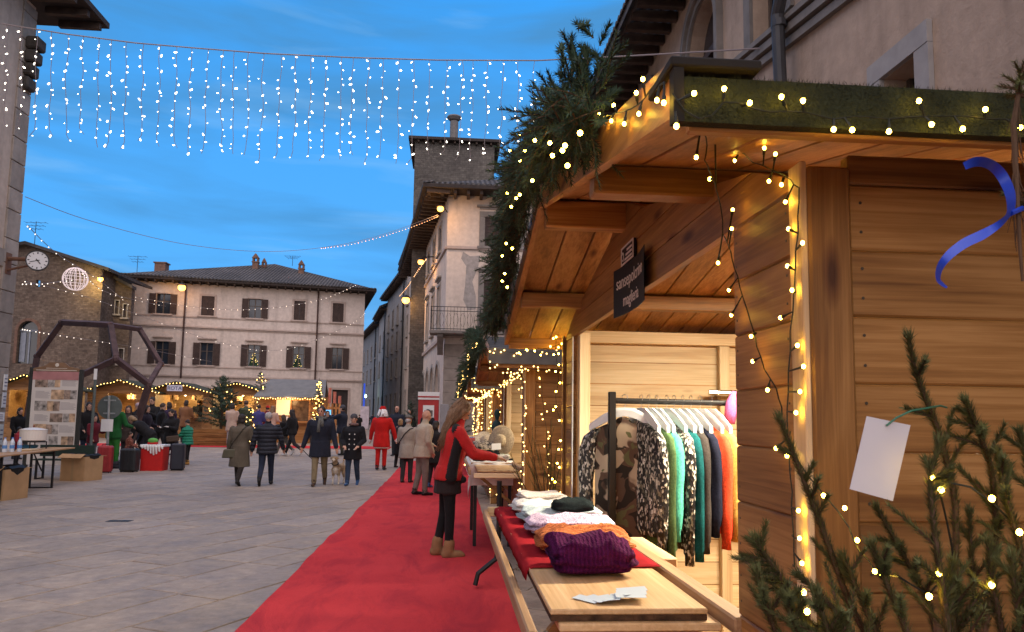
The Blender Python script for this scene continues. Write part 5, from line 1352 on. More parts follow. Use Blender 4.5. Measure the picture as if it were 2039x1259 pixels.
mb = MB(); mb.tube([(1.50, 3.97, 1.50), (1.515, 3.97, 1.60), (1.54, 3.98, 1.645), (1.58, 4.0, 1.64), (1.61, 4.02, 1.56), (1.62, 4.03, 1.42)], [.03, .035, .035, .035, .035, .03], 10); tag(mb.build('pink_scarf', knit('pink_knit', (.72, .16, .42), 110, .4), smooth=True), 'pink scarf thrown over the right end of the clothes rail', 'scarf')
mb = MB(); mb.tube([(1.49, 3.80, 1.28), (1.50, 3.79, 1.1), (1.505, 3.79, .9), (1.50, 3.8, .62), (1.50, 3.8, .35)], [.012, .016, .018, .016, .014], 8)
for k in range(900):
    z = rc.uniform(.35, 1.28); a = rc.random() * 6.28; c = V(1.50, 3.795, z); d = V(cos(a), sin(a), rc.uniform(-.6, .3)) * rc.uniform(.02, .04); mb.add([c + V(0, 0, .001), c - V(0, 0, .001), c + d], [(0, 1, 2)])
tag(mb.build('fluffy_boa', knit('grey_fluff', (.42, .40, .38), 90, .3)), 'grey fluffy scarf hanging beside the coral sweater', 'scarf')
mb = MB(); mb.tube([(1.70, 4.86, 1.70), (2.1, 4.86, 1.70)], .02, 10); mb.box(1.78, 1.86, 4.88, 4.98, 1.685, 1.715); mb.build('chrome_rail', flat('chrome', (.6, .6, .6), .15, 1.0), hut)
mb = MB(); mb.box(.80, .93, 3.05, 3.6, .905, .955, 0, .005); tag(mb.build('wooden_box', PY), 'small plain wooden box behind the counter rail', 'box')

# ================================================================== goods of the second stall
LINEN = plain('white_linen', (.80, .77, .74), .9, .08, 10, .3, 150, sheen=.2)
mb = MB(); DY = 9.0
tx0, tx1, ty0, ty1 = .255, .78, 9.02, 10.55
nx, ny = 14, 30; zt = 1.0
grid = []
for j in range(ny + 1):
    row = []
    for i in range(nx + 1):
        a = lerp(-.16, .525, i / nx); b = lerp(-.27, 1.53, j / ny)
        x = tx0 + max(a, 0); y = ty0 + max(b, 0); z = zt + .003 * noise.noise(V(a * 8, b * 8, 0))
        drop = max(0, -a) + max(0, -b); z -= drop
        if a < 0: x -= .012 + .015 * sin(b * 22)
        if b < 0: y -= .012 + .015 * sin(a * 25)
        row.append(V(x, y, z))
    grid.append(row)
for row in grid: mb.v.extend([tuple(p) for p in row])
for j in range(ny):
    for i in range(nx): a = j * (nx + 1) + i; mb.f.append((a, a + 1, a + nx + 2, a + nx + 1)); mb.m.append(0)
tag(mb.build('tablecloth', LINEN, smooth=True), 'white cloth draped over the counter of the second stall', 'tablecloth')
td = thing('trestle_table', 'folding table under the white cloth of the second stall', 'table', (.52, 9.8, 0))
mb = MB(); mb.box(.26, .775, 9.03, 10.5, .965, .994); mb.build('top', PY, td)
for (x, y) in ((.32, 9.1), (.32, 10.4), (.73, 9.1), (.73, 10.4)): mb = MB(); mb.box(x - .02, x + .02, y - .02, y + .02, 0, .964); mb.build('leg', DARKMETAL, td)
mb = MB(); mb.bar((.36, 9.12, .93), (.80, 9.12, .62), .03, .045, (0, 1, 0)); mb.build('brace', WX, td)
# curved black foot of a stand sticking out over the carpet edge
mb = MB(); mb.tube([(.46, 6.9, .95), (.46, 6.9, .35), (.44, 6.9, .26), (.36, 6.88, .20), (.28, 6.86, .14), (.255, 6.85, .04)], .022, 8)
mb.tube([(.46, 6.9, .35), (.56, 6.92, .2), (.62, 6.94, .04)], .02, 8); tag(mb.build('stand_foot', BLACK), 'black curved stand foot beside the carpet near the first stall', 'stand')
GREYW = knit('grey_wool', (.30, .28, .26), 80, .4); BLK = knit('black_wool', (.015, .015, .017), 80, .4); STR = knit('mixed_wool', (.36, .30, .25), 40, .4, (.03, .03, .035), .52)
rw = random.Random(8)
def lump(name, label, c, w, d, h, mat, seed, cat='wool goods', rot=0): return tag(folded(name, label, c[0], c[1], w, d, h, mat, seed, True, c[2], rot), label, cat, 'wool goods on the white cloth')
lump('wool_socks', 'dark grey folded socks nearest the edge of the white cloth', (.36, 9.2, 1.004), .16, .14, .05, knit('dark_grey_wool', (.07, .065, .065), 80, .4), 21, 'socks')
lump('wool_socks', 'pale grey rolled socks at the near right of the white cloth', (.62, 9.22, 1.004), .20, .13, .07, knit('pale_grey_wool', (.46, .42, .39), 80, .4), 23, 'socks', .2)
lump('wool_socks', 'mid grey folded socks in the middle of the white cloth', (.48, 9.42, 1.004), .2, .14, .06, GREYW, 25, 'socks', -.3)
lump('wool_gloves', 'black wool gloves heaped by the basket on the white cloth', (.55, 9.75, 1.004), .2, .2, .10, BLK, 27, 'gloves')
lump('blue_cloth', 'folded denim blue cloth at the carpet side of the white cloth', (.36, 9.6, 1.004), .16, .2, .05, knit('denim_wool', (.10, .14, .22), 80, .3), 29, 'cloth')
lump('striped_shawl', 'black and cream striped shawl heaped behind the socks', (.46, 10.1, 1.004), .30, .24, .20, STR, 31, 'shawl', .3)
lump('green_shawl', 'pale green folded shawl at the wall side of the white cloth', (.70, 9.62, 1.004), .14, .2, .06, knit('pale_green_wool', (.42, .46, .38), 80, .3), 33, 'shawl')
BSK = plain('wicker', (.34, .24, .14), .8, .35, 30, .8, 60)
bk = thing('wicker_basket', 'wicker basket full of wool goods on the white cloth', 'basket', (.42, 9.95, 1.0))
mb = MB()
for k in range(7): 
    r_ = .13 + .006 * k; mb.tube([(.42 + r_ * cos(a * pi / 10), 9.93 + r_ * .8 * sin(a * pi / 10), 1.012 + .017 * k) for a in range(21)], .0095, 5, 0, False)
mb.build('weave', BSK, bk)
STRAW = plain('straw', (.42, .33, .22), .85, .25, 40, .7, 70)
def hat(label, c, r, tilt, mat):
    M = Matrix.Rotation(tilt[0], 3, 'X') @ Matrix.Rotation(tilt[1], 3, 'Y'); mb = MB(); mb.lathe([(.001, .085), (.05, .088), (.078, .075), (.088, .03), (.092, .005), (r, -.012), (r + .004, -.006), (r, .0), (.094, .012)], (0, 0, 0), 28)
    mb.v = [tuple(M @ Vector(p) * 1.0 + Vector(c)) for p in mb.v]; return tag(mb.build('straw_hat', mat, smooth=True, fix=True), label, 'hat', 'hats at the second stall')
hat('wide pale straw hat standing on edge at the second stall', (.68, 10.05, 1.22), .20, (radians(75), radians(-35)), STRAW)
hat('beige felt hat leaning behind the wide straw hat', (.50, 10.35, 1.2), .16, (radians(60), radians(20)), knit('beige_felt', (.50, .42, .33), 60, .2))
hat('small straw hat with a dark band behind the basket', (.72, 10.42, 1.28), .15, (radians(80), radians(10)), STRAW)
mb = MB(); mb.obox((.60, 9.72, 1.16), (.06, 0, .004), (0, .012, .04), (0, .0015, -.0005)); tag(mb.build('price_card', WHITE), 'white handwritten price card propped before the straw hat', 'card')
mb = MB()
for k in range(5): mb.tube([(.70 + .02 * k, 9.4 + .03 * k, 1.01), (.74 + .015 * k, 9.42, .96), (.79 + .01 * k, 9.42 + .02 * k, .80 - .02 * k)], .018, 6)
tag(mb.build('dark_shawl', BLK), 'black fringed shawl hanging off the wall side of the white cloth', 'shawl')
mb = MB(); mb.lathe([(.05, 0), (.04, .05), (.018, .09), (.018, .26), (.07, .30), (.085, .40), (.06, .47), (.025, .50), (.03, .53), (.045, .58), (.04, .64), (.01, .665)], (.72, 11.6, 1.0), 14); tag(mb.build('mannequin_bust', plain('teal_bust', (.02, .06, .065), .6), smooth=True), 'dark teal bust stand at the back of the second stall counter', 'bust')
for k, (x, y, col) in enumerate(((.40, 12.9 + 1.9, (.45, .10, .09)), (.52, 15.2, (.12, .2, .45)), (.46, 15.8, (.5, .44, .36)))):
    folded('folded_scarf', ('red', 'blue', 'beige')[k] + ' folded scarf on the third stall counter', x, y, .3, .4, .16, knit('scarf_%d' % k, col, 60, .3), 40 + k, True, .97, cat='scarf')

# ================================================================== left side of the piazza
WT = wood('table_pine', 1, (.52, .27, .11), (.62, .36, .16), (.70, .44, .22), .45)
tb = thing('trestle_bench_table', 'long varnished beer table with folding black legs at the left', 'table', (-8.0, 15, 0))
pa, pb = V(-7.30, 12.2, .78), V(-8.02, 17.05, .78); td_ = (pb - pa).normalized(); tn = V(-td_.y, td_.x, 0)
mb = MB(); mb.obox((pa + pb) / 2 + tn * .25 - V(0, 0, .014), (pb - pa) / 2, tn * .25, V(0, 0, .014), 0, .004); mb.build('top', WT, tb)
for f in (.78, .28):
    c0 = pa.lerp(pb, f)
    mb = MB()
    for o in (.05, .45): mb.bar(c0 + tn * o + V(0, 0, -.03), V((c0 + tn * o).x, (c0 + tn * o).y, .01), .035, .035)
    for z in (.02, .70): mb.bar(V(*(c0 + tn * .05).xy, z), V(*(c0 + tn * .45).xy, z), .03, .03)
    mb.build('leg_frame', BLACK, tb)
    mb = MB(); mb.bar(V(*(c0 + tn * .25).xy, .35), V(*(c0 + tn * .25 - td_ * .5).xy, .74), .02, .02); mb.build('brace', BLACK, tb)
gb = thing('bench', 'dark green low bench standing behind the beer table', 'bench', (-8.9, 18, 0))
GRN = plain('dark_green_paint', (.018, .035, .028), .5, .2, 4)
mb = MB(); mb.box(-9.35, -8.15, 17.9, 18.25, .44, .47, 0, .005); mb.build('seat', GRN, gb)
mb = MB(); mb.box(-9.35, -8.15, 18.24, 18.27, .52, .78, 0, .005); mb.build('backrest', GRN, gb)
for x in (-9.25, -8.25):
    mb = MB(); mb.bar((x, 17.95, 0), (x, 17.95, .438), .04, .04); mb.bar((x, 18.25, 0), (x, 18.25, .52), .04, .04); mb.bar((x, 17.97, .03), (x, 18.23, .03), .03, .03); mb.build('leg', BLACK, gb)
# pot on its stand
st = thing('gas_burner', 'dark iron gas ring stand carrying the white pot on the table', 'burner', (-8.60, 16.2, .78))
pc = V(-8.40, 16.1, 0)
mb = MB(); mb.tube([(pc.x + .22 * cos(a * pi / 10), pc.y + .22 * sin(a * pi / 10), .925) for a in range(21)], .014, 6, 0, False); mb.build('ring', IRON, st)
for a in (.3, 1.9, 3.4, 5.0): mb = MB(); mb.tube([(pc.x + .24 * cos(a), pc.y + .24 * sin(a), .782), (pc.x + .24 * cos(a), pc.y + .24 * sin(a), .93)], .012, 6); mb.build('leg', IRON, st)
pt = thing('cooking_pot', 'large white enamel pot with a lid on the gas ring', 'pot', (pc.x, pc.y, .94))
mb = MB(); mb.lathe([(.20, .941), (.235, .955), (.243, 1.15), (.25, 1.158), (.243, 1.165)], pc, 28); mb.build('body', flat('white_enamel', (.72, .68, .62), .25, 0, .5), pt, smooth=False)
mb = MB(); mb.lathe([(.245, 1.166), (.15, 1.195), (.03, 1.21)], pc, 28); lid = mb.build('lid', flat('white_enamel', (.72, .68, .62)), pt)
mb = MB(); mb.ball((pc.x, pc.y, 1.235), .022, n=8, k=6); mb.build('knob', flat('red_wood', (.20, .06, .03)), lid)
mb = MB(); mb.lathe([(.08, .783), (.13, .80), (.15, .845), (.12, .86), (.02, .86)], (pc.x - .05, pc.y, 0), 16); tag(mb.build('blue_bowl', flat('blue_glaze', (.03, .14, .24), .3)), 'blue bowl tucked under the white pot', 'bowl')
mb = MB(); c0 = pa.lerp(pb, .66) + tn * .30; mb.obox(c0 + V(0, 0, .014), td_ * .28, tn * .13, V(0, 0, .012), 0, .004); tag(mb.build('chopping_board', PX), 'pale chopping board lying on the beer table', 'board')
for k in range(3):
    bt = thing('water_bottle', ('clear plastic water bottle with blue label, nearest on the table', 'second clear water bottle on the table', 'third clear water bottle against the left edge')[k], 'bottle', (0, 0, 0), 'water bottles on the beer table')
    c0 = pa.lerp(pb, .52 - .02 * k) + tn * (.22 + .085 * k); bt.location = c0; ROOT_INV[bt.name] = Matrix.Translation(-c0)
    mb = MB(); mb.lathe([(.03, .781), (.038, .785), (.038, .95), (.034, .97), (.016, 1.02), (.016, 1.03)], (c0.x, c0.y, 0), 12); mb.build('body', flat('clear_plastic', (.55, .62, .70), .15, 0, .5), bt)
    mb = MB(); mb.lathe([(.0395, .85), (.0395, .91)], (c0.x, c0.y, 0), 12); mb.build('label_band', flat('blue_label', (.10, .25, .55)), bt)
    mb = MB(); mb.lathe([(.017, 1.031), (.017, 1.05)], (c0.x, c0.y, 0), 10); mb.build('cap', flat('blue_cap', (.08, .2, .6)), bt)
CBD = plain('cardboard', (.42, .26, .13), .9, .12, 4, .15, 60)
def carton(label, c, ux, w, d, h, bag=False):
    ux = Vector(ux).normalized(); uy_ = V(-ux.y, ux.x, 0); c = Vector(c); t = thing('cardboard_box', label, 'box', c, 'cardboard boxes by the beer table')
    for k, (o, n_, half) in enumerate(((uy_ * (-d / 2), uy_, ux * (w / 2)), (uy_ * (d / 2), uy_, ux * (w / 2)), (ux * (-w / 2), ux, uy_ * (d / 2 - .005)), (ux * (w / 2), ux, uy_ * (d / 2 - .005)))):
        mb = MB(); mb.obox(c + o + V(0, 0, h / 2), half, n_ * .004, V(0, 0, h / 2)); mb.build('side', CBD, t)
    mb = MB(); mb.obox(c + V(0, 0, .008), ux * (w / 2 - .006), uy_ * (d / 2 - .006), V(0, 0, .005)); mb.build('bottom', CBD, t)
    for sg, tilt in ((1, .6), (-1, .25)):
        mb = MB(); mb.obox(c + uy_ * (sg * (d / 2 + .06)) + V(0, 0, h + .03 - .05 * tilt), ux * (w / 2 - .01), (uy_ * .07 + V(0, 0, .07 - tilt * .12)) * sg, V(0, 0, .003)); mb.build('flap', CBD, t)
    mb = MB(); nrm = -uy_
    mb.obox(c + uy_ * (-d / 2 - .0055) + V(0, 0, h * .5), ux * .03, uy_ * .0008, V(0, 0, h * .48)); mb.build('tape', flat('brown_tape', (.36, .24, .12), .35), t)
    bgm = flat('black_bag', (.012, .012, .012), .55, 0, .25); q = random.Random(int(w * 1000)); mb = MB(); rs_ = []
    for k, (rr, z) in enumerate(((1.0, h - .10), (1.03, h + .005), (1.05, h + .02), (.92, h + .045), (.55, h + .02), (.1, h - .03))):
        rs_.append([c + ux * (w / 2 * rr * math.copysign(abs(cos(a)) ** .5, cos(a)) * (1.01 if k < 3 else 1)) + uy_ * (d / 2 * rr * math.copysign(abs(sin(a)) ** .5, sin(a))) + V(0, 0, z + q.uniform(-.02, .025)) for a in [2 * pi * j / 26 for j in range(26)]])
    mb.rings(rs_, 0, True); tag(mb.build('bin_bag', bgm, smooth=False), 'crumpled black bin bag lining the ' + label.split(' cardboard')[0].replace('big ', '') + ' cardboard box', 'bag', 'bin bags in the boxes')
carton('nearest open cardboard box at the left edge', (-7.86, 13.95, 0), (.98, -.12, 0), .78, .62, .53)
carton('big tan cardboard box under the far end of the beer table', (-8.22, 17.85, 0), (.97, -.26, 0), .60, .56, .55)

# info panel
ip = thing('information_panel', 'tall information panel with rows of old photographs in front of the stone house', 'information panel', (-9.5, 19.0, 0))
PM = plain('panel_post', (.030, .032, .030), .5, .2, 5)
def z2(zx, zy, Y=18.96): return onY(40 + zx / 6.293, 700 + zy / 6.293, Y)
mb = MB(); mb.box(-10.10, -10.02, 18.96, 19.06, 0, 2.6, 0, .01); mb.build('post', PM, ip)
mb = MB(); mb.box(-8.95, -8.87, 18.96, 19.06, 0, 2.56, 0, .01); mb.build('post', PM, ip)
mb = MB(); a, b = z2(185, 320, 19), z2(735, 328, 19); mb.box(-10.015, -8.955, 18.975, 19.025, .28, 2.50); mb.build('board', plain('cream_print', (.60, .57, .53), .5, .05, 3), ip)
mb = MB(); mb.box(-10.013, -8.957, 18.968, 18.9745, 2.30, 2.50)
mb.build('header', plain('header_print', (.42, .20, .20), .5, .35, 1.5), ip)
mb = MB(); mb.prism([(-10.05, 18.98, 2.51), (-8.92, 18.98, 2.51), (-8.95, 18.98, 2.58), (-9.2, 18.98, 2.63), (-9.3, 18.98, 2.72), (-9.66, 18.98, 2.72), (-9.76, 18.98, 2.63), (-10.02, 18.98, 2.58)], (0, .04, 0)); cr_ = mb.build('crest', plain('crest_brown', (.20, .12, .07), .6, .2, 5), ip, fix=True)
mb = MB(); mb.lathe([(.001, 18.972), (.04, 18.972), (.045, 18.979)], (-9.48, 0, 2.66), 16, axis='y'); mb.box(-9.72, -9.24, 18.974, 18.979, 2.575, 2.585); mb.box(-9.95, -9.02, 18.974, 18.979, 2.525, 2.54); mb.build('emblem', plain('pale_print', (.62, .58, .50), .6), cr_)
ph = [(193, 330, 345, 450), (357, 335, 430, 450), (440, 335, 500, 450), (392, 480, 545, 603), (556, 485, 625, 600), (633, 485, 703, 600), (183, 618, 330, 745), (340, 622, 410, 748), (418, 625, 490, 748), (375, 775, 525, 888), (540, 778, 610, 888), (617, 778, 688, 888), (165, 908, 318, 1035), (325, 915, 395, 1035), (402, 915, 470, 1040), (360, 1060, 465, 1180), (515, 1065, 590, 1180), (597, 1065, 668, 1180)]
tx = [(530, 345, 710, 440), (195, 490, 370, 590), (505, 635, 700, 735), (180, 785, 350, 875), (490, 925, 680, 1020), (190, 1070, 340, 1160)]
def map_panel(zx, zy):
    p = z2(zx, zy, 18.97); p.x = max(-9.99, min(-8.975, p.x + (p.z - 1.6) * .0)); return p
for k, (a, b, c, d) in enumerate(ph):
    p, q = map_panel(a, b), map_panel(c, d); m_ = (plain('sepia_photo', (.25, .19, .15), .5, .85, 9), plain('ochre_photo', (.48, .34, .22), .5, .6, 9), plain('grey_photo', (.30, .28, .26), .5, .8, 10))[(k * 2 + k // 3) % 3]
    mb = MB(); mb.box(p.x, q.x, 18.971, 18.9745, q.z, p.z); mb.build('photograph', m_, ip)
for (a, b, c, d) in tx:
    p, q = map_panel(a, b), map_panel(c, d); mb = MB()
    for k in range(7): z = lerp(q.z, p.z, (k + .5) / 7); mb.box(p.x, lerp(p.x, q.x, (.95, .9, 1, .85, .97, .92, .6)[k]), 18.973, 18.9745, z - .006, z + .006)
    tag(mb.build('text_lines', flat('grey_print', (.36, .34, .34), .6), ip), kind='stuff')
# road sign seen from behind, with a paper notice
rsg = thing('road_sign', 'back of a round grey road sign on a pole with a paper notice', 'road sign', (-8.82, 20.5, 0))
mb = MB(); mb.tube([(-8.82, 20.5, 0), (-8.88, 20.5, 1.98)], .032, 10); mb.build('pole', plain('galvanised', (.34, .36, .35), .45, .2, 6, metal=.5), rsg)
mb = MB(); mb.lathe([(.001, 20.545), (.30, 20.545), (.31, 20.55), (.31, 20.56), (.001, 20.562)], (-8.87, 0, 1.68), 32, axis='y'); disc = mb.build('disc', plain('sign_back', (.12, .14, .13), .5, .15, 4, metal=.3), rsg, fix=True)
for z in (1.52, 1.86): mb = MB(); mb.box(-9.02, -8.72, 20.525, 20.544, z - .02, z + .02); mb.build('clamp', plain('galvanised', (.34, .36, .35)), disc)
mb = MB(); mb.box(-9.02, -8.72, 20.455, 20.46, 1.05, 1.37); mb.build('notice', WHITE, rsg)
mb = MB(); mb.tube([(-8.85, 19.6, 0), (-8.85, 19.6, 2.62)], .035, 10); mb.box(-8.875, -8.80, 19.55, 19.56, 2.35, 2.62, 1); tag(mb.build('slim_pole', [plain('green_grey_pole', (.10, .12, .11), .5), WHITE]), 'slim grey pole with a small white plate right of the information panel', 'pole')
# suitcases and the red sack box
def suitcase(name, label, c, w, d, h, col, rot=0, ribs=True):
    c = Vector(c); ux, uy_ = V(cos(rot), sin(rot), 0), V(-sin(rot), cos(rot), 0); t = thing(name, label, 'suitcase', c, 'suitcases on the paving')
    m_ = plain(name + '_shell_' + str(len(MATS)), col, .45, .15, 5, spec=.45)
    mb = MB(); mb.obox(c + V(0, 0, .05 + h / 2), ux * (w / 2), uy_ * (d / 2), V(0, 0, h / 2), 0, .04); mb.build('shell', m_, t)
    if ribs:
        mb = MB()
        for k in range(4): mb.obox(c + ux * ((k - 1.5) * w * .22) - uy_ * (d / 2 + .004) + V(0, 0, .05 + h / 2), ux * (w * .035), uy_ * .006, V(0, 0, h * .42), 0, .004)
        tag(mb.build('ribs', m_, t), kind='stuff')
    for sx in (-1, 1):
        for sy in (-1, 1): mb = MB(); cc = c + ux * (sx * w * .38) + uy_ * (sy * d * .34); mb.lathe([(.024, -.014), (.024, .014)], (cc.x, cc.y, .026 + c.z), 10, axis='x'); mb.build('wheel', BLACK, t)
    mb = MB(); tp = .05 + h; mb.tube([c + ux * -.09 + V(0, 0, tp), c + ux * -.08 + V(0, 0, tp + .035), c + ux * .08 + V(0, 0, tp + .035), c + ux * .09 + V(0, 0, tp)], .010, 6); mb.build('handle', BLACK, t)
suitcase('suitcase', 'red upright suitcase beside the tan cardboard box', (-8.62, 19.9, 0), .34, .24, .66, (.30, .025, .028), .1)
suitcase('suitcase', 'black ribbed trolley case at the feet of the green elf', (-8.16, 20.25, 0), .42, .28, .58, (.018, .020, .022), -.15)
suitcase('suitcase', 'dark navy trolley case beside the boy in green', (-7.19, 20.9, 0), .34, .26, .70, (.016, .018, .030), .08, False)
rsb = thing('santa_box', 'bright red gift box with white icing edge and a green bow', 'gift box', (-7.77, 20.85, 0))
RED = plain('santa_red_box', (.52, .016, .014), .6, .12, 5)
mb = MB(); mb.box(-8.05, -7.49, 20.62, 21.08, .005, .70, 0, .02); mb.build('box', RED, rsb)
mb = MB(); mb.box(-8.07, -7.47, 20.60, 21.10, .66, .72, 0, .01)
for k in range(8): x = -8.02 + k * .072; L = (.03, .05, .09, .16, .20, .17, .11, .04)[k]; mb.capsule((x, 20.602, .665), (x + .02, 20.602, .665 - L), .034, .022, 0, 8)
mb.build('icing', WHITE, rsb)
mb = MB(); mb.ball((-7.82, 20.8, .82), .13, .12, .07, 12, 8); mb.build('bow', plain('bow_green', (.12, .36, .06), .6), rsb); mb = MB(); mb.box(-7.93, -7.71, 20.72, 20.88, .72, .78, 0, .01); mb.build('bow_base', RED, rsb)
# odds and ends of luggage behind the elf
for k, (x, y, w_, h_, col, lab) in enumerate(((-9.05, 21.4, .5, .22, (.05, .05, .06), 'dark holdall on the ground behind the red suitcase'), (-8.95, 21.7, .42, .3, (.55, .5, .55), 'pale folded pushchair hood behind the road sign'), (-9.35, 21.9, .35, .5, (.02, .02, .025), 'black pushchair bag left of the road sign'))):
    folded('bag', lab, x, y, w_, .4, h_, knit('bag_%d' % k, col, 40, .2), 60 + k, True, .01, cat='bag')
    bpy.context.scene.collection.objects[-1]['group'] = 'luggage behind the elf'

# ------------------------------------------------------------------ rusty polyhedron sculpture
sc = thing('polyhedron_sculpture', 'huge rusty steel polyhedron frame standing in the piazza', 'sculpture', (-11, 24.3, gz(24)))
RUST = plain('corten_steel', (.080, .046, .044), .75, .4, 3, .4, 30)
def z1p(a, b, Y): return onY(a / 2.031, 400 + b / 2.031, Y)
P1, P2, P3, P4 = z1p(150, 630, 25.4), z1p(250, 492, 25.1), z1p(447, 502, 24.2), z1p(470, 640, 23.3)
P5, P6, P7, P8 = z1p(200, 765, 23.5), z1p(602, 742, 23.7), z1p(650, 660, 25.0), z1p(565, 520, 25.2)
P9 = V(-13.35, 25.0, gz(25) + .25); P10 = V(-9.75, 23.9, gz(24) + .02); P11 = V(-11.9, 24.2, gz(24) + .02)
BARS = [(P1, P2), (P2, P3), (P3, P4), (P4, P5), (P4, P6), (P6, P7), (P7, P8), (P8, P3), (P1, P9), (P6, P10), (P5, P11), (P5, P9)]
for i, (a, b) in enumerate(BARS):
    d = (b - a).normalized(); w_ = .165 if i not in (5, 6, 7) else .14
    mb = MB(); mb.bar(a + d * .06, b - d * .06, w_, w_, (.2, -.5, 1), 0, .012); mb.build('bar', RUST, sc)
for p in (P1, P2, P3, P4, P6, P7, P8, P5):
    mb = MB(); mb.obox(p, V(.085, .025, .02), V(-.025, .085, .02), V(-.02, -.02, .09), 0, .045); mb.build('node', RUST, sc)

# ------------------------------------------------------------------ clock on its bracket
ck = thing('street_clock', 'round white street clock on a bracket of the left building', 'clock', (-10.38, 19.5, 4.95))
cc = V(-10.37, 19.45, 5.285); nrm = V(.42, -.9, 0).normalized(); cx_ = V(.9, .42, 0).normalized(); R = .24
def cdisc(r0, r1, d0, d1, n=36):
    mb = MB(); rs_ = []
    for (r, d) in ((r0, d0), (r1, d0), (r1, d1), (r0, d1)): rs_.append([cc + nrm * d + cx_ * (r * cos(2 * pi * j / n)) + V(0, 0, r * sin(2 * pi * j / n)) for j in range(n)])
    mb.rings(rs_, 0, False, True); return mb
mb = MB(); mb.rings([[cc + nrm * d + cx_ * (r * cos(2 * pi * j / 36)) + V(0, 0, r * sin(2 * pi * j / 36)) for j in range(36)] for r, d in ((.21, -.08), (.25, -.06), (.25, .05))], 0, True); mb.build('case', plain('clock_case', (.05, .045, .04), .5), ck, fix=True)
mb = MB(); mb.rings([[cc + nrm * d + cx_ * (r * cos(2 * pi * j / 36)) + V(0, 0, r * sin(2 * pi * j / 36)) for j in range(36)] for r, d in ((.23, .051), (.23, .058))], 0, True); mb.build('dial', flat('clock_dial', (.62, .62, .62), .3, 0, .4), ck, fix=True)
cdisc(.23, .255, .04, .07).build('bezel', DARKMETAL, ck, fix=True)
mb = MB()
for h in range(12):
    a = radians(90 - 30 * h); c = cc + nrm * .060 + cx_ * (.19 * cos(a)) + V(0, 0, .19 * sin(a)); rd = cx_ * cos(a) + V(0, 0, sin(a)); sd = cx_ * -sin(a) + V(0, 0, cos(a))
    mb.obox(c, rd * .022, sd * (.008 if h % 3 else .013), nrm * .001)
tag(mb.build('numerals', BLACK, ck), kind='stuff')
for (ang, L, w_, d) in ((90 - 30 * 4.70, .12, .011, .063), (90 - 6 * 42, .18, .008, .066)):
    a = radians(ang); rd = cx_ * cos(a) + V(0, 0, sin(a)); sd = cx_ * -sin(a) + V(0, 0, cos(a)); mb = MB(); mb.obox(cc + nrm * d + rd * (L / 2 - .03), rd * (L / 2 + .02), sd * w_, nrm * .001); mb.build('hand', BLACK, ck)
mb = MB(); mb.tube([cc - nrm * .05 + V(-.2, .05, .05), V(-11.19, 19.6, 5.35)], .05, 8); mb.tube([cc - nrm * .05 + V(-.2, .05, -.1), V(-11.19, 19.6, 5.05)], .03, 8); mb.box(-11.19, -11.15, 19.5, 19.75, 4.95, 5.5); mb.build('bracket', plain('rust_bracket', (.16, .08, .05), .7), ck)

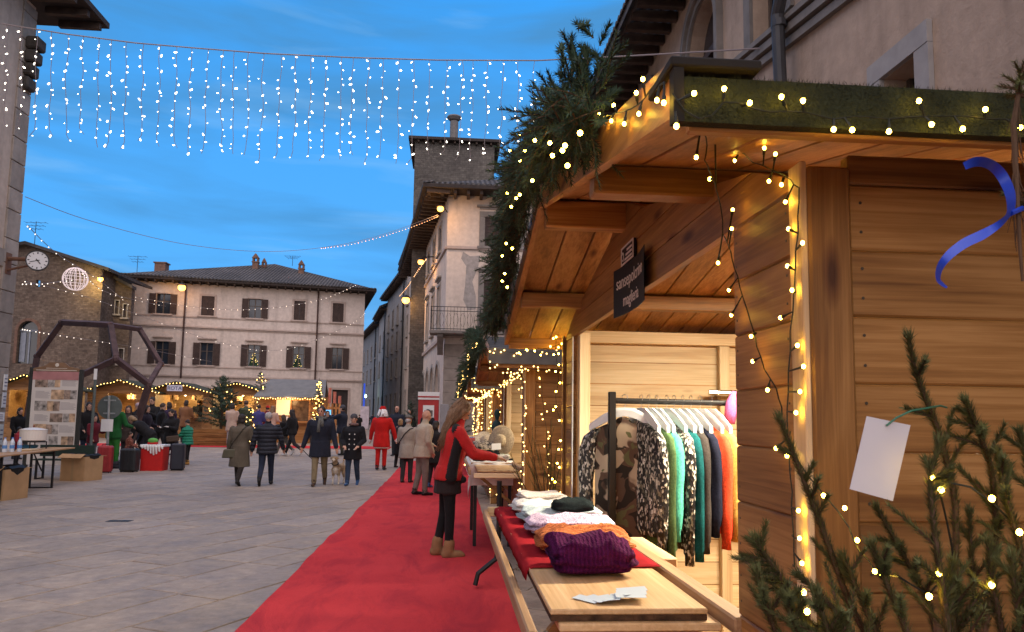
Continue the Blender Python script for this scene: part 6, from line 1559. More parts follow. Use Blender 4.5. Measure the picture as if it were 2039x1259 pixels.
# ------------------------------------------------------------------ far stalls across the piazza
def small_hut(label, px, Y, w, d, h, wallcol, sign=None, lights=True, open_w=.62):
    p = onY(px, 820, Y); x, z = p.x, gz(Y); t = thing('market_hut', label, 'market stall', (x, Y, z), 'wooden huts across the piazza')
    m_ = wood('far_hut_wood', 0, (.20, .09, .03), (.32, .16, .06), (.42, .23, .09))
    ow = w * open_w / 2
    for (a, b, c, e) in ((-w / 2, -ow, 0, h * .82), (ow, w / 2, 0, h * .82), (-ow, ow, 0, .95), (-ow, ow, h * .78, h * .82)):
        n = max(1, int((e - c) / .16))
        mb = MB()
        for k in range(n): mb.box(x + a, x + b, Y, Y + .04, z + lerp(c, e, k / n) + .003, z + lerp(c, e, (k + 1) / n) - .003)
        tag(mb.build('front_planks', m_, t), kind='stuff')
    mb = MB(); mb.prism([(x - w / 2, Y, z + h * .82), (x + w / 2, Y, z + h * .82), (x, Y, z + h * 1.0)], (0, .04, 0)); mb.build('gable', m_, t, fix=True)
    mb = MB(); mb.box(x - w / 2, x - w / 2 + .04, Y + .04, Y + d, z, z + h * .82); mb.box(x + w / 2 - .04, x + w / 2, Y + .04, Y + d, z, z + h * .82); mb.box(x - w / 2, x + w / 2, Y + d, Y + d + .04, z, z + h * .82); mb.build('walls', wood('far_hut_lining', 0, (.45, .28, .12), (.58, .38, .18), (.66, .46, .25)), t)
    for sg in (-1, 1):
        mb = MB(); a, b = V(x + sg * (w / 2 + .28), 0, z + h * .82 - .10), V(x, 0, z + h + .02)
        mb.prism([(a.x, Y - .35, a.z), (b.x, Y - .35, b.z), (b.x, Y - .35, b.z + .06), (a.x, Y - .35, a.z + .06)], (0, d + .6, 0)); mb.build('roof', plain('hut_roof_green', (.035, .04, .025), .9, .4, 10), t, fix=True)
    mb = MB(); mb.box(x - ow - .05, x + ow + .05, Y - .30, Y - .002, z + .95, z + .99); mb.build('counter', m_, t)
    mb = MB()
    for k in range(9): q = rw.uniform(-ow * .9, ow * .9); mb.box(x + q - .07, x + q + .07, Y + d * .6, Y + d * .7, z + 1.0 + .4 * (k % 3), z + 1.22 + .4 * (k % 3))
    tag(mb.build('shelf_goods', plain('shelf_goods', (.45, .30, .18), .7, .6, 8), t), kind='stuff')
    ld = bpy.data.lights.new('hut_light', 'POINT'); ld.energy = 24; ld.color = (1, .66, .28); ld.shadow_soft_size = .15
    lo = bpy.data.objects.new('hut_light', ld); C.objects.link(lo); lo.location = (x, Y + d * .5, z + h * .74); adopt(lo, t)
    mb = MB(); mb.ball((x, Y + d * .5, z + h * .8), .05, n=8, k=6); mb.build('lamp', emit('hut_lamp', (1, .7, .35), 12), t)
    mb = MB(); n = 26
    for k in range(n):
        s_ = lerp(-1, 1, k / (n - 1)); mb.ball((x + s_ * (w / 2 + .28), Y - .38, z + h + .03 - abs(s_) * (h * .18 + .11) + rw.uniform(-.04, .04)), .020, n=6, k=4)
    tag(mb.build('roof_bulbs', BULB_F, t), kind='stuff')
    if sign:
        mb = MB(); mb.box(x - .34, x + .34, Y - .40, Y - .37, z + h * .85, z + h * .85 + .28); s2 = mb.build('sign_board', plain('pale_sign', (.52, .52, .60), .6), t)
        text_mesh(sign, .24, (x, Y - .402, z + h * .85 + .055), (1, 0, 0), (0, 0, 1), flat('sign_ink', (.03, .03, .09)), 'lettering', s2)
    return t
small_hut('small wooden hut with a lit opening and a name board on its gable', 351, 36.5, 3.3, 2.2, 2.55, None, 'ROTA', open_w=.72)
small_hut('dim wooden hut partly hidden by the sculpture', 240, 36, 3.0, 2.2, 2.6, None, None, open_w=.4)
small_hut('small wooden hut with a pale lit opening right of the big fir', 470, 38, 3.1, 2.2, 2.6, None, None, open_w=.55)
small_hut('wooden hut glimpsed between the left building and the panel', 55, 33, 2.6, 2.0, 2.7, None, None, open_w=.6)
# kiosk with a grey sloping roof
kx0, kx1, ky = onY(508, 850, 34.0).x, onY(645, 850, 34.0).x, 34.0; kz = gz(ky)
kk = thing('kiosk', 'orange wooden kiosk with a plain grey sloping roof and lit menu board', 'kiosk', ((kx0 + kx1) / 2, ky, kz))
KW = wood('kiosk_wood', 0, (.36, .15, .04), (.48, .22, .07), (.56, .29, .11))
FK = Fr((kx0 + .15, ky), (1, 0)); KL = kx1 - kx0 - .3; KH = 2.05
ops = [(1.45, 2.35, .95, 1.85)]
mb = MB(); wall_holes(mb, FK, 0, KL, kz, kz + KH, [(KL * .52, KL * .80, kz + .95, kz + 1.85)], .06); body_box(FK, mb, 0, KL, -2.2, kz, kz + KH); mb.build('wall', KW, kk)
mb = MB(); mb.prism([(kx0 - .05, ky - .35, kz + 1.98), (kx0 - .05, ky + 2.4, kz + 2.95), (kx0 + .25, ky + 2.4, kz + 2.95), (kx0 + .25, ky - .35, kz + 1.98)], (0, 0, .05))
mb = MB(); q = [V(kx0 - .05, ky - .35, kz + 2.0), V(kx1 + .05, ky - .35, kz + 2.0), V(kx1 - .2, ky + 1.4, kz + 2.85), V(kx0 + .25, ky + 1.4, kz + 2.85)]; mb.prism(q, (0, 0, -.05)); mb.quad(q[3] + V(0, 0, 0), q[2], V(kx1 - .2, ky + 2.4, kz + 2.0), V(kx0 + .25, ky + 2.4, kz + 2.0)); mb.build('roof', plain('grey_roofing', (.15, .15, .15), .8, .15, 3), kk, fix=True)
mb = MB(); FK.box(mb, KL * .27, KL * .50, .004, .03, kz + 1.2, kz + 1.88); mb.build('menu_board', emit('menu_board', (.9, .70, .38), .30), kk)
mb = MB(); FK.box(mb, KL * .50, KL * .82, .005, .05, kz + 1.85, kz + 1.93); FK.box(mb, KL * .80, KL * .83, .005, .05, kz + .92, kz + 1.849); FK.box(mb, KL * .495, KL * .52, .005, .05, kz + .92, kz + 1.849); FK.box(mb, KL * .49, KL * .84, .005, .25, kz + .86, kz + .915); mb.build('window_frame', KW, kk)
mb = MB(); FK.box(mb, KL * .52, KL * .80, -.055, -.04, kz + .95, kz + 1.85); mb.build('pane', plain('dim_pane', (.12, .075, .045), .2, .5, 6), kk)
mb = MB(); FK.box(mb, KL * .40, KL * .48, .006, .20, kz + .95, kz + 1.14); FK.box(mb, KL * .86, KL * .95, .006, .24, kz + .8, kz + 1.1); mb.build('counter_goods', WHITE, kk)
mb = MB()
for k in range(30): mb.ball((lerp(kx0 - .05, kx1 + .05, k / 29), ky - .38, kz + 1.95 - .05 * abs(sin(k * .9))), .021, n=6, k=4)
for k in range(12): mb.ball((kx0 + .12 + .03 * sin(k * 3), ky - .2, kz + .5 + 1.5 * k / 12), .021, n=6, k=4)
tag(mb.build('roof_bulbs', BULB_F, kk), kind='stuff')
ld = bpy.data.lights.new('kiosk_light', 'POINT'); ld.energy = 14; ld.color = (1, .6, .25); ld.shadow_soft_size = .2; lo = bpy.data.objects.new('kiosk_light', ld); C.objects.link(lo); lo.location = ((kx0 + kx1) / 2, ky - .5, kz + 1.85); adopt(lo, kk)
# slatted wooden booth with tall candles right of the kiosk
bx = onY(655, 850, 34).x; bo = thing('slatted_booth', 'orange slatted booth with tall red candles on top beside the kiosk', 'booth', (bx, 34.2, kz))
for k in range(5): mb = MB(); mb.box(bx - .28 + k * .16, bx - .19 + k * .16, 34.2, 34.24, kz, kz + 1.75); mb.build('slat', KW, bo)
mb = MB(); mb.box(bx - .32, bx + .52, 34.245, 34.29, kz + 1.5, kz + 1.6); mb.box(bx - .32, bx + .52, 34.245, 34.29, kz + .2, kz + .3); mb.build('rail', KW, bo)
for k in range(3): mb = MB(); mb.tube([(bx - .05 + .22 * k, 34.22, kz + 1.76), (bx - .05 + .22 * k, 34.22, kz + 2.45 - .18 * k)], .07, 8); mb.build('candle', plain('candle_red', (.46, .16, .12), .5), bo)
# lit tree cone, big dark fir, planter
fir('fir_tree', 'tall narrow fir outlined with bright lights beside the kiosk', onY(632, 850, 33.6).x, 33.6, gz(33.6), 2.75, .42, 46, .10, None, NEEDLE, 80, .022, .018, 130, seed=9)
fir('fir_tree', 'big dark fir in a wooden planter left of the kiosk', onY(440, 850, 32).x, 32, gz(32) + .45, 2.35, 1.15, 60, .14, None, NEEDLE, 8, .028, .022, 120, pot=False, seed=10)
x0 = onY(440, 850, 32).x; pl = thing('wooden_planter', 'long dark wooden planter box under the big fir', 'planter', (x0, 31.6, gz(31.6)))
for k in range(4): mb = MB(); mb.box(x0 - 1.1, x0 + 1.1, 31.3, 31.34, gz(31.3) + .01 + k * .17, gz(31.3) + .165 + k * .17, 0, .006); mb.build('board', WX, pl)
mb = MB(); mb.box(x0 - 1.08, x0 + 1.08, 31.345, 32.5, gz(31.3), gz(31.3) + .62); mb.build('soil_box', plain('soil', (.05, .035, .025), .95), pl)
fir('fir_tree', 'little lit fir standing by the couple on the open paving', onY(497, 870, 29).x, 29, gz(29), 1.55, .34, 24, .09, None, NEEDLE, 34, .018, .016, 120, seed=12)
fir('fir_tree', 'small dark fir sprig above the left end of the kiosk roof', kx0 + .1, 34.2, kz + 2.1, .95, .28, 16, .10, None, NEEDLE, 10, .024, .02, 100, pot=False, seed=13)
# red booth in front of the arcade, bins and posts in the street
rb_ = thing('red_booth', 'red and white booth standing before the arcade of the balcony house', 'booth', (-.78, 27.5, gz(27.5)))
g = gz(27.5); RB = plain('booth_red', (.40, .03, .03), .5, .15, 4)
mb = MB(); mb.box(-1.15, -.42, 27.5, 28.2, g, g + 2.0); mb.build('body', RB, rb_)
mb = MB(); mb.box(-1.17, -.40, 27.48, 28.22, g + 2.004, g + 2.28); mb.build('cornice', WHITE, rb_); mb = MB(); mb.box(-1.17, -.40, 27.468, 27.478, g + 2.08, g + 2.13); mb.build('stripe', RB, rb_)
mb = MB(); mb.box(-.98, -.58, 27.485, 27.498, g + .9, g + 1.8); mb.build('panel', WHITE, rb_); mb = MB(); mb.box(-.93, -.63, 27.478, 27.484, g + 1.4, g + 1.62); mb.build('picture', plain('booth_picture', (.12, .10, .09), .5, .6, 9), rb_)
mb = MB(); mb.box(-.36, -.06, 27.6, 27.7, g, g + 1.85, 0, .01); tag(mb.build('grey_board', plain('grey_board', (.30, .29, .30), .6)), 'plain grey display board right of the red booth', 'board')
fir('potted_shrub', 'dark bushy shrub beside the red booth', -1.45, 28.2, gz(28), 1.9, .45, 34, .10, None, NEEDLE, 0, .02, .02, 130, seed=15)
# added glowing strip in place of blue light on the wall, and green neon cross in the far street, white street post
mb = MB(); p = onY(724, 790, 60); mb.box(p.x - .03, p.x + .10, 60, 60.06, 1.2, 4.2); tag(mb.build('blue_wall_glow', emit('blue_glow', (.05, .14, 1.0), .25)), 'glowing strip standing in for blue light on the wall at the palazzo corner', 'light')
mb = MB(); p = onY(727, 789, 75); mb.ball(p, .16, n=10, k=6); tag(mb.build('green_lamp', emit('green_lamp', (.45, 1, .55), 8)), 'small greenish lamp low in the far street', 'lamp')
p = onY(726, 828, 45); mb = MB(); mb.box(p.x - .25, p.x + .25, 45, 45.05, p.z - .75, p.z + .55); mb.box(p.x - .04, p.x + .04, 45.01, 45.06, gz(45), p.z - .751); tag(mb.build('street_notice', plain('pink_notice', (.55, .48, .52), .6, .2, 6)), 'pale pink notice board on a post by the palazzo corner', 'notice board')
# ================================================================== people
def fabric(name, col, quilt=0, rough=.9, var=.18, sheen=.04):
    if name in MATS: return MATS[name]
    m, nd, lk, bs = new_mat(name); v = obj_vec(nd, lk, False)
    n1 = ntex(nd, lk, v, 5, 4); n2 = ntex(nd, lk, vmap(nd, lk, v, (1, 1, .45)), 11, 4, .6, .8); n3 = ntex(nd, lk, v, 160, 2)
    c = nramp(nd, lk, n1, [(.3, tuple(x * (1 - var) for x in col)), (.7, tuple(min(1, x * (1 + var)) for x in col))])
    c = mixc(nd, lk, 1.0, c, nramp(nd, lk, n3, [(.3, (.85, .85, .85)), (.7, (1.12, 1.12, 1.12))]), 'MULTIPLY')
    lk.new(c, bs.inputs['Base Color']); bs.inputs['Roughness'].default_value = rough; bs.inputs['Specular IOR Level'].default_value = .2; bs.inputs['Sheen Weight'].default_value = sheen
    h = n2
    if quilt:
        w = nd.new('ShaderNodeTexWave'); w.bands_direction = 'Z'; w.inputs['Scale'].default_value = .314 / quilt; w.inputs['Distortion'].default_value = .8; lk.new(v, w.inputs['Vector'])
        h = nmath(nd, lk, 'ADD', n2, nmath(nd, lk, 'MULTIPLY', nmath(nd, lk, 'POWER', w.outputs['Fac'], .35), 1.5))
    setbump(nd, lk, bs, h, .8, .025); MATS[name] = m; return m
SKIN = plain('skin_light', (.52, .30, .21), .6, .10, 20, spec=.35); SKIN2 = plain('skin_ruddy', (.48, .25, .17), .6, .12, 20, spec=.35)
EYE = flat('eye_dark', (.02, .014, .012), .4); LIP = flat('lip', (.34, .11, .09), .5)
def hairmat(name, col):
    if name in MATS: return MATS[name]
    m, nd, lk, bs = new_mat(name); v = obj_vec(nd, lk, False)
    n1 = ntex(nd, lk, vmap(nd, lk, v, (60, 60, 7)), 1.0, 4, .6, 1.0)
    lk.new(nramp(nd, lk, n1, [(.3, tuple(x * .5 for x in col)), (.7, tuple(min(1, x * 1.5) for x in col))]), bs.inputs['Base Color']); bs.inputs['Roughness'].default_value = .6
    setbump(nd, lk, bs, n1, .9, .015); MATS[name] = m; return m
H_DARK = hairmat('hair_dark', (.020, .013, .010)); H_BROWN = hairmat('hair_brown', (.060, .034, .020)); H_BLOND = hairmat('hair_blond', (.30, .19, .09)); H_GREY = hairmat('hair_grey', (.38, .36, .35)); H_LB = hairmat('hair_light_brown', (.20, .115, .060)); H_WHITE = hairmat('hair_white', (.72, .72, .72))
SH_BLK = flat('shoe_black', (.015, .014, .014), .45); SH_BRN = flat('shoe_brown', (.06, .035, .022), .6); SH_WHT = flat('shoe_white', (.62, .60, .58), .6); SH_TAN = plain('boot_tan', (.25, .135, .065), .9, .15, 12); SH_BLU = flat('shoe_blue', (.03, .08, .20), .6); SH_YEL = plain('boot_yellow', (.42, .22, .06), .8)
DEFER = []
FOLK = 'people in the piazza'
def rx(p, a): return V(p[0], p[1] * cos(a) - p[2] * sin(a), p[1] * sin(a) + p[2] * cos(a))
def person(label, x, y, H, face, top, bottom, shoe=SH_BLK, skin=SKIN, hair=H_DARK, hairtype='short', coat='jacket', bulk=.22, walk=0.0, arms=((5, 10, 15, 0), (5, 10, 15, 0)), lean=0, head=(0, 0), hat=None, voxel=.02, z=None, legmat=None, skirt=None, glove=None, extra=None, kneel=None, shoulder=1.0, collar=None):
    z = gz(y) if z is None else z; face = radians(face); loc = V(x, y, z); cf, sf = cos(face), sin(face)
    MATL = [skin, top, bottom, shoe, EYE, LIP, legmat or bottom, skirt or bottom, glove or skin, collar or top]
    mb = MB(); ln = radians(-lean)
    hipz = .50
    def ub(p):                     # upper body point, leaned forward about the hips
        q = Vector(p); return rx((q.x, q.y, q.z - hipz), ln) + V(0, 0, hipz)
    lowest = 9; pts = []
    for i, s in enumerate((-1, 1)):
        a = radians(walk * s); kb = radians(max(0, -walk * s) * 1.1 + 4)
        if kneel: a, kb = radians(kneel[0]), radians(kneel[1])
        hip = V(s * .050, 0, hipz); kn = hip + V(s * .004, sin(a), -cos(a)) * .235; an = kn + V(0, sin(a - kb), -cos(a - kb)) * .222
        pts.append((hip, kn, an, a - kb)); lowest = min(lowest, an.z)
    dz = .042 - lowest
    for s, (hip, kn, an, fa) in zip((-1, 1), pts):
        U = V(0, 0, dz); hip, kn, an = hip + U, kn + U, an + U
        lw = 1.0 if not legmat else .82
        mb.capsule(hip + V(0, 0, .0), kn, .058 * lw, .040 * lw, 6); mb.capsule(kn, an + V(0, 0, .02), .040 * lw, .029 * lw + .004, 6)
        fp = max(-.9, min(.5, fa)) if an.z > .06 + .0 else 0
        td = V(0, cos(fp), sin(fp)) if an.z > .06 else V(0, 1, 0)
        mb.capsule(an + V(0, -.018, -.016), an + td * .085 + V(s * .006, 0, -.022), .027, .022, 3, flat=.8, side=(1, 0, 0))
        mb.capsule(an + V(0, -.004, .0), an + V(0, 0, .028), .029, .031, 3)
        if shoe in (SH_TAN, SH_YEL): mb.capsule(an + V(0, -.004, -.01), an + V(0, .004, .050), .036, .037, 3); mb.capsule(an + V(0, -.018, -.018), an + V(s * .004, .070, -.020), .030, .027, 3)
    U = V(0, 0, dz)
    b = 1 + bulk
    prof = [(.455, .088, .066, 0), (.50, .092, .071, 0), (.56, .086, .066, 0), (.62, .083, .064, .002), (.70, .097 * shoulder, .071, .004), (.76, .106 * shoulder, .072, .002), (.80, .104 * shoulder, .060, -.004), (.828, .066, .048, -.006), (.848, .042, .040, -.004)]
    hem = {'jacket': .445, 'coat': .37, 'long': .27, 'short': .49}[coat]
    rs_ = []
    for (zz, ra, rb, yo) in prof:
        if zz < hem: continue
        f = b if zz < .80 else lerp(b, 1.0, min(1, (zz - .80) / .04)); f2 = 1 + bulk * 1.25 if zz < .8 else f
        rs_.append([ub(V(ra * f * cos(2 * pi * j / 18), rb * f2 * sin(2 * pi * j / 18) + yo, zz)) + U for j in range(18)])
    mb.rings(rs_, 1, True)
    if hem < .5:
        rs_ = []
        for k in range(5):
            zz = lerp(.56, hem, k / 4); fl = 1 + .12 * (k / 4) + (.10 if coat == 'long' else 0) * (k / 4)
            rs_.append([(ub(V(.090 * b * fl * cos(2 * pi * j / 18), .071 * (1 + bulk * 1.2) * fl * sin(2 * pi * j / 18), zz)) if zz > .5 else V(.090 * b * fl * cos(2 * pi * j / 18), .071 * (1 + bulk * 1.2) * fl * sin(2 * pi * j / 18) + sin(ln) * -.0, zz)) + U for j in range(18)])
        mb.rings(rs_, 1, True)
    else:
        mb.rings([[V(.084 * cos(2 * pi * j / 16), .068 * sin(2 * pi * j / 16), zz) + U for j in range(16)] for zz in (.44, .47, .51)], 2, True)
    if skirt:
        mb.rings([[V(r1 * cos(2 * pi * j / 18), r2 * sin(2 * pi * j / 18), zz) + U for j in range(18)] for zz, r1, r2 in ((.52, .092, .075), (.47, .102, .084), (.40, .108, .090))], 7, True)
    hands = []
    for s, ap in zip((-1, 1), arms):
        p, o, e, yi = [radians(v) for v in ap]
        S = V(s * .116 * shoulder, -.002, .792)
        d1 = V(s * sin(o) * cos(p), sin(p), -cos(p) * cos(o)).normalized()
        E = S + d1 * .165
        d2 = V(s * sin(o) * .6 * cos(p + e) - s * sin(yi), sin(p + e), -cos(p + e) * cos(o * .6)).normalized()
        Wp = E + d2 * .145
        S, E, Wp = ub(S) + U, ub(E) + U, ub(Wp) + U; d2 = (Wp - E).normalized()
        k = 1 + bulk * .7
        mb.capsule(S, E, .037 * k, .031 * k, 1); mb.capsule(E, Wp, .031 * k, .024 * k, 1)
        side = d2.cross(V(1, 0, 0)); side = side.normalized() if side.length > .2 else V(0, 0, 1)
        lat = d2.cross(side).normalized(); palm = Wp + d2 * .040
        mb.capsule(Wp + d2 * .01, palm, .019, .021, 8, flat=.6, side=lat)
        for q in range(4):
            base_ = palm + lat * ((q - 1.5) * .0095) + d2 * .012; L = (.036, .042, .040, .031)[q]
            mid = base_ + d2 * (L * .55) + side * (.004); tip = mid + (d2 * .7 - side * s * .0 + side * .7).normalized() * (L * .5)
            mb.capsule(base_, mid, .0062, .0056, 8, 6); mb.capsule(mid, tip, .0056, .0048, 8, 6)
        tb_ = Wp + d2 * .018 + lat * -s * .017; mb.capsule(tb_, tb_ + (d2 * .8 - lat * s * .55).normalized() * .034, .0075, .0056, 8, 6)
        hands.append(palm)
    # neck and head
    nb = V(0, -.002, .84); hc = V(0, .008, .932)
    hp, hy = radians(-head[0]), radians(head[1])
    def hd(p):
        q = rx(p, hp); q = V(q.x * cos(hy) + q.y * sin(hy), -q.x * sin(hy) + q.y * cos(hy), q.z)
        return ub(hc + q - V(0, 0, 0)) + U
    mb.capsule(ub(nb) + U, hd(V(0, -.012, -.03)), .033, .029, 0)
    if collar or bulk > .15: mb.capsule(ub(V(0, -.004, .835)) + U, ub(V(0, 0, .858)) + U, .046, .043, 9)
    def hball(c, r1, r2, r3, m, n=12, k=8):
        rs_ = []
        for i in range(k + 1):
            th = max(.1, min(pi - .1, pi * i / k)); rs_.append([hd(V(c[0] + r1 * sin(th) * cos(2 * pi * j / n), c[1] + r2 * sin(th) * sin(2 * pi * j / n), c[2] - r3 * cos(th))) for j in range(n)])
        mb.rings(rs_, m, True)
    hball((0, -.002, .008), .0445, .0545, .058, 0); hball((0, .016, -.034), .035, .036, .034, 0); hball((0, .030, -.012), .033, .024, .03, 0)
    mb.capsule(hd(V(0, .050, .008)), hd(V(0, .063, -.012)), .0055, .0085, 0, 8)
    for s in (-1, 1):
        hball((s * .046, -.006, -.004), .006, .011, .017, 0, 8, 6)
        hball((s * .0175, .0505, .004), .0075, .0045, .0048, 4, 8, 6); hball((s * .0185, .0515, .0165), .012, .004, .003, 4, 8, 6)
    hball((0, .0515, -.034), .014, .0045, .0042, 5, 8, 6)
    if extra: extra(mb, ub, U, hd, hands)
    mb.v = [tuple(V(p[0], p[1], p[2]) * H) for p in mb.v]
    root = thing('person', label, 'person', loc, FOLK)
    def W(p): p = Vector(p) * H; return V(loc.x + p.x * cf + p.y * sf, loc.y - p.x * sf + p.y * cf, loc.z + p.z)
    DEFER.append((root, mb, MATL, voxel, loc, face, 'body', None))
    def hmesh(name, mat, m2, smooth=True):
        m2.v = [tuple(W(p)) for p in m2.v]; return m2.build(name, mat, root, smooth=smooth, fix=True)
    def blob(m2, c, r1, r2, r3, amp=.05, n=18, k=12, seed=0, cut=None):
        rs_ = []
        for i in range(k + 1):
            th = max(.06, min(pi - .06, pi * i / k)); ring = []
            for j in range(n):
                dx, dy, dz_ = sin(th) * cos(2 * pi * j / n), sin(th) * sin(2 * pi * j / n), -cos(th)
                f = 1 + amp * noise.noise(V(dx * 2.5 + seed, dy * 2.5, dz_ * 2.5)) * 2
                ring.append(hd(V(c[0] + r1 * dx * f, c[1] + r2 * dy * f, c[2] + r3 * dz_ * f)))
            rs_.append(ring)
        m2.rings(rs_, 0, True)
    sd = x * 3.1 + y
    if hairtype != 'bald' and hat not in ('santa',):
        m2 = MB()
        if hat not in ('beanie', 'cap') or hairtype in ('long', 'curly'): blob(m2, (0, -.010, .018), .0495, .0545, .0545, .05, seed=sd)
        else: blob(m2, (0, -.016, -.006), .0475, .045, .036, .04, seed=sd)
        if hairtype == 'bob': blob(m2, (0, -.020, -.02), .053, .042, .062, .06, seed=sd + 1)
        if hairtype == 'bun': blob(m2, (0, -.062, .03), .022, .022, .022, .06, seed=sd + 2)
        if hairtype in ('long', 'curly'):
            am = .10 if hairtype == 'long' else .18
            rs_ = []
            for k in range(9):
                LL = .235 if hairtype == 'curly' and voxel < .012 else .175; f = k / 8; c = V(0, -.022 - (.058 if LL > .2 else .040) * f, .0 - LL * f); w1, w2 = lerp(.052, .056 if LL > .2 else .044, f) * (1 if k < 8 else .5), lerp(.040, .030 if LL > .2 else .022, f) * (1 if k < 8 else .5)
                rs_.append([hd(V(0, -.02, -.01)) * 0 + (hd(V(c.x + w1 * cos(2 * pi * j / 16) * (1 + am * 2 * noise.noise(V(j * .9, k * .8, sd))), c.y + w2 * sin(2 * pi * j / 16), c.z)) if k < 3 else ub(hc + V(c.x + w1 * cos(2 * pi * j / 16) * (1 + am * 2 * noise.noise(V(j * .9, k * .8, sd))), c.y - .006 + w2 * sin(2 * pi * j / 16) * (1 + am * noise.noise(V(j * .7, k, sd))), c.z)) + U) for j in range(16)])
            m2.rings(rs_, 0, True)
            for s in (-1, 1):
                rs_ = []
                for k in range(7):
                    f = k / 6; c = V(s * (.042 + .006 * f), .006 - .012 * f, .02 - .13 * f); w1, w2 = .014 * (1 - .4 * f), .026 * (1 - .4 * f)
                    rs_.append([hd(V(c.x + w1 * cos(2 * pi * j / 10), c.y + w2 * sin(2 * pi * j / 10) * (1 + am * noise.noise(V(j, k * .9, sd))), c.z)) for j in range(10)])
                m2.rings(rs_, 0, True)
        hmesh('hair', hair, m2)
    if hat:
        m2 = MB()
        if hat == 'beanie': blob(m2, (0, -.006, .030), .052, .060, .050, .03, seed=sd)
        if hat == 'santa':
            rs_ = [[hd(V(r_ * cos(2 * pi * j / 16), r_ * 1.1 * sin(2 * pi * j / 16) + yo, zz)) for j in range(16)] for r_, zz, yo in ((.054, .012, -.004), (.055, .04, -.006), (.048, .066, -.012), (.03, .082, -.025), (.012, .08, -.048))]; m2.rings(rs_, 0, True)
        if hat == 'cap':
            rs_ = [[hd(V(r1 * cos(2 * pi * j / 18), r2 * sin(2 * pi * j / 18) + yo, zz + .018 * sin(2 * pi * j / 18) * (-1 if k > 1 else -.4))) for j in range(18)] for k, (r1, r2, zz, yo) in enumerate(((.052, .060, .028, -.004), (.060, .074, .036, .008), (.058, .068, .056, .004), (.03, .036, .068, .0)))]; m2.rings(rs_, 0, True)
        hm = {'beanie': fabric('beanie_red', (.34, .02, .02)) if 'red hat' in label else fabric('beanie_pink', (.46, .34, .36)) if 'pink woolly' in label else fabric('beanie_grey', (.07, .07, .08)), 'santa': fabric('santa_red', (.50, .014, .012)), 'cap': knit('cap_tweed', (.16, .15, .14), 70, .4)}[hat]
        hmesh('hat', hm, m2)
    root['_'] = 1; del root['_']
    return root, W, ub, U, hd, hands
def at_px(px, py, Y): 
    """stand someone at depth Y with the top of the head at that point of the view"""
    p = onY(px, py, Y); q = onY(px, py + 60, Y); return p.x, Y, p.z - gz(Y)
NAVY = fabric('navy_coat', (.018, .021, .034)); BLACKC = fabric('black_cloth', (.014, .013, .014)); JEANS = fabric('dark_jeans', (.030, .045, .080)); BEIGE = fabric('beige_coat', (.40, .33, .25)); OLIVE = fabric('olive_coat', (.115, .095, .070)); KHAKI = fabric('khaki_trousers', (.22, .17, .10)); TAUPE = fabric('taupe_trousers', (.17, .135, .115)); REDJ = fabric('red_jacket', (.46, .022, .022)); PUFF = fabric('navy_puffer', (.022, .024, .034), quilt=.085, rough=.6); DKTR = fabric('dark_trousers', (.025, .024, .026)); SANTA = fabric('santa_red', (.50, .014, .012))
GREENP = fabric('green_puffer', (.02, .22, .13), quilt=.08, rough=.55); ELF = fabric('elf_green', (.035, .20, .035)); ELF_D = fabric('elf_green_dark', (.018, .115, .03)); BROWNC = fabric('brown_coat', (.20, .095, .045)); MAROON = fabric('maroon_coat', (.13, .014, .022)); PURPLE = fabric('purple_blue_coat', (.05, .05, .17)); PINKB = fabric('pink_beige_coat', (.46, .33, .26)); GREYB = fabric('grey_coat', (.20, .19, .18)); MILG = fabric('military_green', (.07, .085, .05)); WHITEF = plain('white_fur', (.78, .77, .76), .95, .08, 30, .8, 90)

# --- woman at the second stall
def red_extra(mb, ub, U, hd, hands):
    for s in (-1, 1):           # black side panels and shoulder yokes
        mb.capsule(ub(V(s * .118, .004, .76)) + U, ub(V(s * .098, .006, .50)) + U, .026, .034, 2, flat=1.1, side=(1, 0, 0))
        mb.capsule(ub(V(s * .06, -.018, .822)) + U, ub(V(s * .115, -.02, .800)) + U, .026, .030, 2)
    mb.rings([[ub(V(.104 * cos(2 * pi * j / 18), .086 * sin(2 * pi * j / 18), zz)) + U for j in range(18)] for zz in (.475, .535)], 2, True)
    mb.capsule(ub(V(.05, .092, .505)) + U, ub(V(-.05, .092, .505)) + U, .024, .024, 2)
SKIRT = fabric('brown_black_skirt', (.024, .018, .018))
x_, y_, h_ = at_px(918, 799, 8.44)
woman = person('woman with long wavy hair in a red and black jacket bending over the stall', -.01, 8.44, 1.72, 82, REDJ, BLACKC, SH_TAN, SKIN, H_LB, 'curly', 'short', .16, 3, ((48, 8, 42, 12), (44, 10, 48, 14)), 10, (28, 0), None, .011, legmat=fabric('black_leggings', (.010, .010, .011)), skirt=SKIRT, extra=red_extra)
wr, W_, ub_, U_, hd_, ha_ = woman; mb = MB(); q = random.Random(31)       # loose wavy locks
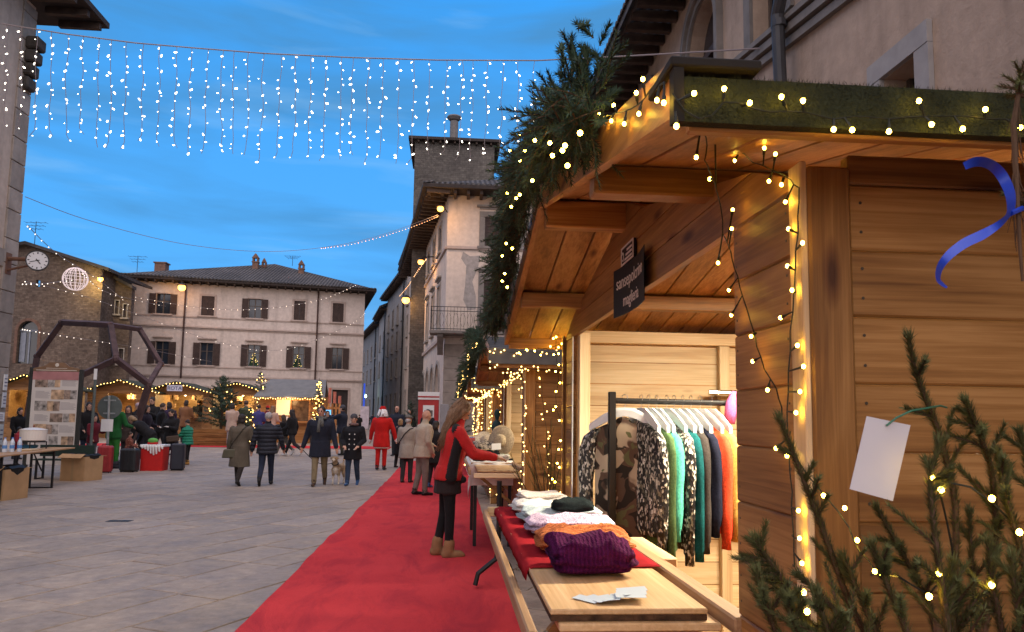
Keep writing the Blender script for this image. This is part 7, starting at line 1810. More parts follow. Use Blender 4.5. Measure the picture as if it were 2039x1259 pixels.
for k in range(90):
    a = q.uniform(pi * .82, pi * 2.18); ph = q.uniform(.1, 1.2); r0 = V(.050 * cos(a) * cos(ph * .5), .056 * sin(a) * cos(ph * .5) - .012, .018 + .052 * sin(ph)); L = q.uniform(.20, .29); fr_ = q.uniform(3, 6); am = q.uniform(.004, .010); o1 = q.random() * 6
    p0 = hd_(r0); pts = [p0]
    tgt = ub_(V(r0.x * 1.15, -.070 - .03 * q.random(), .932 - L)) + U_
    for i in range(1, 11):
        f = i / 10; b_ = hd_(V(r0.x * 1.12, min(r0.y, .01) - .018, -.03)); c_ = (p0 * (1 - f) ** 2 + b_ * 2 * f * (1 - f) + tgt * f * f); pts.append(c_ + V(am * sin(fr_ * f * 3 + o1), am * cos(fr_ * f * 3 + o1) - .004, 0) * min(1, f * 2))
    mb.tube([W_(p) for p in pts], [.0075 * (1 - .7 * i / 10) + .001 for i in range(11)], 5)
tag(mb.build('hair_locks', H_LB, wr, smooth=True), kind='stuff')
# --- bald man in beige
x_, y_, h_ = at_px(846, 816, 15.0)
person('bald man in a beige jacket and taupe trousers standing on the carpet', -.52, 15.0, h_, 62, BEIGE, TAUPE, SH_BLK, SKIN2, H_GREY, 'bald', 'jacket', .30, 4, ((12, 12, 62, 20), (-4, 14, 40, 25)), 4, (6, 10), None, .015)
# --- man with the flat cap, from behind
x_, y_, h_ = at_px(813, 828, 17.8)
r_, W_, ub_, U_, hd_, ha_ = person('man in a flat tweed cap and pale grey coat seen from behind', x_, y_, h_, 15, fabric('pale_grey_coat', (.30, .26, .22)), DKTR, SH_BLK, SKIN2, H_GREY, 'short', 'coat', .34, 3, ((8, 10, 50, 20), (6, 10, 30, 10)), 3, (4, 8), 'cap', .016)
mb = MB(); mb.tube([W_(ub_(p) + U_) for p in ((.10, -.02, .815), (.06, -.10, .80), (-.02, -.112, .72), (-.10, -.09, .60), (-.135, -.02, .52))], .012, 6); mb.build('shoulder_strap', BLACK, r_)
x_, y_, h_ = at_px(866, 838, 16.6)
person('short person in black half hidden behind the woman in red', x_, y_, h_, 40, BLACKC, DKTR, fabric('blue_trainers', (.06, .14, .3)), SKIN, H_DARK, 'bob', 'coat', .3, 3, ((20, 10, 60, 15), (10, 10, 40, 10)), 3, (10, 0), None, .018)
x_, y_, h_ = at_px(797, 834, 22.4)
person('woman in a long black coat between santa and the flat capped man', x_, y_, h_, 30, BLACKC, BLACKC, SH_BLK, SKIN, H_BLOND, 'bob', 'long', .3, 3, ((10, 10, 40, 10), (10, 10, 40, 10)), 2, (0, 0), None, .02)
# --- santa from behind
def santa_extra(mb, ub, U, hd, hands):
    mb.rings([[V(.118 * cos(2 * pi * j / 18), .100 * sin(2 * pi * j / 18), zz) + U for j in range(18)] for zz in (.352, .392)], 9, True)
    for h in hands: mb.capsule(h - V(0, 0, -.01), h + V(0, 0, .03), .028, .030, 9)
x_, y_, h_ = at_px(762, 811, 21.6)
r_, W_, ub_, U_, hd_, ha_ = person('person in a red santa suit and hat seen from behind', x_, y_, h_, 8, SANTA, SANTA, SH_BLK, SKIN, H_WHITE, 'short', 'coat', .40, 2, ((6, 18, 10, 0), (2, 24, 8, 0)), 2, (4, -10), 'santa', .018, extra=santa_extra, collar=WHITEF)
mb = MB(); q = random.Random(4)
for k in range(26):
    a = q.uniform(0, 2 * pi); p0 = hd_(V(.050 * cos(a), .056 * sin(a) - .004, .012)); L = q.uniform(.05, .095); mb.capsule(W_(p0), W_(p0 + V(.028 * cos(a), .03 * sin(a), -L)), .020 * h_, .012 * h_, 0, 7)
mb.build('santa_wig', WHITEF, r_, smooth=True)
x_, y_, h_ = at_px(791, 808, 27)
person('bald man in a dark jacket behind santa', x_, y_, h_, 200, NAVY, DKTR, SH_BLK, SKIN2, H_GREY, 'bald', 'jacket', .28, 3, ((10, 10, 60, 20), (10, 10, 60, 20)), 0, (0, 0), None, .024)
x_, y_, h_ = at_px(816, 814, 33)
person('grey haired person in black far off by the shrub', x_, y_, h_, 170, BLACKC, DKTR, SH_BLK, SKIN, H_GREY, 'short', 'coat', .28, 2, voxel=.026)
x_, y_, h_ = at_px(852, 815, 26.2)
person('dark haired man in black in front of the red booth', x_, y_, h_, 150, BLACKC, DKTR, SH_BLK, SKIN, H_DARK, 'short', 'jacket', .28, 2, ((10, 12, 50, 20), (10, 12, 50, 20)), 0, (0, 20), None, .024)
# --- dog walkers
x_, y_, h_ = at_px(636, 807, 17.0)
r_, W_, ub_, U_, hd_, ha_ = person('man in a navy coat and grey scarf walking the dog', -2.83, 17.0, h_, 176, NAVY, KHAKI, SH_BRN, SKIN2, H_DARK, 'short', 'coat', .36, 16, ((2, 14, 16, -6), (-6, 16, 24, -6)), 1, (0, 14), None, .014, shoulder=1.06)
DOGHAND = W_(ha_[1])
mb = MB(); SCARF = knit('grey_scarf', (.14, .14, .13), 70, .5)
pts = [(ub_(V(.058 * cos(a), .054 * sin(a) + .004, .858 + .006 * sin(a * 2))) + U_) for a in [2 * pi * k / 16 for k in range(17)]]
mb.tube([W_(p) for p in pts], .034, 8, 0, False); mb.tube([W_(ub_(V(*p)) + U_) for p in ((.01, .066, .85), (.014, .088, .80), (.018, .094, .74), (.02, .094, .68))], [.034, .036, .04, .042], 8); mb.tube([W_(ub_(V(*p)) + U_) for p in ((-.012, .066, .85), (-.02, .088, .80), (-.026, .094, .75))], [.03, .034, .036], 8)
mb.build('scarf', SCARF, r_, smooth=True)
x_, y_, h_ = at_px(702, 824, 17.1)
r_, W_, ub_, U_, hd_, ha_ = person('woman in a black double breasted coat and grey beanie walking towards us', -2.13, 17.1, h_, 184, fabric('black_wool_coat', (.013, .013, .016)), JEANS, SH_BLU, SKIN, H_BROWN, 'short', 'coat', .30, 11, ((4, 14, 55, 30), (4, 14, 55, 30)), 0, (0, -12), 'beanie', .014)
mb = MB()
for k in range(4):
    for s in (-1, 1): mb.ball(W_(ub_(V(s * .036, .102, .72 - .07 * k)) + U_), .014, n=8, k=5)
tag(mb.build('coat_buttons', WHITE, r_), kind='stuff')
mb = MB(); mb.tube([W_(ub_(V(.055 * cos(a), .050 * sin(a) + .004, .858)) + U_) for a in [2 * pi * k / 14 for k in range(15)]], .028, 8, 0, False); mb.build('scarf', knit('pattern_scarf', (.30, .16, .14), 50, .4, (.10, .09, .09), .5), r_, smooth=True)
# --- strolling couple, from behind
x_, y_, h_ = at_px(480, 823, 16.9)
r_, W_, ub_, U_, hd_, ha_ = person('woman in an olive padded coat with a shoulder bag, seen from behind', -4.52, 16.9, h_, 4, OLIVE, fabric('brown_black_trousers', (.030, .024, .022)), SH_BLK, SKIN, H_DARK, 'bob', 'long', .34, -15, ((4, 14, 14, 0), (10, 16, 60, 12)), 1, (0, 0), None, .014)
bg_ = thing('shoulder_bag', 'olive leather shoulder bag of the woman in the olive coat', 'bag', W_(V(-.13, .0, .45)))
mb = MB(); mb.obox(W_(V(-.118, -.085, .44)), V(.13, .02, 0), V(-.01, .05, 0), V(.02, 0, .095), 0, .02); mb.build('body', plain('olive_leather', (.085, .078, .048), .5), bg_)
mb = MB(); mb.tube([W_(ub_(V(*p)) + U_) for p in ((-.13, -.07, .50), (-.07, -.105, .60), (.0, -.115, .70), (.06, -.10, .79), (.085, -.02, .84))], .011, 6); mb.build('strap', plain('strap_dark', (.04, .035, .025), .6), bg_)
x_, y_, h_ = at_px(526, 818, 16.95)
person('man in a dark navy puffer jacket with short white hair, seen from behind', -3.96, 16.95, h_, -6, PUFF, fabric('navy_jeans', (.018, .024, .045)), SH_BLK, SKIN2, H_GREY, 'short', 'jacket', .42, 19, ((-6, 16, 20, 0), (8, 18, 26, 0)), 1, (4, 0), None, .014, shoulder=1.08)
# --- two girls, photographer and the crowd by the kiosk
x_, y_, h_ = at_px(584, 812, 26.5)
person('girl in a black tracksuit with long dark hair striding to the left', x_, y_, h_, -70, BLACKC, DKTR, SH_WHT, SKIN, H_DARK, 'long', 'short', .24, 24, ((10, 10, 60, 10), (-10, 10, 30, 0)), 3, (6, 0), None, .02)
x_, y_, h_ = at_px(567, 824, 26.8)
person('girl in a black jacket and grey trousers walking beside the striding girl', x_, y_, h_, -75, BLACKC, fabric('grey_trousers', (.11, .10, .09)), SH_WHT, SKIN, H_BROWN, 'long', 'short', .26, -20, ((10, 10, 40, 10), (0, 10, 40, 10)), 3, (6, 0), None, .02)
x_, y_, h_ = at_px(683, 807, 27)
r_, W_, ub_, U_, hd_, ha_ = person('man in dark clothes holding up a lit phone to take a picture', x_, y_, h_, -70, NAVY, fabric('olive_trousers', (.05, .048, .035)), SH_BLK, SKIN, H_DARK, 'short', 'jacket', .32, 3, ((70, 8, 45, 8), (66, 8, 50, 8)), 0, (-6, 0), 'beanie', .02)
mb = MB(); p = (W_(ha_[0]) + W_(ha_[1])) / 2 + V(-.05, -.05, .08); mb.obox(p, V(.13, .06, 0), V(.004, -.008, 0), V(0, 0, .085)); tag(mb.build('phone_screen', emit('phone_blue', (.12, .42, .75), .8)), 'glowing blue screen held up by the man in dark clothes', 'phone')
crowd = [
 ('woman in a pink beige coat with dark hair near the big fir', 463, 803, 30.5, 10, PINKB, fabric('pale_trousers', (.42, .36, .36)), H_DARK, 'bob', 'coat', 0), ('man in a military green jacket by the pale lit hut', 491, 798, 33, -30, MILG, DKTR, H_BROWN, 'short', 'jacket', 0),
 ('person in a purple blue coat between the couple and the kiosk', 515, 806, 31, 15, PURPLE, DKTR, H_DARK, 'short', 'coat', 0), ('fair haired woman in a pink beige coat in front of the menu board', 543, 808, 31.5, 20, fabric('peach_coat', (.50, .34, .26)), DKTR, H_LB, 'long', 'coat', 0),
 ('person in a red hat half hidden at the kiosk counter', 533, 808, 33.2, 0, MAROON, DKTR, H_DARK, 'short', 'jacket', 0), ('dark figure standing just behind the man with the dog', 652, 818, 26.5, 160, NAVY, DKTR, H_DARK, 'bob', 'coat', 0),
 ('person in a brown shearling coat at the lit hut counter', 371, 797, 33.5, 0, BROWNC, DKTR, H_DARK, 'bob', 'coat', 0), ('man in navy standing alone right of the lit hut', 396, 797, 38.5, -20, NAVY, fabric('navy_jeans', (.018, .024, .045)), H_BROWN, 'short', 'jacket', 0),
 ('dark haired man in a black jacket among the left crowd', 323, 802, 26.2, 60, BLACKC, DKTR, H_BROWN, 'short', 'jacket', 14), ('woman in dark purple behind the phone holder', 338, 801, 29, -40, fabric('dark_purple', (.035, .022, .05)), DKTR, H_DARK, 'bob', 'coat', 0),
 ('woman with curly brown hair eating beside the elf', 257, 808, 23.6, 165, fabric('brown_grey_coat', (.06, .045, .038)), DKTR, H_BROWN, 'curly', 'coat', 0), ('person in a pink woolly hat in the left crowd', 275, 803, 26, 140, BLACKC, DKTR, H_BROWN, 'short', 'coat', 0),
 ('hooded woman in black with her face turned right', 291, 807, 24.6, 100, fabric('hooded_black', (.018, .014, .022)), DKTR, H_DARK, 'long', 'long', 0), ('tall dark figure left of the road sign', 177, 801, 23.6, 130, BLACKC, fabric('navy_jeans', (.018, .024, .045)), H_DARK, 'bob', 'coat', 0),
 ('girl in a maroon coat left of the road sign', 188, 826, 22.4, 110, MAROON, fabric('grey_jeans', (.16, .15, .18)), H_DARK, 'bob', 'jacket', 0), ('person in dark clothes behind the white pot', 40, 812, 24, 120, BLACKC, DKTR, H_DARK, 'bob', 'coat', 0), ('child in a red jacket by the corner of the left building', 38, 850, 22, 90, fabric('child_red', (.34, .03, .04)), DKTR, H_DARK, 'short', 'jacket', 0),
 ('dim figure far down the street left of santa', 733, 826, 48, 180, BLACKC, DKTR, H_DARK, 'short', 'coat', 0), ('second dim figure far down the street', 742, 824, 52, 0, NAVY, DKTR, H_DARK, 'short', 'coat', 10), ('third dim figure far down the street beside the pink notice', 716, 826, 44, 170, BLACKC, DKTR, H_DARK, 'short', 'coat', 0)]
for (lab, px, py, Y, fc, tp, bt, hr, ht, ct, wk) in crowd:
    x_, y_, h_ = at_px(px, py, Y)
    person(lab, x_, y_, h_, fc, tp, bt, SH_BLK, SKIN, hr, ht, ct, .28, wk, ((12 + (px % 5) * 5, 12, 40 + (px % 7) * 6, 14), (10, 12, 30 + (px % 4) * 12, 12)), 2, (5, (px % 9) * 5 - 20), 'beanie' if 'woolly' in lab or 'red hat' in lab else None, .022 if Y < 30 else .028)
# someone holding a phone in the left crowd
x_, y_, h_ = at_px(304, 791, 27)
r_, W_, ub_, U_, hd_, ha_ = person('man in black looking at a bright phone in the left crowd', x_, y_, h_, 190, BLACKC, DKTR, SH_BLK, SKIN, H_DARK, 'short', 'jacket', .28, 2, ((35, 8, 80, 20), (30, 8, 85, 20)), 0, (14, 0), None, .022)
mb = MB(); mb.obox((W_(ha_[0]) + W_(ha_[1])) / 2 + V(0, -.05, .06), V(.075, 0, 0), V(0, .006, .002), V(0, -.01, .05)); tag(mb.build('phone_screen', emit('phone_white', (.45, .75, .95), 1.2)), 'bright phone held by the man in black in the left crowd', 'phone')
# elf from behind
def elf_extra(mb, ub, U, hd, hands):
    mb.rings([[V(.105 * cos(2 * pi * j / 18), .088 * sin(2 * pi * j / 18), zz) + U for j in range(18)] for zz in (.425, .47)], 1, True)
x_, y_, h_ = at_px(231, 797, 21.4)
person('tall person in a bright green elf costume with red ankles, seen from behind', x_, y_, h_, 20, ELF_D, ELF, fabric('elf_red', (.34, .03, .03)), SKIN, H_BLOND, 'short', 'jacket', .22, 4, ((20, 12, 60, 10), (20, 14, 60, 10)), 3, (10, 0), None, .018, extra=elf_extra)
x_, y_ = onY(285, 935, 22.2).x, 22.2
person('blonde woman in a long black coat bending down to the left', x_ + .15, y_, 1.70, -80, BLACKC, BLACKC, SH_BLK, SKIN, H_BLOND, 'bob', 'coat', .26, 6, ((55, 8, 20, 8), (50, 8, 25, 8)), 52, (10, 0), None, .018)
x_ = onY(253, 930, 21.5).x
person('small child in a red brown patterned coat in front of the bending woman', x_, 21.5, .98, 60, knit('red_brown_pattern', (.16, .05, .035), 25, .3, (.30, .14, .10), .55), DKTR, SH_BRN, SKIN, H_BROWN, 'short', 'coat', .40, 2, ((30, 10, 50, 10), (20, 10, 50, 10)), 4, (0, 0), None, .018)
x_, y_, h_ = at_px(344, 815, 22.6)
r_, W_, ub_, U_, hd_, ha_ = person('dark haired woman in a long black coat looking at her hands', x_, y_, h_, 195, BLACKC, BLACKC, SH_BLK, SKIN, H_DARK, 'bob', 'long', .34, 3, ((25, 10, 85, 28), (25, 10, 80, 28)), 3, (24, 10), None, .016, glove=plain('pale_gloves', (.6, .55, .5), .8))
mb = MB(); mb.obox(W_(V(-.10, .10, .47)), V(.17, .02, .02), V(0, .045, 0), V(-.01, 0, .09), 0, .03); tag(mb.build('handbag', plain('brown_bag', (.075, .048, .032), .5)), 'brown handbag carried by the woman looking at her hands', 'bag')
x_, y_, h_ = at_px(376, 836, 22.8)
person('boy in a bright green puffer jacket and tan boots', x_, y_, h_, -75, GREENP, BLACKC, SH_YEL, SKIN, H_DARK, 'short', 'jacket', .45, 4, ((35, 8, 40, 5), (30, 8, 50, 5)), 3, (8, 0), None, .016, glove=plain('pale_mittens', (.55, .55, .45), .8))

# ------------------------------------------------------------------ the dog
dl = V(-2.47, 17.35, gz(17.35)); dogroot = thing('dog', 'sandy short haired dog on a lead walking towards us', 'dog', dl)
FUR = plain('sandy_fur', (.40, .29, .18), .9, .25, 9, .5, 90); FUR_W = plain('pale_fur', (.62, .54, .44), .9, .12, 9, .5, 90); NOSE = flat('dog_nose', (.012, .010, .010), .35)
mb = MB()
rs_ = [[V(ra * cos(2 * pi * j / 16), yy, zz + rb * sin(2 * pi * j / 16)) for j in range(16)] for yy, zz, ra, rb in ((-.30, .37, .04, .05), (-.26, .37, .085, .085), (-.10, .36, .085, .09), (.06, .35, .095, .115), (.17, .36, .085, .11), (.24, .40, .055, .075))]
mb.rings(rs_, 0, True)
mb.capsule((0, .18, .40), (0, .29, .53), .075, .060, 0); mb.capsule((0, .22, .34), (0, .20, .28), .06, .05, 1)
mb.ball((0, .33, .575), .072, .078, .066, 12, 8, 0); mb.capsule((0, .37, .562), (0, .455, .545), .042, .030, 1); mb.ball((0, .485, .555), .016, .012, .012, 8, 6, 2); mb.capsule((0, .40, .545), (0, .44, .525), .024, .016, 1)
for s in (-1, 1):
    mb.capsule((s * .055, .31, .62), (s * .098, .325, .575), .026, .018, 0, 8, .5, (0, 1, 0)); mb.ball((s * .032, .395, .592), .011, .008, .011, 8, 6, 2)
    mb.capsule((s * .065, .17, .34), (s * .062, .155, .20), .045, .030, 0); fw_ = .03 * s; mb.capsule((s * .062, .155, .20), (s * .058, .175 + fw_, .05), .028, .020, 1); mb.capsule((s * .058, .175 + fw_, .028), (s * .058, .205 + fw_, .024), .024, .021, 1)
    mb.capsule((s * .058, -.24, .35), (s * .064, -.17, .23), .060, .038, 0); mb.capsule((s * .064, -.17, .23), (s * .06, -.27, .15), .034, .022, 0); mb.capsule((s * .06, -.27, .15), (s * .06, -.255, .05), .021, .018, 1); mb.capsule((s * .06, -.255, .026), (s * .06, -.225, .022), .022, .020, 1)
mb.capsule((0, -.31, .40), (0, -.40, .47), .028, .022, 0); mb.capsule((0, -.40, .47), (0, -.42, .58), .022, .012, 0)
DEFER.append((dogroot, mb, [FUR, FUR_W, NOSE], .010, dl, radians(188), 'body', None))
df = radians(188); DW = lambda p: V(dl.x + p[0] * cos(df) + p[1] * sin(df), dl.y - p[0] * sin(df) + p[1] * cos(df), dl.z + p[2])
mb = MB(); mb.tube([DW((.072 * cos(a), .255 + .045 * sin(a), .475 + .035 * cos(a) * 0 - .04 * sin(a))) for a in [2 * pi * k / 14 for k in range(15)]], .011, 6, 0, False); mb.build('collar', flat('collar_black', (.02, .02, .02)), dogroot)
mb = MB(); a_, b_ = DW((0, .2, .50)), DOGHAND; mb.tube([a_.lerp(b_, k / 10) + V(0, 0, -.16 * sin(pi * k / 10)) for k in range(11)], .008, 6); tag(mb.build('dog_lead', BLACK), 'black lead from the man\'s hand to the dog', 'lead')

# grow every body: union of the tapered limbs into one skin, colours carried over by position
tmp = []
for (root, mb, mats, vox, loc, face, nm, _) in DEFER:
    me = bpy.data.meshes.new('src'); me.from_pydata(mb.v, [], mb.f)
    bm = bmesh.new(); bm.from_mesh(me); bmesh.ops.recalc_face_normals(bm, faces=bm.faces); bm.to_mesh(me); bm.free()
    ob = bpy.data.objects.new('src', me); C.objects.link(ob)
    m = ob.modifiers.new('r', 'REMESH'); m.mode = 'VOXEL'; m.voxel_size = vox
    s_ = ob.modifiers.new('s', 'SMOOTH'); s_.factor = .5; s_.iterations = 3 if vox < .03 else 2
    tmp.append(ob)
dg = bpy.context.evaluated_depsgraph_get()
for ob, (root, mb, mats, vox, loc, face, nm, _) in zip(tmp, DEFER):
    me = bpy.data.meshes.new_from_object(ob.evaluated_get(dg)); me.name = 'body'
    me.materials.clear()
    for m in mats: me.materials.append(m)
    bvh = BVHTree.FromPolygons([Vector(v) for v in mb.v], mb.f)
    idx = [mb.m[(bvh.find_nearest(p.center)[2]) or 0] for p in me.polygons]
    me.polygons.foreach_set('material_index', idx); me.polygons.foreach_set('use_smooth', [True] * len(idx))
    cf, sf = cos(face), sin(face)
    me.transform(Matrix(((cf, sf, 0, loc.x), (-sf, cf, 0, loc.y), (0, 0, 1, loc.z), (0, 0, 0, 1)))); me.update()
    mesh_obj('body', me, root)
for ob in tmp:
    me = ob.data; bpy.data.objects.remove(ob); bpy.data.meshes.remove(me)
# ================================================================== lights
CABLE = flat('dark_cable', (.012, .016, .012), .5); SOCKET = flat('bulb_socket', (.03, .04, .03), .5)
def ico_mesh(name, r, mat, stretch=1.0):
    mb = MB(); mb.ball((0, 0, 0), r, r, r * stretch, 10, 6); return mb.mesh(name, mat, True)
NEARBULB = ico_mesh('bulb', .0040, BULB_W, 1.15)
def light_string(label, cable, bulbs, foot, rad=.0016, mesh=NEARBULB, stem=True, group='fairy light strings on the nearest stall'):
    """cable = points, bulbs = points; each bulb hangs on a short stem from the nearest cable point"""
    t = thing('fairy_light_string', label, 'fairy lights', foot, group)
    fine = []
    for a, b in zip(cable[:-1], cable[1:]):
        n = max(2, int((b - a).length / .03))
        for k in range(n): fine.append(a.lerp(b, k / n))
    fine.append(cable[-1])
    fine = [p + V(noise.noise(p * 30), noise.noise(p * 30 + V(9, 0, 0)), noise.noise(p * 30 + V(0, 7, 0))) * .004 for p in fine]
    mb = MB(); mb.tube(fine, rad, 5)
    for b in bulbs:
        q = min(fine, key=lambda p: (p - b).length); d = b - q
        if d.length > .35: q = b + V(0, .004, .025); d = b - q
        e = b - d.normalized() * .006 if d.length > .01 else b
        if stem: mb.tube([q, e], [.0018, .0026], 5); mb.tube([b - d.normalized() * .016, b - d.normalized() * .005], .0032, 6)
    mb.build('cable', CABLE, t)
    for b in bulbs:
        o = bpy.data.objects.new('bulb', mesh); C.objects.link(o); adopt(o, t); o.location = b
    return t
YF = HC - HALF - .052
fc = [(1338, 188), (1360, 215), (1395, 240), (1420, 232), (1440, 205), (1470, 205), (1500, 215), (1535, 222), (1600, 222), (1660, 236), (1700, 233), (1770, 236), (1840, 232), (1900, 230), (1960, 236), (2045, 238)]
fb_ = [(1382, 186), (1442, 177), (1493, 205), (1556, 193), (1599, 201), (1830, 201), (1962, 218), (1660, 258), (1697, 259), (1770, 262), (1855, 248), (1917, 257), (2032, 254)]
light_string('fairy lights looped along the turf covered eave of the nearest stall', [onY(a, b, YF) for a, b in fc], [onY(a, b, YF - .008) for a, b in fb_], onY(1700, 240, YF))
bc = [(1322, 165), (1308, 178), (1300, 172), (1285, 195), (1262, 215), (1240, 222), (1218, 228), (1196, 235)]
bb = [(1193, 228), (1200, 239), (1217, 241), (1222, 210), (1243, 247), (1267, 185), (1280, 158), (1272, 227), (1308, 200), (1322, 205)]
light_string('short fairy light loop on the end of the near barge board', [onX(a, b, .362) for a, b in bc], [onX(a, b, .356) for a, b in bb], onX(1250, 240, .36))
ca = [(1398, 242), (1408, 290), (1404, 320), (1422, 365), (1436, 410), (1440, 465), (1455, 500), (1462, 535), (1478, 590), (1495, 640), (1508, 690), (1522, 735), (1545, 775), (1556, 812), (1558, 850), (1575, 900), (1600, 935), (1640, 985)]
def jam(px, py):      # over the jamb boards near the corner, hanging free in the opening
    return onX(px, py, .735) if px > 1455 else onX(px, py, .735 - (1455 - px) * .004)
ba = [(1420, 357), (1357, 252), (1430, 258), (1394, 314), (1436, 524), (1457, 578), (1462, 628), (1502, 670), (1505, 720), (1535, 777), (1465, 418), (1463, 456), (1552, 893)]
light_string('fairy lights falling from the near eave down across the opening jamb', [jam(a, b) for a, b in ca], [jam(a, b) - V(.008, 0, 0) for a, b in ba], jam(1556, 850))
cbb = [(1408, 240), (1430, 265), (1465, 295), (1500, 322), (1540, 340), (1575, 358), (1590, 375), (1590, 430), (1586, 500), (1580, 580), (1574, 660), (1570, 740), (1568, 820), (1572, 900), (1576, 980), (1580, 1070), (1583, 1130)]
bbb = [(1463, 285), (1463, 320), (1522, 295), (1544, 307), (1531, 361), (1556, 368), (1564, 402), (1570, 456), (1598, 484), (1568, 530), (1577, 578), (1554, 633), (1588, 688), (1600, 730), (1593, 780), (1585, 822), (1567, 908), (1590, 1017), (1592, 1072), (1597, 1122)]
light_string('fairy lights running down the light corner trim of the nearest stall', [onX(a, b, .737) for a, b in cbb], [onX(a, b, .731) for a, b in bbb], onX(1583, 1120, .737))
cf_ = [(1640, 985, 1.45), (1690, 1050, 1.40), (1710, 1095, 1.36), (1745, 1140, 1.30), (1790, 1150, 1.2), (1850, 1185, 1.15), (1900, 1120, 1.12), (1880, 1010, 1.10), (1870, 960, 1.08), (1930, 970, 1.06), (1975, 1000, 1.05), (2030, 1060, 1.05)]
bf = [(1640, 987, 1.44), (1682, 1012, 1.4), (1707, 1076, 1.36), (1742, 1138, 1.28), (1757, 1146, 1.25), (1607, 1218, 1.05), (1850, 1188, 1.0), (1870, 1143, 1.0), (1975, 1165, 1.0), (1855, 952, 1.0), (1874, 976, 1.0), (1975, 993, 1.0), (2030, 1060, 1.0), (1600, 1180, 1.08)]
light_string('fairy lights wound through the near fir tree', [onY(a, b, c) for a, b, c in cf_], [onY(a, b, c) for a, b, c in bf], onY(1850, 1190, 1.1), stem=False)
# lights in the garland and down the far corner of the nearest stall
ga = [(1155, 265), (1125, 290), (1100, 310), (1065, 280), (1045, 300), (1035, 320), (1010, 385), (1028, 395), (1018, 412), (1035, 388), (1008, 485), (1020, 495), (1000, 510), (1005, 545), (1000, 560), (1010, 572), (1095, 285), (1120, 300), (1015, 300), (1035, 270), (1130, 330), (1060, 360)]
light_string('fairy lights buried in the fir garland of the nearest stall', [V(.28, lerp(1.9, 5.2, k / 12), zr(lerp(1.9, 5.2, k / 12)) + .14 + .03 * sin(k * 2)) for k in range(13)], [onX(a, b, .205) for a, b in ga], V(.3, HC, 2.4), mesh=ico_mesh('garland_bulb', .0045, BULB_W), stem=False)
rl = random.Random(21)
def vert_string(label, x, y, z0, z1, n, r, wob=.025, dx=0., grp='fairy lights on the further stalls'):
    t = thing('fairy_light_string', label, 'fairy lights', (x, y, z0), grp)
    pts = [V(x + dx * k / 20 + wob * noise.noise(V(k * .4, x * 9, y)), y + wob * noise.noise(V(k * .4, 5, y * 3)), lerp(z1, z0, k / 20)) for k in range(21)]
    mb = MB(); mb.tube(pts, .0022, 4); mb.build('cable', CABLE, t); mb = MB()
    for k in range(n):
        p = pts[int(20 * (k + .5) / n)]; mb.ball(p + V(rl.uniform(-.03, .03), rl.uniform(-.02, .0), rl.uniform(-.03, .03)), r, n=6, k=4)
    tag(mb.build('bulbs', BULB_W if r < .007 else BULB_F, t), kind='stuff'); return t
vert_string('fairy lights down the far front corner of the nearest stall', XF - .03, Y1 + .03, .15, 2.05, 38, .006, .05)
vert_string('fairy lights down the second strand beside the far corner of the nearest stall', XF + .08, Y1 + .10, .1, 2.0, 24, .006, .06)
def eave_string(label, pts, n, r, grp='fairy lights on the further stalls'):
    t = thing('fairy_light_string', label, 'fairy lights', pts[len(pts) // 2], grp); P = [Vector(p) for p in pts]; fine = []
    for a, b in zip(P[:-1], P[1:]): fine += [a.lerp(b, k / 12) + V(0, 0, -.03 * sin(pi * k / 12)) for k in range(12)]
    fine.append(P[-1]); mb = MB(); mb.tube(fine, .0025, 4); mb.build('cable', CABLE, t); mb = MB()
    for k in range(n): p = fine[int((len(fine) - 1) * k / (n - 1))]; mb.ball(p + V(rl.uniform(-.02, .02), rl.uniform(-.02, .02), rl.uniform(-.05, .03)), r, n=6, k=4)
    tag(mb.build('bulbs', BULB_W if r < .007 else BULB_F, t), kind='stuff'); return t
eave_string('fairy lights under the far eave end of the nearest stall', [(.38, 5.33, 2.10), (.55, 5.33, 2.02), (.8, 5.2, 2.06), (.9, 5.1, 2.0)], 18, .006)
for i, nm in ((1, 'second'), (2, 'third'), (3, 'farthest')):
    o = STEP * i; dz = gz(HC + o) if i > 1 else 0; r = (.0075, .011, .015)[i - 1]
    eave_string('fairy lights under the side eave of the %s stall in the row' % nm, [(.36, HC - HALF + o - .06, 2.03 + dz), (.75, HC - HALF + o - .06, 2.0 + dz), (1.4, HC - HALF + o - .06, 2.02 + dz), (2.6, HC - HALF + o - .06, 2.0 + dz)], 36, r)
    eave_string('fairy lights along the top of the side apron of the %s stall' % nm, [(.36, HC - HALF + o - .06, 2.20 + dz), (.75, HC - HALF + o - .06, 2.17 + dz), (1.5, HC - HALF + o - .06, 2.2 + dz)], 18, r)
    vert_string('fairy lights down the near front corner of the %s stall' % nm, XF - .03, Y0 + o - .03, .15 + dz, 2.0 + dz, 40, r, .06)
    vert_string('fairy lights slanting over the side wall of the %s stall' % nm, XF + .12, Y0 + o - .03, .3 + dz, 2.0 + dz, 26, r, .05, .22)
    vert_string('fairy lights down the far front corner of the %s stall' % nm, XF - .03, Y1 + o + .03, .15 + dz, 2.0 + dz, 36, r, .05)
    eave_string('fairy lights in the fir garland of the %s stall' % nm, [(.24, lerp(1.8, 5.2, k / 8) + o, zr(lerp(1.8, 5.2, k / 8)) + .12 + dz) for k in range(9)], 60, r)
    eave_string('fairy lights along the front opening of the %s stall' % nm, [(.72, lerp(1.9, 4.7, k / 6) + o, 2.02 + dz) for k in range(7)], 34, r)
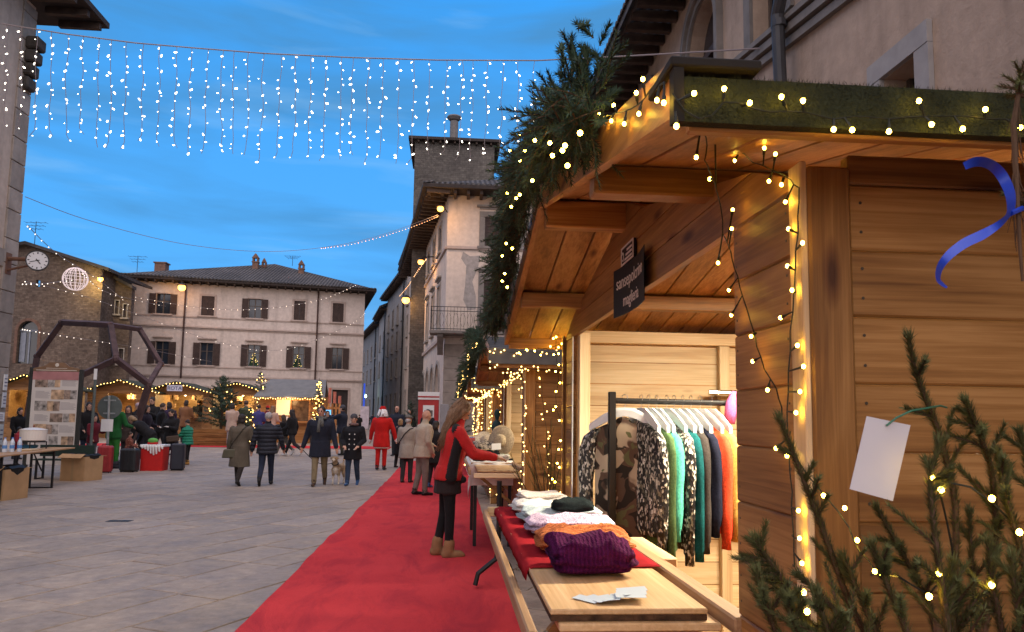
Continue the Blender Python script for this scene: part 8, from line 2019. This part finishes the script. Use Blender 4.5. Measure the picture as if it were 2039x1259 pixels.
# ------------------------------------------------------------------ curtain of icicle lights over the piazza
cu_t = thing('icicle_light_curtain', 'long curtain of white icicle lights hung across the piazza', 'light curtain', onY(535, 320, 13.2))
WIRE = flat('pale_wire', (.24, .20, .20), .6)
def cY(px): return lerp(14.0, 12.5, px / 1070)
top = [(-260, 5), (0, 47), (130, 68), (270, 86), (400, 97), (530, 107), (700, 115), (870, 120), (1070, 121)]
def ty(px):
    for (a, b), (c, d) in zip(top[:-1], top[1:]):
        if a <= px <= c: return lerp(b, d, (px - a) / (c - a))
    return top[-1][1]
mb = MB(); wp = [onY(a, b, cY(a)) for a, b in top]; wp2 = wp + [onX(1250, 112, 2.6), onX(1530, 96, 3.95)]
mb.tube(wp2, .012, 5); mb.build('carrier_wire', WIRE, cu_t)
def bulb_drop(mb, p, s):
    d = V(rl.uniform(-.7, .7), rl.uniform(-.3, .3), rl.uniform(-1, .2)).normalized(); L = s * 1.5
    mb.capsule(p, p + d * L, s * .45, s * .62, 0, 6)
px = -14.0; k = 0
while px < 1075:
    yb = 262 + 58 * min(1, max(0, px) / 520) + rl.uniform(-14, 10); y0 = ty(px); Yd = cY(px)
    if px > 980: yb -= 10
    path = []; n = 16; lx = px
    for i in range(n + 1):
        f = i / n; path.append(onY(px - 6 * f + 5 * noise.noise(V(px * .1, f * 4, 0)) + (rl.uniform(-10, 10) if i == n else 0), lerp(y0, yb, f), Yd))
    mb = MB(); mb.tube(path, .0052, 4); st_ = mb.build('strand', WIRE, cu_t)
    mb = MB(); nb = rl.choice((12, 13, 13, 14))
    for i in range(nb):
        f = (i + .6 + rl.uniform(-.35, .35)) / nb; j = min(n - 1, int(f * n)); p = path[j].lerp(path[j + 1], f * n - j)
        if rl.random() < .93: bulb_drop(mb, p + V(rl.uniform(-.05, .05), 0, rl.uniform(-.02, .02)), rl.choice((.008, .011, .015, .018, .021)))
    tag(mb.build('bulbs', BULB_C, st_), kind='stuff'); k += 1
    px += 31.0 + rl.uniform(-3, 3) - (9 if k % 8 == 0 else 0)
# ------------------------------------------------------------------ thin festoon wires
def festoon(label, pts, lit, r=.016, wire=.010, m=None):
    t = thing('festoon_wire', label, 'light wire', pts[len(pts) // 2], 'thin light wires over the piazza'); P = [Vector(p) for p in pts]; fine = []
    for i in range(len(P) - 1):
        p0, p1, p2, p3 = P[max(0, i - 1)], P[i], P[i + 1], P[min(len(P) - 1, i + 2)]
        for k in range(10):
            f = k / 10; fine.append(.5 * ((2 * p1) + (p2 - p0) * f + (2 * p0 - 5 * p1 + 4 * p2 - p3) * f * f + (3 * p1 - p0 - 3 * p2 + p3) * f ** 3))
    fine.append(P[-1]); mb = MB(); mb.tube(fine, wire, 4); mb.build('wire', WIRE, t)
    if lit:
        mb = MB()
        for k in range(lit): f = k / lit; p = fine[int(f * (len(fine) - 1))]; mb.ball(p + V(0, 0, -.02), r, n=6, k=4)
        tag(mb.build('bulbs', m or emit('dim_bulb', (1, .85, .7), 1.6), t), kind='stuff')
festoon('long light wire sagging from the left building to the eave of the balcony house', [onY(50, 392, 20), onY(180, 440, 23), onY(360, 485, 26), onY(520, 501, 28), onY(650, 492, 29.5), onY(760, 468, 31), onY(872, 428, 31.2)], 0)
festoon('bright lit end of the wire under the eave of the balcony house', [onY(640, 494, 29.4), onY(700, 486, 30), onY(770, 468, 30.8), onY(830, 448, 31.0), onY(874, 430, 31.1)], 60, .012, .006, emit('festoon_warm', (1, .56, .26), 1.6))
festoon('wire from the left wall past the globe to the palazzo lamp', [onY(55, 450, 20), onY(120, 510, 26), onY(200, 560, 36), onY(262, 612, 48)], 16)
festoon('wire sagging in front of the upper palazzo windows', [onY(262, 590, 48), onY(400, 613, 48), onY(520, 615, 48), onY(640, 596, 48), onY(712, 566, 48)], 50)
festoon('wire sagging in front of the lower palazzo windows', [onY(50, 560, 24), onY(200, 600, 36), onY(430, 680, 46), onY(560, 697, 48), onY(690, 650, 48), onY(730, 620, 50)], 40)
festoon('low wire drooping behind the sculpture to the palazzo', [onY(45, 655, 24), onY(120, 668, 30), onY(260, 690, 42), onY(420, 720, 48)], 24)
festoon('wire crossing the stone house to the globe from the left', [onY(45, 565, 22), onY(95, 564, 26), onY(150, 556, 30)], 10)
festoon('wire from the globe down to the palazzo corner', [onY(165, 545, 30), onY(220, 585, 38), onY(330, 610, 48)], 14)
festoon('warm lights along the eave of the narrow street house', [V(-1.4, 38, 9.6), onY(828, 545, 41), onY(812, 570, 46), onY(795, 590, 55)], 34, .022, .008, emit('festoon_warm', (1, .56, .26), 1.6))
gl = thing('light_globe', 'round wire globe of lights hanging over the piazza', 'light globe', onY(150, 580, 30))
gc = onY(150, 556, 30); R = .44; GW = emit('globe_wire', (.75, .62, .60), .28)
for k in range(8):
    a = pi * k / 8; mb = MB(); mb.tube([gc + V(R * cos(t) * cos(a), R * cos(t) * sin(a), R * sin(t)) for t in [2 * pi * j / 28 for j in range(29)]], .012, 5, 0, False); mb.build('hoop', GW, gl)
for zz in (-.2, .05, .28): mb = MB(); rr = sqrt(R * R - zz * zz); mb.tube([gc + V(rr * cos(t), rr * sin(t), zz) for t in [2 * pi * j / 28 for j in range(29)]], .010, 5, 0, False); mb.build('hoop', GW, gl)
# ------------------------------------------------------------------ street lamps
def wall_lamp(label, p, anchor, power, r=.15, col=(1, .52, .16), strength=60, mat=None):
    t = thing('street_lamp', label, 'street lamp', p, 'lit street lamps'); p = Vector(p); a = Vector(anchor)
    mb = MB(); mb.tube([a, a.lerp(p, .5) + V(0, 0, .12), p + V(0, 0, r * 1.1)], .03, 6); mb.build('bracket', DARKMETAL, t)
    mb = MB(); mb.lathe([(.03, r * 1.35), (r * .8, r * 1.1), (r * 1.25, r * .55)], p, 14); mb.build('hood', DARKMETAL, t)
    mb = MB(); mb.ball(p, r, r, r * .9, 12, 8); mb.build('globe', mat or SODIUM, t, smooth=True)
    if power:
        ld = bpy.data.lights.new('lamp_light', 'POINT'); ld.energy = power; ld.color = col; ld.shadow_soft_size = .2
        lo = bpy.data.objects.new('lamp_light', ld); C.objects.link(lo); lo.location = p + V(-.1, -.35, -.25); adopt(lo, t)
lp = onY(362, 573, 51.6)
wall_lamp('orange street lamp high on the left of the palazzo front', lp, FP(3.35, .02, 10.3), 26, .25)
wall_lamp('orange street lamp on the narrow street house', onY(808, 598, 42), V(-2.05, 46, 8.6), 40, .22)
wall_lamp('small orange lamp under the eave of the balcony house side', onY(838, 522, 37), V(-1.0, 37.4, 9.6), 30, .15)
wall_lamp('bright orange floodlight at the corner eave of the balcony house', onY(877, 416, 31.3), V(-.32, 31.95, 10.4), 30, .14)
wall_lamp('yellow lamp on the corner of the old stone house', onY(200, 556, 44.6), V(-20.35, 45.05, 9.4), 90, .15, (1, .70, .22))
wall_lamp('white green street lamp deep in the dark street', onY(762, 767, 84), V(-7.6, 84.5, 6.6), 260, .30, (.75, 1, .85), 30, emit('white_green_lamp', (.8, 1, .9), 4))
print('OBJECTS', len(bpy.data.objects), 'TRIS', sum(len(m.polygons) for m in bpy.data.meshes))
